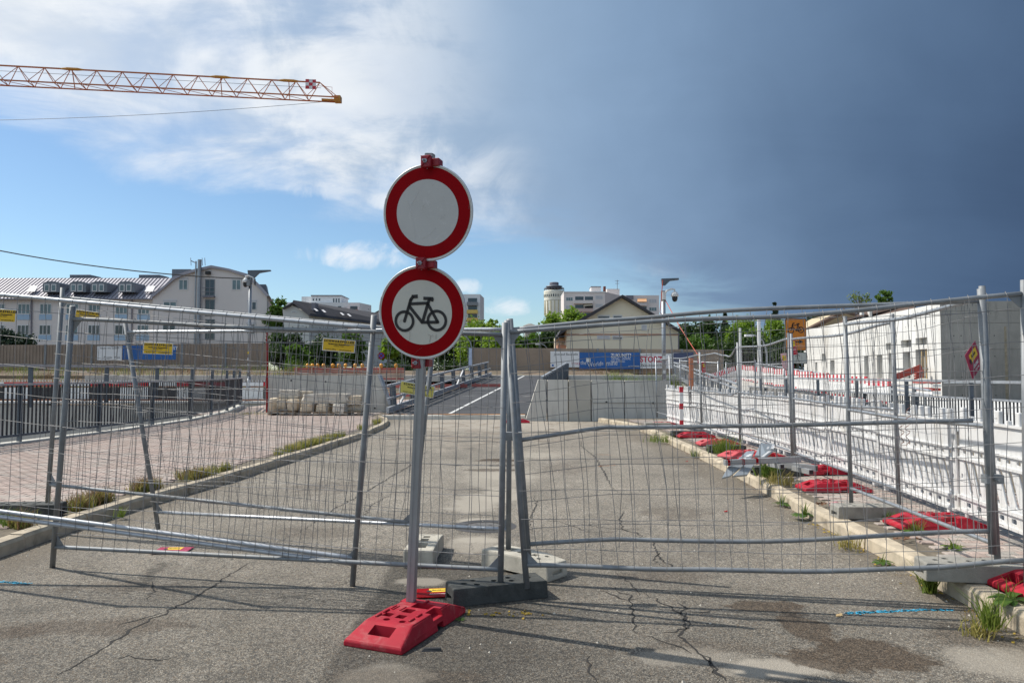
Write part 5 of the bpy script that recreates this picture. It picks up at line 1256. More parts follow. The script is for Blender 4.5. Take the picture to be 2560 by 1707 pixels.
T('small dark bush behind the left brown barrier', 745, 860, 930, 30, 78, LEAFM, 29, 1500)

def tufts(pts, n, h, rnd, spread, m=None, z=None):
    mb = MB()
    for i in range(n):
        c = rnd.choice(pts); x = c[0] + rnd.gauss(0, spread); y = c[1] + rnd.gauss(0, spread); z0 = c[2]; hh = h * rnd.uniform(.35, 1.15)
        dx, dy = rnd.gauss(0, .32) * hh, rnd.gauss(0, .32) * hh; w_ = .0022 + h * .012; a = rnd.random() * 3.14; ax, ay = w_ * math.cos(a), w_ * math.sin(a)
        mb.add([(x - ax, y - ay, z0 - .005), (x + ax, y + ay, z0 - .005), (x + dx * .45 + ax * .8, y + dy * .45 + ay * .8, z0 + hh * .6), (x + dx * .45 - ax * .8, y + dy * .45 - ay * .8, z0 + hh * .6), (x + dx * 1.15, y + dy * 1.15, z0 + hh)], [(0, 1, 2, 3), (3, 2, 4)])
    return mb
rnd = random.Random(77)
# planted bank beyond the underpass, weeds under the right barrier
def bankpts(x0, x1, y0, y1, n): return [(x, y, gz(x, y)) for x, y in ((rnd.uniform(x0, x1), rnd.uniform(y0, y1)) for _ in range(n))]
stuff(tufts(bankpts(-62, -14, 44, 66, 500), 4500, .65, rnd, .35), 'bank_weeds', GRASSM, 'green weeds on the planted bank beyond the underpass', 'weeds')
stuff(tufts(bankpts(-62, -14, 41, 64, 400), 10000, .6, rnd, .35), 'bank_scrub', WEEDR, 'dry reddish scrub on the planted bank beyond the underpass', 'scrub')
stuff(tufts(bankpts(7, 24, 50, 54, 200), 4500, .9, rnd, .35), 'verge_weeds', GRASSM, 'tall green weeds below the banners on the right', 'weeds')
stuff(tufts(bankpts(5, 26, 55, 64, 160), 2500, .35, rnd, .35), 'verge_scrub', WEEDR, 'brownish weeds below the banners on the right', 'weeds')
tb = MB()
for k in range(4): 
    tb = thing('bank_edging', ['lowest', 'second', 'third', 'top'][k] + ' horizontal timber edging on the bank beyond the underpass', 'edging', (-38, 42 + k * 4.5, gz(-38, 42 + k * 4.5)))
    part(MB().box((-62, 42 + k * 4.5, gz(-38, 42 + k * 4.5) - .2), (-13, 42.3 + k * 4.5, gz(-38, 42 + k * 4.5) + .22)), 'board', (TERRA, WOOD, TERRA, WOOD)[k], tb)
# grass in the joint behind the left kerb
kp = []
for cy, ln, dens in ((7.2, .12, 10), (8.05, .14, 14), (8.5, .22, 34), (9.4, .22, 34), (10.6, .36, 46), (11.3, .12, 7), (14.2, .8, 44), (15.4, .9, 60), (16.6, .8, 46), (19.5, .5, 12), (22, .8, 12)):
    for _ in range(dens): y = cy + rnd.gauss(0, ln * .5); kp.append((xline(KL, y) - .22 - abs(rnd.gauss(0, .10)), y, .12))
stuff(tufts(kp, 2600, .12, rnd, .025), 'kerb_grass', GRASSM, 'green grass growing in the joint behind the left kerb', 'grass')
stuff(tufts(kp, 4200, .15, rnd, .03), 'dry_grass', GRASSY, 'yellowed dry grass behind the left kerb', 'grass')
stuff(tufts([p for p in kp if p[1] < 10.5], 800, .19, rnd, .03), 'dry_weeds', WEEDR, 'dry reddish weed stalks behind the left kerb', 'weeds')
def weed(label, px, py, z, h, m, n, seed, spread=.045, kind='tuft', m2=None):
    r_ = random.Random(seed); p = G(px, py, z); t = thing('weed', label, 'weed', (p.x, p.y, z))
    part(tufts([(p.x, p.y, z)], n, h, r_, spread), 'blades', m, t, kind='stuff')
    if kind == 'broad' or m2:
        mb = MB()
        for k in range(16 if kind == 'broad' else 6):
            a = r_.random() * 6.28; L_ = h * r_.uniform(.5, .95); w_ = L_ * .17; d = Vector((math.cos(a), math.sin(a), 0)); q = Vector((-d.y, d.x, 0)); o_ = Vector((p.x, p.y, z)) + d * .01
            P_ = [o_ + d * L_ * u + Vector((0, 0, L_ * (.55 * u - .45 * u * u * 1.3) + .01)) for u in (0, .3, .6, .85, 1)]; ws = (.25, .8, 1.2, .8, .05)
            v = []
            for c_, ww in zip(P_, ws): v += [c_ - q * w_ * ww, c_ + q * w_ * ww]
            mb.add(v, [(2 * i, 2 * i + 1, 2 * i + 3, 2 * i + 2) for i in range(4)])
        part(mb, 'leaf_rosette', m2 or m, t, kind='stuff')
    return t
weed('tall grass clump on the near right kerb, below the big red foot', 2478, 1568, .06, .21, GRASSM, 75, 1, .03)
weed('dry grass clump at the foot of the near right kerb', 2450, 1588, .0, .13, GRASSY, 110, 2, .05)
weed('thick green tuft growing out of the kerb joint under the bottom fence rail', 2322, 1480, .0, .20, GRASSM, 130, 3, .022)
weed('dandelion rosette beside the near red rubber foot', 2528, 1502, .13, .20, GRASSM, 10, 4, .02, 'broad', LEAFM)
weed('leafy weed at the kerb foot, left of the green tuft', 2205, 1408, .02, .10, GRASSM, 10, 5, .015, 'broad', LEAFM)
weed('small weed at the kerb between the road and the fallen tin', 1956, 1262, .02, .13, GRASSM, 24, 6, .012, 'broad', LEAFM)
weed('weed in front of the big middle red foot', 2290, 1332, .13, .15, GRASSM, 50, 7, .03, 'broad', LEAFM)
weed('light green weed on the pavers left of the tall double post', 2385, 1370, .13, .12, GRASSM, 16, 8, .03, 'broad', LEAFL)
weed('grass tuft in front of the dark block far along the kerb', 1808, 1132, .13, .32, GRASSM, 200, 9, .10)
weed('grass tuft before the dark block under the fallen tubes', 1922, 1192, .13, .30, GRASSM, 150, 10, .06)
weed('yellowish grass patch right of the tuft by the fallen tubes', 1955, 1210, .13, .18, GRASSY, 150, 11, .10)
weed('low weed at the kerb foot far down the right side', 1738, 1142, .02, .16, GRASSM, 60, 12, .04)
weed('grass along the far right kerb by the last block', 1650, 1104, .05, .22, GRASSM, 160, 13, .16)
weed('green sprig in the kerb joint left of the pink tin', 2012, 1290, .04, .16, GRASSM, 30, 14, .012, 'broad', LEAFM)
weed('short grass by the grey block behind the pink tin', 2235, 1302, .13, .10, GRASSM, 90, 15, .07)
weed('dry grass near the kerb above the bottom fence rail', 2120, 1368, .03, .14, GRASSY, 70, 16, .06)
weed('grass at the left kerb corner below the dark plastic block', 22, 1318, .10, .18, GRASSM, 160, 17, .08)
weed('bright green weed by the dark plastic block on the left', 222, 1262, .12, .13, GRASSM, 60, 18, .04, 'broad', LEAFL)
weed('reedy bush beyond the left wing wall', 745, 950, 1.0, 1.6, GRASSM, 400, 19, .5)
weed('grass along the coping before the stone blocks', 640, 1035, .13, .12, GRASSY, 160, 20, .4)
weed('low plant growing from the left kerb face', 300, 1292, .03, .12, GRASSM, 40, 21, .03)

# ================================================================ LAMPS, CAMERA, CABLES, CRANE, STREET THINGS
def lamp_post(label, px, ytop, Y, zb, r, arm, cy):
    p = at(px, ytop, Y); t = thing('lamp_post', label, 'lamp post', (p.x, Y, zb))
    part(MB().tube([(p.x, Y, zb - .1), (p.x, Y, zb + 1.1)], r * 1.25, 12), 'lower_shaft', ZINC, t, smooth=True)
    part(MB().tube([(p.x, Y, zb + 1.1), (p.x, Y, p.z - .5)], r, 12), 'shaft', ZINC, t, smooth=True)
    part(MB().tube([(p.x, Y, p.z - .75), (p.x, Y, p.z - .42)], r * 1.25, 12), 'collar', ZINC2, t)
    s_ = arm
    part(MB().prism([(p.x - .12 * s_, Y - .07, p.z), (p.x + .95 * s_, Y - .07, p.z + .02), (p.x + .97 * s_, Y - .07, p.z - .04), (p.x + .42 * s_, Y - .07, p.z - .13 * s_), (p.x + .12 * s_, Y - .07, p.z - .42 * s_), (p.x - .06 * s_, Y - .07, p.z - .42 * s_)], (0, .16, 0)), 'lamp_head', STEELP if arm < 1.2 else ZINC2, t)
    rs = MB()
    return t, p
l1, lp1 = lamp_post('grey lamp post with flat head and white dome camera, before the hotel gable', 626, 676, 40, .3, .085, 1.15, 0)
l2, lp2 = lamp_post('tall galvanised lamp post with stickers beside the end of the white barriers', 1658, 697, 25.5, 0, .072, .55, 0)
rnd = random.Random(5)
for k in range(7):
    z_ = .95 + k * .22 + rnd.uniform(-.05, .05); part(MB().box((lp2.x - .05, 25.5 - .079, z_), (lp2.x + .045, 25.5 - .072, z_ + rnd.uniform(.08, .17))), 'sticker', WHITEFOIL if k % 2 else SEAM, l2)
for k in range(5):
    z_ = 1.3 + k * .33; part(MB().box((lp1.x - .05, 40 - .112, z_), (lp1.x + .03, 40 - .106, z_ + .12)), 'sticker', TAGY if k == 4 else WHITEFOIL, l1)
def dome_camera(label, p, s, side, arm_m=WHITEP):
    t = thing('dome_camera', label, 'camera', tuple(p))
    part(MB().lathe(tuple(p), [(.02 * s, .165 * s), (.06 * s, .15 * s), (.105 * s, .09 * s), (.125 * s, 0), (.11 * s, -.01 * s)], 20), 'housing', WHITEP, t, smooth=True)
    part(MB().lathe(tuple(p), [(.088 * s, -.01 * s), (.088 * s, -.08 * s), (.07 * s, -.14 * s), (.03 * s, -.17 * s), (.005, -.175 * s)], 20), 'dome', GLASSD if False else BLK, t, smooth=True)
    part(MB().tube([p + Vector((0, 0, .15 * s)), p + Vector((0, 0, .22 * s)), p + Vector((-side * .10 * s, 0, .24 * s)), p + Vector((-side * .26 * s, 0, .18 * s)), p + Vector((-side * .32 * s, 0, .05 * s))], .028 * s, 8), 'bracket', arm_m, t)
    part(MB().box((p.x - side * .36 * s - .03, p.y - .06 * s, p.z - .10 * s), (p.x - side * .32 * s + .03, p.y + .06 * s, p.z + .14 * s)), 'mount_plate', arm_m, t)
    return t
dome_camera('white and black dome camera on a bracket of the right lamp post', at(1687, 741, 25.4), 1.08, 1)
dome_camera('small white dome camera on the left lamp post', at(614, 706, 39.9), 1.5, -1)
cb = thing('control_box', 'grey control box strapped to the left lamp post', 'box', tuple(at(622, 708, 39.8))); pa = at(618, 715, 39.8); pb = at(626, 700, 39.8); part(MB().box((pa.x, 39.7, pa.z), (pb.x, 39.9, pb.z)), 'housing', ZINC2, cb)
def cable(name, label, pts, r, m, sag=0.0):
    t = thing(name, label, 'cable', tuple(pts[0])); P_ = []
    for i in range(len(pts) - 1):
        for k in range(12): u = k / 12; q = Vector(pts[i]).lerp(Vector(pts[i + 1]), u); q.z -= sag * 4 * u * (1 - u); P_.append(q)
    P_.append(Vector(pts[-1])); part(MB().tube(P_, r, 5), 'strand', m, t); return t
cable('overhead_cable', 'black overhead cable crossing the sky to the left lamp post', [at(-2600, 330, 30), at(-260, 570, 36), at(624, 697, 39.9)], .030, WIREBLK, .5)
cable('loose_cable', 'thin red cord running down from the right lamp post', [at(1657, 700, 25.4), at(1650, 780, 25.35), at(1662, 800, 25.35)], .014, CABLER)
cable('loose_cable', 'thin orange cord slanting from the lamp camera to the fence', [at(1664, 752, 25.4), at(1700, 818, 24), at(1745, 888, 23)], .014, CABLER)

# tower crane jib
CRY = 63.0; cz = at(847, 250, CRY).z; tipx = at(847, 250, CRY).x
cr = thing('tower_crane', 'orange lattice tower crane jib reaching in from the left across the sky', 'crane', (-72, 57, 1.8))
Jd = Vector((-1, -.142, 0)).normalized(); Jn = Vector((Jd.y, -Jd.x, 0))
def J(s, o, z): return Vector((tipx, CRY, cz)) + Jd * s + Jn * o + Vector((0, 0, z))
JL = 58; H = 1.42; wj = .62
mb = MB().beam(J(0, wj, 0), J(JL, wj, 0), .09, .09).beam(J(0, -wj, 0), J(JL, -wj, 0), .09, .09); part(mb, 'bottom_chord', CRANEM, cr)
part(MB().beam(J(1.6, 0, H), J(JL, 0, H), .10, .10), 'top_chord', CRANEM, cr)
mb = MB(); s = 1.6; k = 0; stepj = 2.0
while s < JL - stepj:
    for o_ in (wj, -wj): mb.beam(J(s, 0, H), J(s + stepj / 2, o_, 0), .045, .045).beam(J(s + stepj / 2, o_, 0), J(s + stepj, 0, H), .045, .045)
    mb.beam(J(s + stepj / 2, wj, 0), J(s + stepj / 2, -wj, 0), .05, .05).beam(J(s + stepj / 2, wj, 0), J(s + stepj * 1.5, -wj, 0), .035, .035); s += stepj; k += 1
for o_ in (wj, -wj): mb.beam(J(1.6, 0, H), J(0, o_, 0), .06, .06)
part(mb, 'lattice', CRANEM, cr)
for s in (4.2, 9.8, 21.5, 30.0): part(MB().tube([J(s - .9, 0, H), J(s - .4, 0, H + .02), J(s + .4, 0, H + .02), J(s + .9, 0, H)], [.06, .13, .13, .06], 8), 'chord_joint', CRANEY, cr); part(MB().beam(J(s, 0, H), J(s, wj, 0), .06, .06), 'joint_post', CRANEM, cr)
part(MB().box(tuple(J(.3, .35, -.22)), tuple(J(-.15, -.35, .28))), 'tip_pulley', CRANEY, cr); part(MB().beam(J(1.5, .5, .12), J(0, .5, .12), .25, .14), 'tip_platform', CRANEY, cr)
part(MB().tube([J(.6, .2, 0), J(.6, .2, 1.15), J(1.7, .2, 1.2)], .02, 5), 'tip_rail', CRANEM, cr)
for i in range(3):
    for j in range(3):
        part(MB().box(tuple(J(1.85 + i * .29, -.72, .55 + j * .28)), tuple(J(1.85 + (i + 1) * .29, -.66, .55 + (j + 1) * .28))), 'check_square', REDFOIL if (i + j) % 2 == 0 else WHITEFOIL, cr)
part(MB().beam(J(30.8, 0, H + .05), J(33.6, 0, H + .55), .18, .22), 'tie_bracket', CRANEY, cr)
part(MB().beam(J(33.2, 0, H + .5), J(62, 0, H + 7.5), .10, .12), 'tie_bar', CRANEM, cr)
P_ = [J(.3 + 31.5 * u + 20 * max(0, u), 0, -.1 - (3.9 * (1 - (1 - u) ** 2)) * (1 if True else 0)) for u in [i / 16 for i in range(17)]]
part(MB().tube(P_, .018, 4), 'hoist_rope', WIREBLK, cr)
part(MB().tube([J(1.5, 0, .95), J(JL, 0, 1.0)], .018, 4), 'trolley_rope', WIREBLK, cr)
mast = MB(); mx, my = J(60, 0, 0).x, J(60, 0, 0).y
for a_, b_ in ((-.8, -.8), (.8, -.8), (.8, .8), (-.8, .8)): mast.beam((mx + a_, my + b_, 0), (mx + a_, my + b_, cz + 8), .16, .16)
for i in range(16):
    z_ = i * 2.0
    for (a_, b_), (c_, d_) in (((-.8, -.8), (.8, -.8)), ((.8, -.8), (.8, .8)), ((.8, .8), (-.8, .8)), ((-.8, .8), (-.8, -.8))): mast.beam((mx + a_, my + b_, z_), (mx + c_, my + d_, z_ + 2), .07, .07)
part(mast, 'mast', CRANEM, cr)
part(MB().beam(J(JL, 0, .3), J(62, 0, .3), 1.4, 1.0), 'slewing_unit', CRANEM, cr); part(MB().beam(J(62, 0, .3), J(74, 0, .3), 1.2, .8), 'counter_jib', CRANEM, cr); part(MB().box(tuple(J(70, .8, -1.6)), tuple(J(73, -.8, .6))), 'counterweight', CONCG, cr)

# red pole, no-stopping sign, curved street lamps, far poles, orange beam
pa = at(668, 1000, 27.4); pb = at(668, 830, 27.4); rp_ = thing('red_pole', 'thin red and white painted pole at the left end of the wing wall', 'pole', tuple(pa)); part(MB().tube([(pa.x, 27.4, 0), (pb.x, 27.4, pb.z)], .035, 8), 'shaft', SIGNR, rp_)
pa = at(953, 889, 62); sg = thing('no_stopping_sign', 'small round blue and red no-stopping sign near the white van', 'traffic sign', (pa.x, 62, 1.5))
part(MB().lathe((0, 0, 0), [(.30, -.01), (.30, .01)], 24), 'disc', SIGNR, sg).rotation_euler = (0, 0, 0)
sg.children[-1].matrix_parent_inverse = Matrix.Identity(4); sg.children[-1].location = (0, 0, pa.z - 1.5); sg.children[-1].rotation_euler = (R(90), 0, 0)
o = part(MB().disc((0, 0, 0), (1, 0, 0), (0, 0, 1), 0, .23, 24), 'blue_field', mat('sign_blue', (.02, .09, .40), .4), sg, world=False); o.location = (0, -.015, pa.z - 1.5)
o = part(MB().beam((-.19, -.02, -.19), (.19, -.02, .19), .05, .06).beam((-.19, -.022, .19), (.19, -.022, -.19), .05, .06), 'red_cross', SIGNR, sg, world=False); o.location = (0, 0, pa.z - 1.5)
part(MB().tube([(0, .05, -.3), (0, .05, pa.z - 1.5)], .035, 6), 'post', ZINC, sg, world=False)
def curved_lamp(label, px, ytop, Y, side, zb, w_=1.6):
    p = at(px, ytop, Y); t = thing('street_lamp', label, 'street lamp', (p.x, Y, zb))
    pts = [(p.x, Y, zb), (p.x, Y, p.z - 1.5)] + [(p.x + side * w_ * (1 - math.cos(R(k * 22.5))), Y, p.z - 1.5 + 1.5 * math.sin(R(k * 22.5))) for k in range(1, 5)]
    part(MB().tube(pts, .06, 7), 'mast_arm', ZINC, t); e = Vector(pts[-1]); part(MB().box((e.x - .1, Y - .15, e.z - .10), (e.x + side * .7, Y + .15, e.z + .06)), 'lamp_head', WHITEFOIL, t); return t
curved_lamp('curved grey street lamp before the light green trees, centre', 1180, 832, 70, -1, 1.7)
curved_lamp('small curved street lamp behind the right-hand grove fence', 1916, 838, 55, -1, 1.0, .9)
curved_lamp('small far street lamp left of the cream house', 1372, 860, 90, -1, 1.7, .9)
for px, yt, Y, r_, lb in ((1897, 798, 45, .11, 'tall white pole in front of the right-hand grove'), (1850, 820, 42, .07, 'thinner white pole left of the tall white pole')):
    p = at(px, yt, Y); t = thing('pole', lb, 'pole', (p.x, Y, .5)); part(MB().tube([(p.x, Y, .2), (p.x, Y, p.z)], r_, 8), 'shaft', WHITEP, t)
a_ = at(1723, 895, 33); b_ = at(1733, 958, 33); t = thing('orange_post', 'orange-brown steel post by the end of the bridge guard', 'post', (a_.x, 33, 0)); part(MB().box((a_.x, 32.9, 0), (b_.x, 33.1, a_.z)), 'shaft', mat('rust_orange', (.42, .13, .05), .8, 0, .15, 3), t)

# red and white guard boards with amber lamps beyond the left wing wall
rg = thing('guard_board_row', 'row of cream boards between red rails with posts, beyond the left wing wall', 'site barrier', (-12, 44, .8))
RGY = 46; CREAMB = mat('cream_board', (.55, .42, .32), .8, 0, .12, 1.5); REDRAIL = mat('faded_red_rail', (.42, .12, .10), .7, 0, .15, 2)
for yy0, yy1, m, nm, dy in ((919, 925, REDRAIL, 'top_rail', 0), (925, 946, CREAMB, 'board', .06), (929, 931, REDRAIL, 'mid_rail', 0), (945, 949, REDRAIL, 'low_rail', 0)):
    a_ = at(735, yy1, RGY); b_ = at(1010, yy0, RGY); part(MB().box((a_.x, RGY + dy, a_.z), (b_.x, RGY + dy + .05, b_.z)), nm, m, rg)
for px in (742, 780, 813, 851, 886, 920, 950, 992): a_ = at(px - 1.6, 960, RGY); b_ = at(px + 1.6, 916, RGY); part(MB().box((a_.x, RGY - .08, a_.z), (b_.x, RGY, b_.z)), 'post', CREAMB, rg)
for k, px in enumerate((769, 781, 794, 809, 832, 847, 864, 888, 906, 953, 990)):
    p = at(px, 914, RGY); t = thing('warning_lamp', ['first', 'second', 'third', 'fourth', 'fifth', 'sixth', 'seventh', 'eighth', 'ninth', 'tenth', 'last'][k] + ' amber warning lamp from the left on the cream guard boards', 'warning lamp', tuple(p), group='amber warning lamps')
    part(MB().lathe(tuple(p), [(.03, -.20), (.03, -.10), (.11, -.09), (.115, .06), (.07, .12), (.01, .14)], 12), 'lens', AMBER, t, smooth=True)
for k in range(5):
    x = -10 + k * 2.2; t = thing('site_barrier', ['leftmost', 'second', 'middle', 'fourth', 'rightmost'][k] + ' red and white board barrier seen through the left ramp guard', 'barrier', (x, 38 + k * .6, 0), group='board barriers beside the ramp')
    part(MB().box((-1, -.02, .8), (1, .02, 1.0)), 'board', REDRAIL, t, world=False); part(MB().box((-1, -.02, .35), (1, .02, .5)), 'board', WHITEFOIL if k % 2 else REDRAIL, t, world=False)
    for sx_ in (-.8, .8): part(MB().box((sx_ - .03, -.03, 0), (sx_ + .03, .03, 1.05)), 'leg', REDRAIL, t, world=False)
struct(MB().box((-12.2, 28.4, -.05), (-4.9, 44, .02)), 'brick_yard', PAVR)
# barriers beyond the underpass (left)
ords = ['first', 'second', 'third', 'fourth', 'fifth', 'sixth', 'seventh', 'eighth', 'ninth', 'tenth', 'eleventh', 'twelfth', 'thirteenth']
pegr = MB()
for k in range(10): pegr.box((-.96 + k * .2, -.02, 1.0), (-.92 + k * .2, .02, 1.09))
PEGR = pegr.mesh('pegs', WHITEFOIL)
for k in range(11):
    x = -27.2 + k * 1.5; t = thing('red_site_barrier', ords[k] + ' red-topped white site barrier from the left beyond the underpass', 'barrier', (x, 38.6, .14), group='red-topped barriers beyond the underpass')
    part(MB().box((-.74, -.02, .78), (.74, .02, .98)), 'top_band', REDFOIL if k % 3 else WHITEFOIL, t, world=False); part(MB().box((-.74, -.015, .1), (.74, .015, .70)), 'lower_panel', WHITEP if k % 2 else BLKM, t, world=False); o = part(PEGR, 'pegs', None, t, world=False, kind='stuff'); o.scale = (.75, 1, 1)
for k in range(3):
    t = thing('trench_barrier', ['left', 'middle', 'right'][k] + ' red rail barrier down in the underpass behind the left railing', 'barrier', (-15.6 + k * 2.0, 21.6, -2.2), group='red rail barriers in the underpass')
    for z_, h_ in ((1.55, .09), (1.0, .5), (.55, .12)): part(MB().box((-.98, -.03, z_), (.98, .03, z_ + h_)), 'rail', REDFOIL if z_ > 1.2 else REDRAIL, t, world=False)
    for sx_ in (-.9, .9): part(MB().box((sx_ - .03, -.03, 0), (sx_ + .03, .03, 1.7)), 'leg', REDRAIL, t, world=False)

# vehicles far behind
def car(label, px, py, Y, m, rz, kind='car', zb=1.45):
    p = at(px, py, Y); t = thing('parked_' + kind, label, kind, (p.x, Y, zb), (0, 0, rz))
    if kind == 'van':
        body = [(-2.7, .35), (2.6, .35), (2.7, .9), (2.3, 1.5), (1.9, 2.5), (1.5, 2.75), (-2.6, 2.75), (-2.75, 1.2)]; w_ = 1.0; win = [[(1.35, 1.5), (2.2, 1.5), (1.8, 2.3), (1.35, 2.3)], [(-.4, 1.6), (.8, 1.6), (.8, 2.2), (-.4, 2.2)], [(-2.3, 1.6), (-1.0, 1.6), (-1.0, 2.2), (-2.3, 2.2)]]
    else:
        body = [(-2.1, .3), (2.1, .3), (2.15, .7), (1.2, .95), (.6, 1.42), (-1.1, 1.45), (-1.9, 1.0), (-2.15, .85)]; w_ = .85; win = [[(-.1, .95), (1.0, .95), (.5, 1.34), (-.1, 1.34)], [(-1.6, 1.0), (-.2, .95), (-.2, 1.34), (-1.0, 1.36)]]
    me = MB().prism([(x, -w_, z) for x, z in body], (0, 2 * w_, 0)).mesh('body', m); me = bevel(me, .07, 2); part(me, 'body', None, t, world=False)
    for wp in win: part(MB().prism([(x, -w_ - .012, z) for x, z in wp], (0, .02, 0)), 'side_window', GLASSD, t, world=False)
    for x in (-1.45, 1.4):
        wh = part(MB().tube([(x, -w_ - .03, .34), (x, -w_ + .22, .34)], .34, 16), 'wheel', BLKM, t, world=False); part(MB().tube([(x, -w_ - .04, .34), (x, -w_ - .02, .34)], .2, 12), 'rim', CARS, wh, world=False)
        part(MB().tube([(x, w_ - .22, .34), (x, w_ + .03, .34)], .34, 16), 'wheel', BLKM, t, world=False)
    return t
car('white camper van standing beyond the guard boards', 950, 905, 112, CARW, 0, 'van')
car('silver estate car parked left of the white van, beyond the guard boards', 815, 915, 100, CARS, R(180), zb=1.8)
car('white hatchback with dark windows right of the camper van', 990, 915, 104, CARW, 0, zb=1.8)
kp_ = at(985, 905, 70); ki = thing('bus_shelter', 'small white-roofed kiosk with blue side behind the van', 'kiosk', (kp_.x, 70, 1.6))
kx = at(992, 905, 108).x; part(MB().box((kx - 1.0, 108, 1.4), (kx + 1.6, 110, 3.4)), 'cabin', BLKM, ki); part(MB().box((kx - .9, 107.9, 1.5), (kx - .1, 108, 3.3)), 'blue_panel', CARB, ki); part(MB().box((kx - 1.5, 107.6, 3.4), (kx + 1.9, 110.4, 3.65)), 'roof', WHITEP, ki)

hg = thing('hedge', 'low clipped dark hedge behind the parked cars, centre', 'hedge', (-4, 72, 1.6)); cs_ = [(Vector((-12 + i * .7, 72 + rnd.uniform(-.3, .3), 2.1 + rnd.uniform(-.3, .3))), .5) for i in range(24)]
part(leaves(cs_, 3000, .12, rnd, .6), 'foliage', LEAFD, hg); part(MB().box((-12, 71.9, 1.3), (4, 72.1, 1.9)), 'stems', BARK, hg)

# bridge guards and striped barriers on the far right bridge
def far_guard(label, A, B, n, h=1.05):
    t = thing('bridge_guard', label, 'guard rail', tuple(A)); A = Vector(A); B = Vector(B)
    for dz in (0, -.22): part(MB().tube([A + Vector((0, 0, dz)), B + Vector((0, 0, dz))], .06, 7), 'tube_rail', RAILM, t)
    part(MB().beam(A + Vector((0, 0, -h + .08)), B + Vector((0, 0, -h + .08)), .15, .22), 'base_beam', RAILM, t)
    for i in range(n):
        p = A.lerp(B, (i + .4) / n); part(MB().box((p.x - .05, p.y - .09, p.z - h), (p.x + .05, p.y + .09, p.z + .03)), 'post', STEELP, t)
    for i in range(n * 4):
        p = A.lerp(B, (i + .2) / n / 4); part(MB().box((p.x - .02, p.y - .02, p.z - h), (p.x + .02, p.y + .02, p.z - .2)), 'baluster', ZINC2, t)
    return t
far_guard('double tube guard sloping down to the right behind the farthest white barriers', at(1685, 906, 55), at(1842, 960, 34), 9)
far_guard('double tube guard sloping down in front of the white concrete building', at(1887, 908, 60), at(2325, 976, 32), 12)
A = at(1842, 912, 56); B = at(2225, 949, 31); n = 11
stripe = [MB().box((-1 + i * .2, -.05, .80), (-.8 + i * .2, .05, 1.10)) for i in range(10)]
SR = MB(); SW = MB()
for i in range(10): (SR if i % 2 else SW).box((-1 + i * .2, -.03, .76), (-.8 + i * .2, .03, 1.08))
for i in range(10): (SW if i % 2 else SR).box((-1 + i * .2, -.03, .02), (-.8 + i * .2, .03, .12))
SRm = SR.mesh('stripes', REDFOIL); SWm = SW.mesh('stripes', WHITEFOIL)
slotp = holes2d(rrect(0, .44, 1.98, .62, .03), [rrect(-.8 + k * .2, .45, .06, .34, .4, 2, -.4) for k in range(9)], .04, WHITEP)
far_l = ['nearest', 'second', 'third', 'fourth', 'fifth', 'sixth', 'seventh', 'eighth', 'ninth', 'tenth', 'farthest', 'left-turning']
for k in range(11):
    u = (k + .5) / n; p = B.lerp(A, u); dv = (A - B); t = thing('striped_barrier', far_l[k] + ' red and white striped plastic barrier on the far bridge, counted from the near end', 'barrier', (p.x, p.y, p.z - 1.08), (0, 0, math.atan2(dv.y, dv.x) + R(180)), 'striped barriers on the far bridge')
    t.scale = (1.18, 1, 1)
    part(SRm, 'red_stripes', None, t, world=False, kind='stuff'); part(SWm, 'white_stripes', None, t, world=False, kind='stuff'); part(slotp, 'slotted_panel', None, t, world=False)
for k in range(4):
    p = at(1835 - k * 17, 917 + k * 6, 52 - k); t = thing('striped_barrier', ['first', 'second', 'third', 'last'][k] + ' striped barrier of the short run turning left at the top of the far bridge', 'barrier', (p.x, p.y, p.z - 1.08), (0, R(-14), 0), 'striped barriers turning left'); t.scale = (.33, 1, 1)
    part(SRm, 'red_stripes', None, t, world=False, kind='stuff'); part(SWm, 'white_stripes', None, t, world=False, kind='stuff'); part(slotp, 'slotted_panel', None, t, world=False)
struct(MB().hexa([(11.5, 33, -.3), (18.5, 31, -.3), (24, 62, -.3), (12, 58, -.3), (11.5, 33, .05), (18.5, 31, .02), (24, 62, 1.35), (12, 58, 1.35)]), 'far_bridge_deck', CONC)

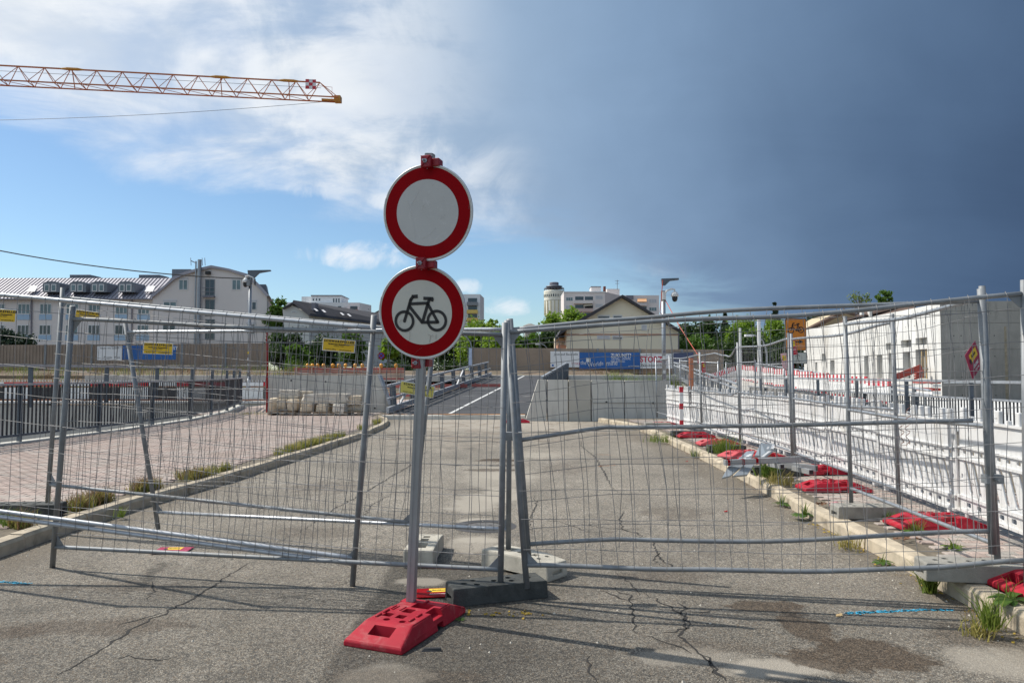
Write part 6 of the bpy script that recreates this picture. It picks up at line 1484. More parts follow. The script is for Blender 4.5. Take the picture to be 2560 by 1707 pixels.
# ================================================================ MESH FENCE PANELS
TOP, BOT = .955, .085
def fence(label, fl, tl_, fr, tr_, rails=None, mid=None, extra_bottom=0.0, kink=0.0, kt=.22, nv=32, nh=8, seed=0, pr=.0215, rr=.0165, wr=.0021, gussets=(1, 1, 1, 1), top_bend=None, bot_bend=None, mid_ends=(0, 1), wob=.006, rod=ZINC, prod=None, group=None, pl=True, prt=True):
    """fl/tl_ foot and top of the left post, fr/tr_ of the right post (world points)"""
    rn = random.Random(seed); fl, tl_, fr, tr_ = map(Vector, (fl, tl_, fr, tr_))
    t = thing('mesh_fence', label, 'mesh fence', tuple(fl), group=group)
    nrm = (fr - fl).cross(tl_ - fl).normalized()
    if nrm.y > 0: nrm = -nrm
    def bend(tab, u):
        if not tab: return 0.0
        for (a, b), (c, d) in zip(tab, tab[1:]):
            if a <= u <= c: k = (u - a) / (c - a); k = k * k * (3 - 2 * k); return b + (d - b) * k
        return 0.0
    def Q(u, v, o=0.0):
        p = fl.lerp(tl_, v).lerp(fr.lerp(tr_, v), u)
        kb = bend(bot_bend, u); kt_ = bend(top_bend, u); vv = (v - BOT) / (TOP - BOT)
        p = p + Vector((0, 0, kb * (1 - vv) + kt_ * vv)) + Vector((0, 0, kink * max(0, 1 - abs(u - kt) / (kt if u < kt else (1 - kt)))) ) * (1 - abs(2 * vv - .9) * .6 if 0 <= vv <= 1 else 0)
        return p + nrm * o
    if pl: part(MB().tube([Q(0, 0), Q(0, 1)], pr, 12), 'post', prod or rod, t, smooth=True)
    if prt: part(MB().tube([Q(1, 0), Q(1, 1)], pr, 12), 'post', prod or rod, t, smooth=True)
    us = [i / 24 for i in range(25)]
    def rail(v, u0=0, u1=1): part(MB().tube([Q(u0 + (u1 - u0) * u, v) for u in us], rr, 10), 'rail', rod, t, smooth=True)
    rail(TOP); rail(BOT)
    if mid: rail(mid, *mid_ends)
    if extra_bottom: rail(BOT + extra_bottom)
    Lx = (fr - fl).length
    for (u, v, su, sv), g in zip(((0, TOP, 1, -1), (1, TOP, -1, -1), (0, BOT, 1, 1), (1, BOT, -1, 1)), gussets):
        if g:
            du = .105 / Lx; dv = .06
            part(MB().prism([Q(u, v, -.003), Q(u + su * du, v, -.003), Q(u, v + sv * dv, -.003)], nrm * .005), 'gusset', ZINC2, t)
    wm = MB(); cu = [[rn.gauss(0, wob) for _ in range(4)] for _ in range(nv + 2)]
    for i in range(1, nv + 1):
        u = i / (nv + 1); pts = []; segs = 9; c = cu[i]
        for k in range(segs + 1):
            v = BOT - .01 + (TOP + .012 - BOT) * k / segs; w_ = math.sin(math.pi * k / segs)
            pts.append(Q(u + (c[0] * w_ + c[1] * math.sin(2 * math.pi * k / segs) + rn.gauss(0, .0012 + wob * .12)) / 3.4, v, rr + .003 + c[2] * w_ * 1.5))
        wm.tube(pts, wr, 4, cap=False)
        wm.tube([Q(u, TOP, rr + .003), Q(u, TOP + .012, 0), Q(u, TOP, -rr - .003)], wr, 4, cap=False)
    for j in range(nh):
        v = BOT + (TOP - BOT) * (j + .55) / nh; sh = rn.gauss(0, .003)
        pts = [Q(u, v + sh * math.sin(u * 5 + j) + rn.gauss(0, .0006), rr + .006 + cu[min(nv, max(1, int(u * nv)))][2] * .8) for u in us]
        wm.tube(pts, wr, 4, cap=False)
    part(wm, 'wire_mesh', WIRE, t, kind='stuff'); t['_n'] = 0; del t['_n']
    t['_q'] = 0; del t['_q']
    return t, Q

# front row, left
fB1, qB1 = fence('long mesh fence leaning forward, from the thick left post to the crossed middle posts', G(131, 1418), at(182, 765, 5.62), at(1251, 1480, 5.30), at(1262, 806, 5.18), seed=1, nv=31, rod=ZINC2, top_bend=[(0, 0), (.5, -.02), (1, 0)])
B2r, B2t = G(881, 1464), at(935, 788, 5.32)
fB2, qB2 = fence('mesh fence panel with shiny top rail, its right post standing on the asphalt', (-4.66, 5.84, .40), (-4.52, 5.70, 2.34), B2r, B2t, seed=2, rod=ZSHINY, prod=ZINC2, extra_bottom=.022, nv=31, wob=.012, gussets=(1, 0, 1, 1))
fB3, qB3 = fence('mesh fence panel behind, with a left post that leans outwards at the top', G(396, 1322, .02), at(313, 806, 7.25), at(1271, 1372, 6.16), at(1275, 797, 6.1), seed=3, rod=ZSHINY, prod=ZINC2, wob=.016, nv=31)
fB4, qB4 = fence('mesh fence panel from the dark plastic block to the pale block behind the sign post', at(119, 1256, 7.45), at(157, 719, 7.35), at(1026, 1352, 6.5), at(1090, 806, 6.35), seed=4, rod=ZINC2, wob=.018, nv=33)
# front row, right
fA, qA = fence('front right mesh fence with sagging bottom rail, from leaning middle post to right picture edge', at(1317, 1470, 5.30), at(1267, 801, 5.36), at(2569, 1466, 4.85), at(2560, 700, 4.84), seed=5, rod=ZINC2, nv=29, wob=.013, bot_bend=[(0, 0), (.33, -.04), (.6, -.06), (.8, -.045), (1, 0)], top_bend=[(0, 0), (.3, -.0), (.6, -.035), (1, 0)], gussets=(1, 1, 1, 0), pr=.022)
fC, qC = fence('bent mesh fence with buckled middle rail, ending at the tall double post', at(1322, 1425, 5.72), at(1274, 797, 5.84), at(2483, 1412, 5.20), at(2453, 721, 5.20), seed=6, rod=ZINC2, nv=27, mid=.50, mid_ends=(0.0, .972), kink=.085, kt=.20, wob=.022, bot_bend=[(0, .03), (.5, .0), (1, .07)], top_bend=[(0, -.0), (.25, .0), (.5, .025), (1, 0)], gussets=(0, 0, 0, 0), pr=.027)
# row running away along the right kerb
rowp = [((3.42, 5.27), (3.57, 7.85), 'first mesh panel of the row along the right kerb, starting at the tall double post'), ((4.02, 7.75), (4.30, 11.3), 'second mesh panel along the right kerb, beginning at the paired posts'),
        ((4.33, 11.5), (4.58, 14.9), 'third mesh panel along the right kerb, in front of the pedestrian sign'), ((4.60, 15.0), (4.63, 18.1), 'fourth mesh panel along the right kerb, top rail bent in a sharp dip'), ((4.64, 18.2), (4.58, 21.4), 'fifth and farthest mesh panel along the right kerb')]
Qs = []
for k, ((xa, ya), (xb, yb_), lb) in enumerate(rowp):
    za = .22; zt = za + 2.0; lean = (-.07, .0) if k == 0 else (0, 0)
    tb_ = [(0, 0), (.18, -.17), (.30, -.12), (.6, -.02), (1, 0)] if k == 3 else ([(0, 0), (.4, -.05), (1, 0)] if k in (1, 2) else [(0, 0), (.5, -.04), (1, 0)])
    f_, q_ = fence(lb, (xa, ya, za), (xa - .03 * (k == 0) - .03, ya, zt - (.09 if k == 4 else 0)), (xb, yb_, za), (xb - .03, yb_, zt - (.12 if k >= 3 else .02)), seed=20 + k, prod=ZINC2, top_bend=tb_, nv=31, wob=.022 if k < 2 else .008, nh=7, wr=.0021 if k < 2 else .0026, gussets=(0, 0, 0, 0), mid=.50, group='mesh panels along the right kerb')
    Qs.append(q_)
# further panels beyond
fence('mesh panel standing across the pavement by the lamp post', (4.58, 21.4, .2), (4.55, 21.4, 2.1), (4.75, 24.3, .15), (4.72, 24.3, 2.1), seed=31, wr=.003, nv=22, nh=6, gussets=(0, 0, 0, 0), group='mesh panels along the right kerb')
for k, (x0, y0, x1, y1, lb) in enumerate(((1815, 905, 1888, 900, 'far mesh panel above the turning striped barriers'), (1888, 908, 1960, 905, 'far mesh panel behind the pedestrian sign post'), (1700, 898, 1795, 903, 'far mesh panel in front of the dark grove'))):
    a_ = at(x0, y0, 40); b_ = at(x1, y1, 38)
    fence(lb, (a_.x, a_.y, a_.z - 1.9), tuple(a_), (b_.x, b_.y, b_.z - 1.9), tuple(b_), seed=40 + k, wr=.006, nv=20, nh=6, gussets=(0, 0, 0, 0), pr=.04, rr=.03, group='far mesh panels')
# clamps joining posts
def clamp(label, p, s=1.0):
    t = thing('fence_clamp', label, 'clamp', tuple(p)); part(MB().box((-.06, -.034, -.03), (.06, .034, .03)), 'bracket', ZINC2, t, world=False); part(MB().tube([(0, -.07, 0), (0, .05, 0)], .008, 8), 'bolt', ZINC, t, world=False)
    part(MB().tube([(0, -.055, 0), (0, -.04, 0)], .016, 6), 'nut', ZINC2, t, world=False); return t
clamp('steel clamp joining the tall double fence post at the right', Vector((3.36, 5.21, .86)))
clamp('steel clamp at the foot of the two middle posts', at(1284, 1090, 5.45))

# ---------------------------------------------------------------- signs hanging on the fences
def plate(name, label, cat, c, right, up, w_, h_, m, thick=.004, rim=None):
    """flat plate; local x = right, z = up, faces -y"""
    rx = Vector(right).normalized(); uz = Vector(up); uz = (uz - rx * uz.dot(rx)).normalized(); ny = uz.cross(rx).normalized()
    M = Matrix((rx, ny, uz)).transposed().to_4x4()
    o = thing(name, label, cat, tuple(c), tuple(M.to_euler()))
    me = bevel(MB().box((-w_ / 2, 0, -h_ / 2), (w_ / 2, thick, h_ / 2)).mesh('plate', rim or m), .0015, 1); part(me, 'plate', None, o, world=False)
    part(MB().box((-w_ / 2 + .006, -.0012, -h_ / 2 + .006), (w_ / 2 - .006, .0, h_ / 2 - .006)), 'printed_face', m, o, world=False)
    return o
def schwarz(label, quad, Y, m=YEL, YR=None):
    """quad: three photo points top-left, top-right, bottom-left"""
    YR = YR or Y
    a = at(*quad[0], Y); b = at(*quad[1], YR); c = at(*quad[2], Y); w_ = (b - a).length; h_ = (c - a).length
    o = plate('fence_plate', label, 'sign plate', (b + c) / 2, b - a, a - c, w_, h_, m, rim=WHITEFOIL)
    put_text('SCHWARZFELLER', h_ * .235, BLK, o, 0, h_ * .30, y=-.003, bold=.0008, spacing=1.34)
    put_text('Bundesweiter Bauzaunservice', h_ * .135, BLK, o, 0, h_ * .08, y=-.003, bold=.0004)
    put_text('Vermietung · Verkauf', h_ * .09, BLK, o, 0, -h_ * .05, y=-.003)
    put_text('Tel. 07171 / 9994-0', h_ * .105, BLK, o, -w_ * .24, -h_ * .34, y=-.003); put_text('www.schwarzfeller.de', h_ * .105, BLK, o, w_ * .21, -h_ * .34, y=-.003)
    return o
schwarz('yellow fence plate with black lettering hanging left of the round signs', [(807, 844), (889, 851), (805, 876)], 5.34)
schwarz('yellow fence plate in front of the blue banner on the left', [(356, 855), (430, 858), (360, 884)], 7.0)
schwarz('yellow fence plate tilted and half hidden behind two rails at the left', [(188, 773), (250, 781), (188, 797)], 7.35)
schwarz('yellow fence plate cut off by the left picture edge', [(-32, 770), (40, 774), (-32, 803)], 5.6)
yp = schwarz('pale yellow fence plate half covered by the sign post', [(1001, 951), (1087, 966), (998, 981)], 6.38, YELP)

def tagplate(label, quad, Y, m=MAG, mirror=False, YR=None):
    a = at(*quad[0], Y); b = at(*quad[1], YR or Y); c = at(*quad[2], Y); w_ = (b - a).length; h_ = (c - a).length
    o = plate('warning_tag', label, 'warning tag', (b + c) / 2, b - a, a - c, w_, h_, m)
    part(MB().box((-w_ * .30, -.003, h_ * .02), (w_ * .32, -.001, h_ * .36)), 'yellow_field', TAGY, o, world=False)
    part(MB().disc((-w_ * .30, -.0045, h_ * .10), (1, 0, 0), (0, 0, 1), 0, min(w_, h_) * .11, 16), 'badge', BLK, o, world=False)
    put_text('Bauzaun', min(w_, h_) * .17, BLK, o, 0, h_ * .22, y=-.005); put_text('GESICHERT', min(w_, h_) * .15, WHITEFOIL, o, 0, -h_ * .18, y=-.003, bold=.001); put_text('Finger weg', min(w_, h_) * .12, WHITEFOIL, o, 0, -h_ * .33, y=-.003)
    return o
a_ = at(2438, 851, 5.28); b_ = at(2452, 918, 5.30); c_ = at(2431, 950, 5.26); d_ = at(2415, 888, 5.24)
tagplate('magenta warning tag with yellow field, hanging tilted beside the tall double post', [(2415, 886), (2440, 850), (2431, 950)], 5.25, YR=5.45)
tagplate('red warning tag with yellow field in front of the orange detour sign', [(1975, 848), (1989, 846), (1979, 888)], 11.4, REDFOIL)
tagplate('faded pink warning tag left of the pedestrian sign', [(1953, 884), (1967, 882), (1956, 922)], 11.6, MAGF)
tagplate('small orange-red tag on the fence by the orange post', [(1754, 905), (1763, 905), (1756, 931)], 17.8, REDFOIL)
tagplate('small red and white tag above the far fence post', [(1743, 884), (1749, 884), (1744, 908)], 18.4, REDFOIL)
def ground_tag(label, c, rz, m, w_=.30, h_=.20, tilt=.0):
    o = plate('warning_tag', label, 'warning tag', c, (math.cos(rz), math.sin(rz), 0), (-math.sin(rz), math.cos(rz), tilt), w_, h_, m)
    part(MB().box((-w_ * .22, -.003, h_ * .02), (w_ * .22, -.001, h_ * .40)), 'yellow_field', TAGY, o, world=False); part(MB().disc((-w_ * .22, -.0045, h_ * .1), (1, 0, 0), (0, 0, 1), 0, .02, 14), 'badge', BLK, o, world=False)
    put_text('GESICHERT', .028, WHITEFOIL, o, 0, -h_ * .2, y=-.003); put_text('Bauzaun', .03, BLK, o, 0, h_ * .2, y=-.005); return o
ground_tag('pink warning tag lying on the asphalt beneath the left fence', Vector((-3.05, 6.72 - .0, .012)), .05, MAG, .30, .24)
ground_tag('red warning tag lying flat, pinned under the dark fence block', Vector((-.53, 5.44, .012)), .12, SIGNR, .32, .22)

# ---------------------------------------------------------------- the two round prohibition signs on their post
foot = rubber_foot('red rubber foot holding the square post of the two round signs', (-.65, 4.72, 0), math.atan2(.72, .302), None, group=None)
pb_ = Vector((-.665, 4.93, .05)); pt_ = at(1075, 386, 4.55)
PD = (pt_ - pb_).normalized()
sp = thing('sign_post', 'leaning square galvanised post standing in the red rubber foot', 'sign post', tuple(pb_))
part(MB().beam(pb_, pt_, .051, .051, up=(-.26, -.966, 0)), 'square_tube', ALU, sp)
pm = MB()
for k in range(2): pm.beam(pb_ + Vector((-.012 + .024 * k, -.0275, 0)), pt_ + Vector((-.012 + .024 * k, -.0275, 0)), .002, .002)
part(pm, 'seams', ZINC2, sp)
part(MB().beam(pt_, pt_ + PD * .004, .044, .044, up=(-.26, -.966, 0)), 'end_cap', BLKM, sp)
TH = R(15)
def round_sign(label, px, py, Y, rad, cyc, yaw=TH):
    c = at(px, py, Y); n_ = Vector((-math.sin(yaw), -math.cos(yaw), 0)); n_ = (n_ - PD * n_.dot(PD)).normalized()       # faces this way
    right = Vector((math.cos(yaw), -math.sin(yaw), 0)); up = PD - n_ * PD.dot(n_); right = up.cross(-n_).normalized() * -1
    if right.x < 0: right = -right
    ny = -n_; uz = right.cross(ny).normalized()
    M = Matrix((right, ny, uz)).transposed().to_4x4()
    t = thing('round_sign', label, 'traffic sign', tuple(c), tuple(M.to_euler()))
    prof = MB(); n = 96; r0 = rad
    # rolled aluminium edge
    pts = [Vector((r0 * math.cos(2 * math.pi * k / n), .006, r0 * math.sin(2 * math.pi * k / n))) for k in range(n + 1)]
    part(MB().tube(pts, .007, 8, cap=False), 'rolled_edge', SIGNEDGE, t, world=False, smooth=True)
    v = [(r0 * math.cos(2 * math.pi * k / n), y, r0 * math.sin(2 * math.pi * k / n)) for y in (.003, .007) for k in range(n)]
    part(MB().add(v, [tuple(range(n)), tuple(range(n, 2 * n))[::-1]] + [(k, (k + 1) % n, n + (k + 1) % n, n + k) for k in range(n)]), 'backing_disc', ALU, t, world=False)
    part(MB().disc((0, .002, 0), (1, 0, 0), (0, 0, 1), r0 * .962, r0 * .995, n), 'white_rim', SIGNW, t, world=False)
    part(MB().disc((0, .001, 0), (1, 0, 0), (0, 0, 1), r0 * .70, r0 * .962, n), 'red_ring', SIGNR, t, world=False)
    part(MB().disc((0, .0, 0), (1, 0, 0), (0, 0, 1), 0, r0 * .70, n), 'white_field', SCR if not cyc else SIGNW, t, world=False)
    for sx_ in (-.012, .035): part(MB().disc((sx_, -.001, r0 * .93), (1, 0, 0), (0, 0, 1), 0, .004, 10), 'rivet', ALU if sx_ < 0 else BLK, t, world=False)
    return t
SCR = mat('sign_white_scratched', (.50, .50, .49), .45, 0, .03, 4, bump=.05)
def scratched():
    m = SCR; t = NT(m.node_tree); b = [n for n in t.n if n.type == 'BSDF_PRINCIPLED'][0]
    tc_ = t.new('ShaderNodeTexCoord'); 
    mp = t.new('ShaderNodeMapping'); t.link(tc_.outputs['Object'], mp.inputs[0]); mp.inputs['Rotation'].default_value = (0, R(20), 0); mp.inputs['Scale'].default_value = (60, 1, 3)
    n1 = t.noise(mp.outputs[0], 1.0, 2, .5, .3); n2 = t.noise(tc_.outputs['Object'], 5, 6, .7, 2.0)
    s1 = t.m('MULTIPLY', t.sstep(n1, .70, .74), t.sstep(n2, .50, .56)); s2 = t.m('MULTIPLY', t.sstep(t.m('ABSOLUTE', t.m('SUBTRACT', t.noise(tc_.outputs['Object'], 4, 5, .55, 1.2), .5)), .0065, .002), t.sstep(n2, .48, .55))
    src = b.inputs['Base Color'].links[0].from_socket
    c = t.mix(t.m('MULTIPLY', t.m('MAXIMUM', s1, s2), .55), src, (.62, .62, .62)); t.link(c, b.inputs['Base Color'])
scratched()
def scratch(parent, segs, m, w=.0016):
    for pts_ in segs:
        mb = MB()
        for (x0, z0), (x1, z1) in zip(pts_, pts_[1:]): mb.beam((x0, -.0035, z0), (x1, -.0035, z1), w, .0004)
        part(mb, 'scratch', m, parent, world=False)
s_up = round_sign('upper round sign, red ring around a plain scratched grey-white field', 1068, 532, 4.50, .289, False)
s_lo = round_sign('lower round sign, red ring with a black bicycle on white', 1054, 781, 4.64, .289, True)
def bicycle(parent, s, m, y=-.003, wheel=.118, th=.024, name='bicycle_symbol'):
    """bicycle pictogram pointing left, scaled so that the wheel radius is `wheel`*s"""
    k = s; mb = MB(); T_ = .004
    X = lambda x, z: (x * k, y, z * k)
    def seg(a, b, w_):
        a = Vector((a[0], 0, a[1])); b = Vector((b[0], 0, b[1])); d = (b - a).normalized(); q = Vector((-d.z, 0, d.x)) * w_ / 2
        mb.prism([X((a + q).x, (a + q).z), X((b + q).x, (b + q).z), X((b - q).x, (b - q).z), X((a - q).x, (a - q).z)], (0, .0016, 0))
        for e in (a, b): mb.disc((e.x * k, y + .0002 if False else y, e.z * k), (1, 0, 0), (0, 0, 1), 0, w_ / 2 * k, 12)
    fwx, rwx, wz = -.56, .50, -.18
    for cx_, cz_ in ((fwx, wz), (rwx, wz + .07)):
        mb.disc((cx_ * k, y, cz_ * k), (1, 0, 0), (0, 0, 1), .245 * k, .325 * k, 40)
    return mb, seg, part
def bike_on(parent, cx, cz, s, m, y=-.003):
    mb = MB()
    def pt(x, z): return Vector((cx + x * s, y, cz + z * s))
    # symbol measured on the sign itself: units of the pictogram's full width (1.0)
    def seg(x0, z0, x1, z1, w_):
        a, b = pt(x0, z0), pt(x1, z1); d = (b - a).normalized(); q = Vector((-d.z, 0, d.x)) * w_ * s / 2; e = d * w_ * s * .25
        mb.prism([a + q - e, b + q + e, b - q + e, a - q - e], (0, .0012, 0))
    mb.disc(pt(-.310, -.165), (1, 0, 0), (0, 0, 1), .143 * s, .194 * s, 48); mb.disc(pt(.310, -.115), (1, 0, 0), (0, 0, 1), .144 * s, .195 * s, 48)
    seg(-.31, -.165, -.222, .16, .054); seg(-.222, .16, -.205, .225, .056); seg(-.208, .215, -.165, .285, .056); seg(-.172, .282, -.09, .292, .064)      # fork, stem, bar
    seg(-.225, .150, .125, .185, .054); seg(-.225, .105, .03, -.165, .056); seg(.125, .17, .04, -.155, .056); seg(.03, -.165, .33, -.140, .054); seg(.125, .17, .33, -.140, .052)
    seg(.125, .17, .15, .255, .056); seg(.05, .265, .21, .268, .058); seg(.16, .26, .215, .245, .058)
    for q in ((-.31, -.165), (.33, -.14)): mb.disc(pt(*q) + Vector((0, .0003, 0)), (1, 0, 0), (0, 0, 1), 0, .027 * s, 16)
    part(mb, 'bicycle_symbol', m, parent, world=False)
bike_on(s_lo, -.004, -.004, .352, BLK)
GRIME = mat('grime_scratch', (.14, .13, .12), .8, 0, .3, 60); PALE = mat('pale_scratch', (.66, .66, .66), .6, 0, .2, 60)
scratch(s_lo, [[(-.075, -.125), (-.070, -.150), (-.078, -.185)], [(.05, -.135), (.075, -.142), (.085, -.136)], [(.068, -.142), (.064, -.185)], [(.105, -.13), (.104, -.16)], [(.02, -.215), (-.01, -.24), (-.03, -.258), (-.035, -.27)], [(-.112, -.052), (-.135, -.056), (-.15, -.075)]], GRIME)
scratch(s_up, [[(-.13, .07), (-.09, -.05), (-.07, -.16)], [(.10, .10), (.105, .08), (.12, .075)], [(.09, -.01), (.12, -.04)], [(.12, -.005), (.085, -.035)], [(-.03, -.16), (.02, -.13), (.06, -.09)], [(-.11, .04), (-.06, .13)], [(-.04, .02), (-.02, .05)], [(.02, .16), (.04, .185)]], PALE, .0011)
scratch(s_up, [[(.272, .06), (.266, .03)], [(-.275, -.05), (-.27, -.075)], [(.255, -.1), (.25, -.12)]], GRIME, .003)
# red plastic clamps holding the discs
def sign_clamp(label, px, py, Y):
    c = at(px, py, Y); t = thing('sign_clamp', label, 'clamp', tuple(c), (0, 0, -TH))
    part(bevel(MB().box((-.032, -.022, -.036), (.032, .012, .036)).mesh('c', CLAMPR), .004, 1), 'front_jaw', None, t, world=False)
    part(bevel(MB().box((-.01, .012, -.024), (.075, .08, .024)).mesh('c', CLAMPR), .004, 1), 'back_jaw', None, t, world=False)
    mb = MB(); 
    for k in range(4): mb.beam((0, -.026, 0), (.028 * (1 if k % 2 else -1), -.026, .032 * (1 if k < 2 else -1)), .006, .006)
    part(mb, 'rib', CLAMPR, t, world=False); part(MB().tube([(-.005, -.055, 0), (0, .0, 0)], .006, 8), 'bolt', ZINC, t, world=False); part(MB().tube([(0, -.032, 0), (0, -.022, 0)], .014, 6), 'nut', ZINC, t, world=False)
    return t
sign_clamp('red plastic clamp at the top of the upper round sign', 1067, 405, 4.44)
sign_clamp('red plastic clamp between the two round signs', 1054, 659, 4.54)
sign_clamp('red plastic clamp at the bottom of the lower round sign', 1043, 907, 4.72)

# ---------------------------------------------------------------- detour sign on the right
DY = 18.0
a_ = at(1963, 796, DY); b_ = at(2016, 876, DY); cxx = (a_.x + b_.x) / 2; dw = b_.x - a_.x; dh = a_.z - b_.z
dp = thing('detour_post', 'thin grey post with a red clamp carrying the orange detour sign', 'sign post', (cxx - .08, DY + .06, 0)); part(MB().tube([(cxx - .08, DY + .06, 0), (cxx - .08, DY + .06, a_.z - .1)], .03, 10), 'shaft', ZINC2, dp)
pc = at(1981, 917, DY); part(MB().box((pc.x - .05, DY - .0, pc.z - .05), (pc.x + .05, DY + .12, pc.z + .05)), 'clamp', CLAMPR, dp)
ds = thing('detour_sign', 'orange detour sign with black bicycle and an arrow pointing right', 'traffic sign', (cxx, DY, (a_.z + b_.z) / 2))
part(holes2d(rrect(0, 0, dw, dh, .08, 4), [], .012, BLK), 'border', None, ds, world=False); o = part(holes2d(rrect(0, 0, dw - .03, dh - .03, .08, 4), [], .012, ORANGE), 'orange_field', None, ds, world=False); o.location.y = -.004
bike_on(ds, -.0, dh * .20, dw * .78, BLK, y=-.014)
part(MB().box((-dw * .34, -.015, -dh * .245), (dw * .18, -.013, -dh * .21)).add([(dw * .14, -.015, -dh * .165), (dw * .14, -.015, -dh * .29), (dw * .36, -.015, -dh * .2275)], [(0, 1, 2)]), 'arrow', BLK, ds, world=False)
a_ = at(1970, 881, DY); b_ = at(2017, 909, DY); 
ps = thing('pedestrian_sign', 'small white sign with a black upward forked arrow, under the orange detour sign', 'traffic sign', ((a_.x + b_.x) / 2, DY, (a_.z + b_.z) / 2)); w_, h_ = b_.x - a_.x, a_.z - b_.z
part(holes2d(rrect(0, 0, w_, h_, .10, 4), [], .012, BLK), 'border', None, ps, world=False); o = part(holes2d(rrect(0, 0, w_ - .025, h_ - .025, .08, 4), [], .012, SIGNW), 'white_field', None, ps, world=False); o.location.y = -.004
mb = MB()
for x0, z0, x1, z1 in ((-.05, -.10, 0, .0), (.05, -.10, 0, .0), (0, 0, 0, .11), (0, .11, -.055, .04), (0, .11, .055, .04), (-.05, .03, -.005, .06)): mb.beam((x0, -.014, z0), (x1, -.014, z1), .014, .003)
part(mb, 'arrow_symbol', BLK, ps, world=False)

# ---------------------------------------------------------------- fallen signs and tubes on the right kerb
zp = crop(1780, 1080, 7.35)
def PP(x, y, Y): return at(*zp(x, y), Y)
def slab(name, label, q, m, th=.025):
    t = thing(name, label, 'sign plate', tuple(q[0])); n_ = (q[1] - q[0]).cross(q[3] - q[0]).normalized() * th
    part(MB().prism(q, n_), 'plate', m, t); return t
GREYP = mat('sign_back_grey', (.36, .40, .43), .45, .3, .06, 3, dirt=(.28, .30, .32), dscale=4, damt=.4)
s1 = slab('fallen_sign', 'fallen grey sign plate with white marks, standing highest in the pile', [PP(790, 420, 10.15), PP(900, 185, 10.6), PP(1130, 235, 10.7), PP(1000, 440, 10.1)], GREYP)
part(MB().prism([PP(1000, 300, 10.3), PP(1030, 262, 10.38), PP(1055, 272, 10.38), PP(1030, 312, 10.3)], (0, -.004, 0)), 'white_mark', WHITEFOIL, s1); part(MB().prism([PP(1080, 300, 10.3), PP(1110, 225, 10.4), PP(1145, 240, 10.4), PP(1130, 310, 10.3)], (0, -.004, 0)), 'white_mark', WHITEFOIL, s1)
s2 = slab('fallen_sign', 'fallen grey sign plate reaching down over the kerb to the road, leftmost', [PP(185, 835, 9.55), PP(330, 575, 9.85), PP(610, 580, 9.9), PP(330, 800, 9.6)], GREYP)
s3 = slab('fallen_sign', 'fallen grey sign plate leaning down over the kerb, right beside the leftmost one', [PP(395, 800, 9.55), PP(620, 580, 9.9), PP(780, 575, 9.95), PP(650, 775, 9.65)], GREYP)
s4 = slab('fallen_sign', 'flat fallen sign plate with white stripes behind the banded tube', [PP(480, 490, 10.1), PP(640, 350, 10.5), PP(780, 340, 10.6), PP(710, 490, 10.1)], GREYP)
for (x, y) in ((560, 455), (620, 420), (660, 400)): part(MB().prism([PP(x, y + 25, 9.98), PP(x + 25, y, 10.02), PP(x + 80, y + 2, 10.02), PP(x + 50, y + 28, 9.98)], (0, -.004, 0)), 'white_mark', WHITEFOIL, s4)
s5 = slab('fallen_sign', 'fallen plate with white and red stripe in the middle of the pile', [PP(840, 475, 10.05), PP(1040, 330, 10.2), PP(1150, 325, 10.3), PP(960, 480, 10.05)], GREYP)
part(MB().prism([PP(880, 465, 9.98), PP(1040, 345, 10.06), PP(1085, 345, 10.06), PP(925, 465, 9.98)], (0, -.004, 0)), 'white_mark', WHITEFOIL, s5)
def sqtube(label, a, b, w_=.058, bands=()):
    t = thing('square_tube', label, 'metal tube', tuple(a)); a, b = Vector(a), Vector(b); part(MB().beam(a, b, w_, w_), 'tube', ALU, t); d = (b - a).normalized()
    part(MB().beam(b, b + d * .003, w_ * .82, w_ * .82), 'open_end', BLK, t)
    for u in bands: c = a.lerp(b, u); part(MB().beam(c, c + d * .035, w_ * 1.05, w_ * 1.05), 'red_band', SIGNR, t)
    return t
sqtube('square tube with three red bands lying across the top of the fallen signs', PP(228, 560, 9.75), PP(1615, 492, 9.9), .07, (.03, .22, .40))
sqtube('short square tube end sticking out below the banded tube', PP(1065, 588, 10.1), PP(1290, 632, 9.7))
sqtube('broad flat square tube pointing right toward the fence post', PP(1080, 565, 10.3), PP(1925, 665, 9.9), .075)
sqtube('square tube whose open end rests on the pavers, lowest of the pile', PP(1430, 640, 10.2), PP(1825, 735, 9.6), .062)
p = G(2087, 1262 + 6, .13); t = thing('crushed_tin', 'crushed pink and white drink tin lying by the grey concrete block', 'tin', (p.x, p.y, .13), (0, R(80), .5))
part(MB().lathe((-.03, 0, -.05), [(.022, 0), (.032, .008), (.033, .06), (.030, .09), (.024, .10)], 18), 'can', mat('tin_pink', (.60, .30, .30), .4, .3, .4, 25), t, world=False)
def dead(label, px, py, z, r, seed, m=BARK):
    rn = random.Random(seed); p = G(px, py, z); mb = MB()
    for i in range(14):
        a = rn.random() * 6.28; q = r * rn.uniform(.3, 1); o_ = Vector((p.x + q * math.cos(a), p.y + q * math.sin(a) * .7, z + .004 + rn.random() * .02)); s_ = r * .3
        mb.add([o_ + Vector((rn.uniform(-s_, s_), rn.uniform(-s_, s_), rn.uniform(0, s_ * .8))) for _ in range(4)], [(0, 1, 2), (1, 2, 3)])
    o = part(mb, 'leaf_litter', m, None); tag(o, label, 'dead leaves'); o['kind'] = 'stuff'; return o
DEAD = mat('dead_leaf', (.16, .08, .04), .8, 0, .3, 20)
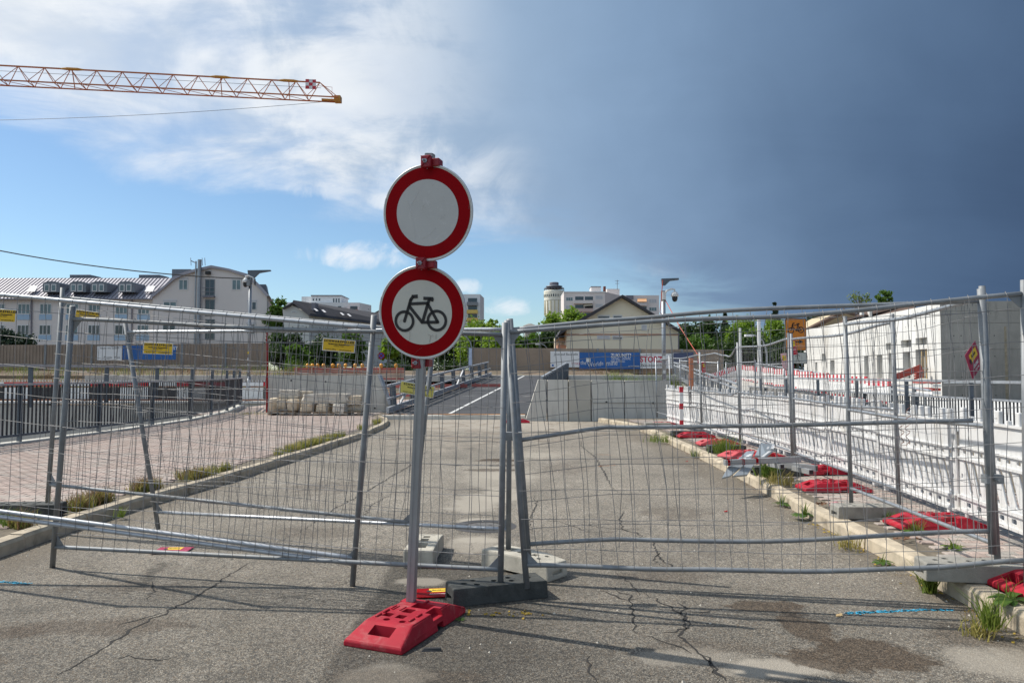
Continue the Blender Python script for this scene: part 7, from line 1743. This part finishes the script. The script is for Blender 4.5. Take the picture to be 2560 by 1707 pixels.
dead('brown dead leaves left of the pink tin', 2055, 1264, .13, .10, 1, DEAD); dead('dark leaf litter on the pavers before the near block', 2260, 1352, .13, .14, 2, DEAD); dead('dead leaves at the kerb joint under the buckled rail', 2120, 1370, .0, .09, 3, DEAD)
p = G(1077, 1628); o = part(MB().prism([(p.x - .055, p.y - .004, 0), (p.x + .06, p.y, 0), (p.x + .055, p.y + .004, .018), (p.x - .04, p.y + .004, .016)], (0, .018, 0)), 'plastic_scrap', BLKM, None); tag(o, 'small black plastic scrap lying on the asphalt in front of the red foot', 'scrap')
p = G(1150, 1550); lf = MB()
for k in range(7): a = k * .9; q = Vector((p.x, p.y, .006)); d = Vector((math.cos(a), math.sin(a), .1)); e = Vector((-d.y, d.x, 0)); lf.add([q, q + d * .025 + e * .008, q + d * .045, q + d * .025 - e * .008], [(0, 1, 2, 3)])
o = part(lf, 'green_leaf', LEAFM, None); tag(o, 'small green leaf lying to the right of the red foot', 'leaf')
for k, (px, py, lb) in enumerate(((2008 - 0, 1408, 'red scrap of foil on the road left of the kerb weeds'),)):
    pass
for px, py, lb, m in ((1814, 1280, 'small bright red scrap on the asphalt, left of the pink tin', SIGNR), (1717, 1154, 'tiny red scrap on the asphalt far down the road', SIGNR), (2098, 1541, 'crumpled beige scrap on the road above the blue line', WOODL)):
    p = G(px, py); o = part(MB().add([(p.x - .022, p.y, .004), (p.x + .02, p.y - .012, .01), (p.x + .024, p.y + .02, .02), (p.x - .01, p.y + .024, .008)], [(0, 1, 2, 3)]), 'litter_scrap', m, None); tag(o, lb, 'litter')
ch_ = thing('hanging_wire', 'rusty twisted wire hanging from the fence rail in front of a white barrier', 'wire', tuple(at(2273, 1012, 6.3)))
pts = [at(2270 + 6 * math.sin(i * 1.3), 1012 + i * 4.4, 6.3) + Vector((random.uniform(-.01, .01), 0, 0)) for i in range(24)] ; pts += [p + Vector((-.05, .0, .0)) for p in reversed(pts[10:])]
part(MB().tube(pts, .0028, 4), 'strand', mat('rusty_wire', (.20, .08, .06), .8), ch_)
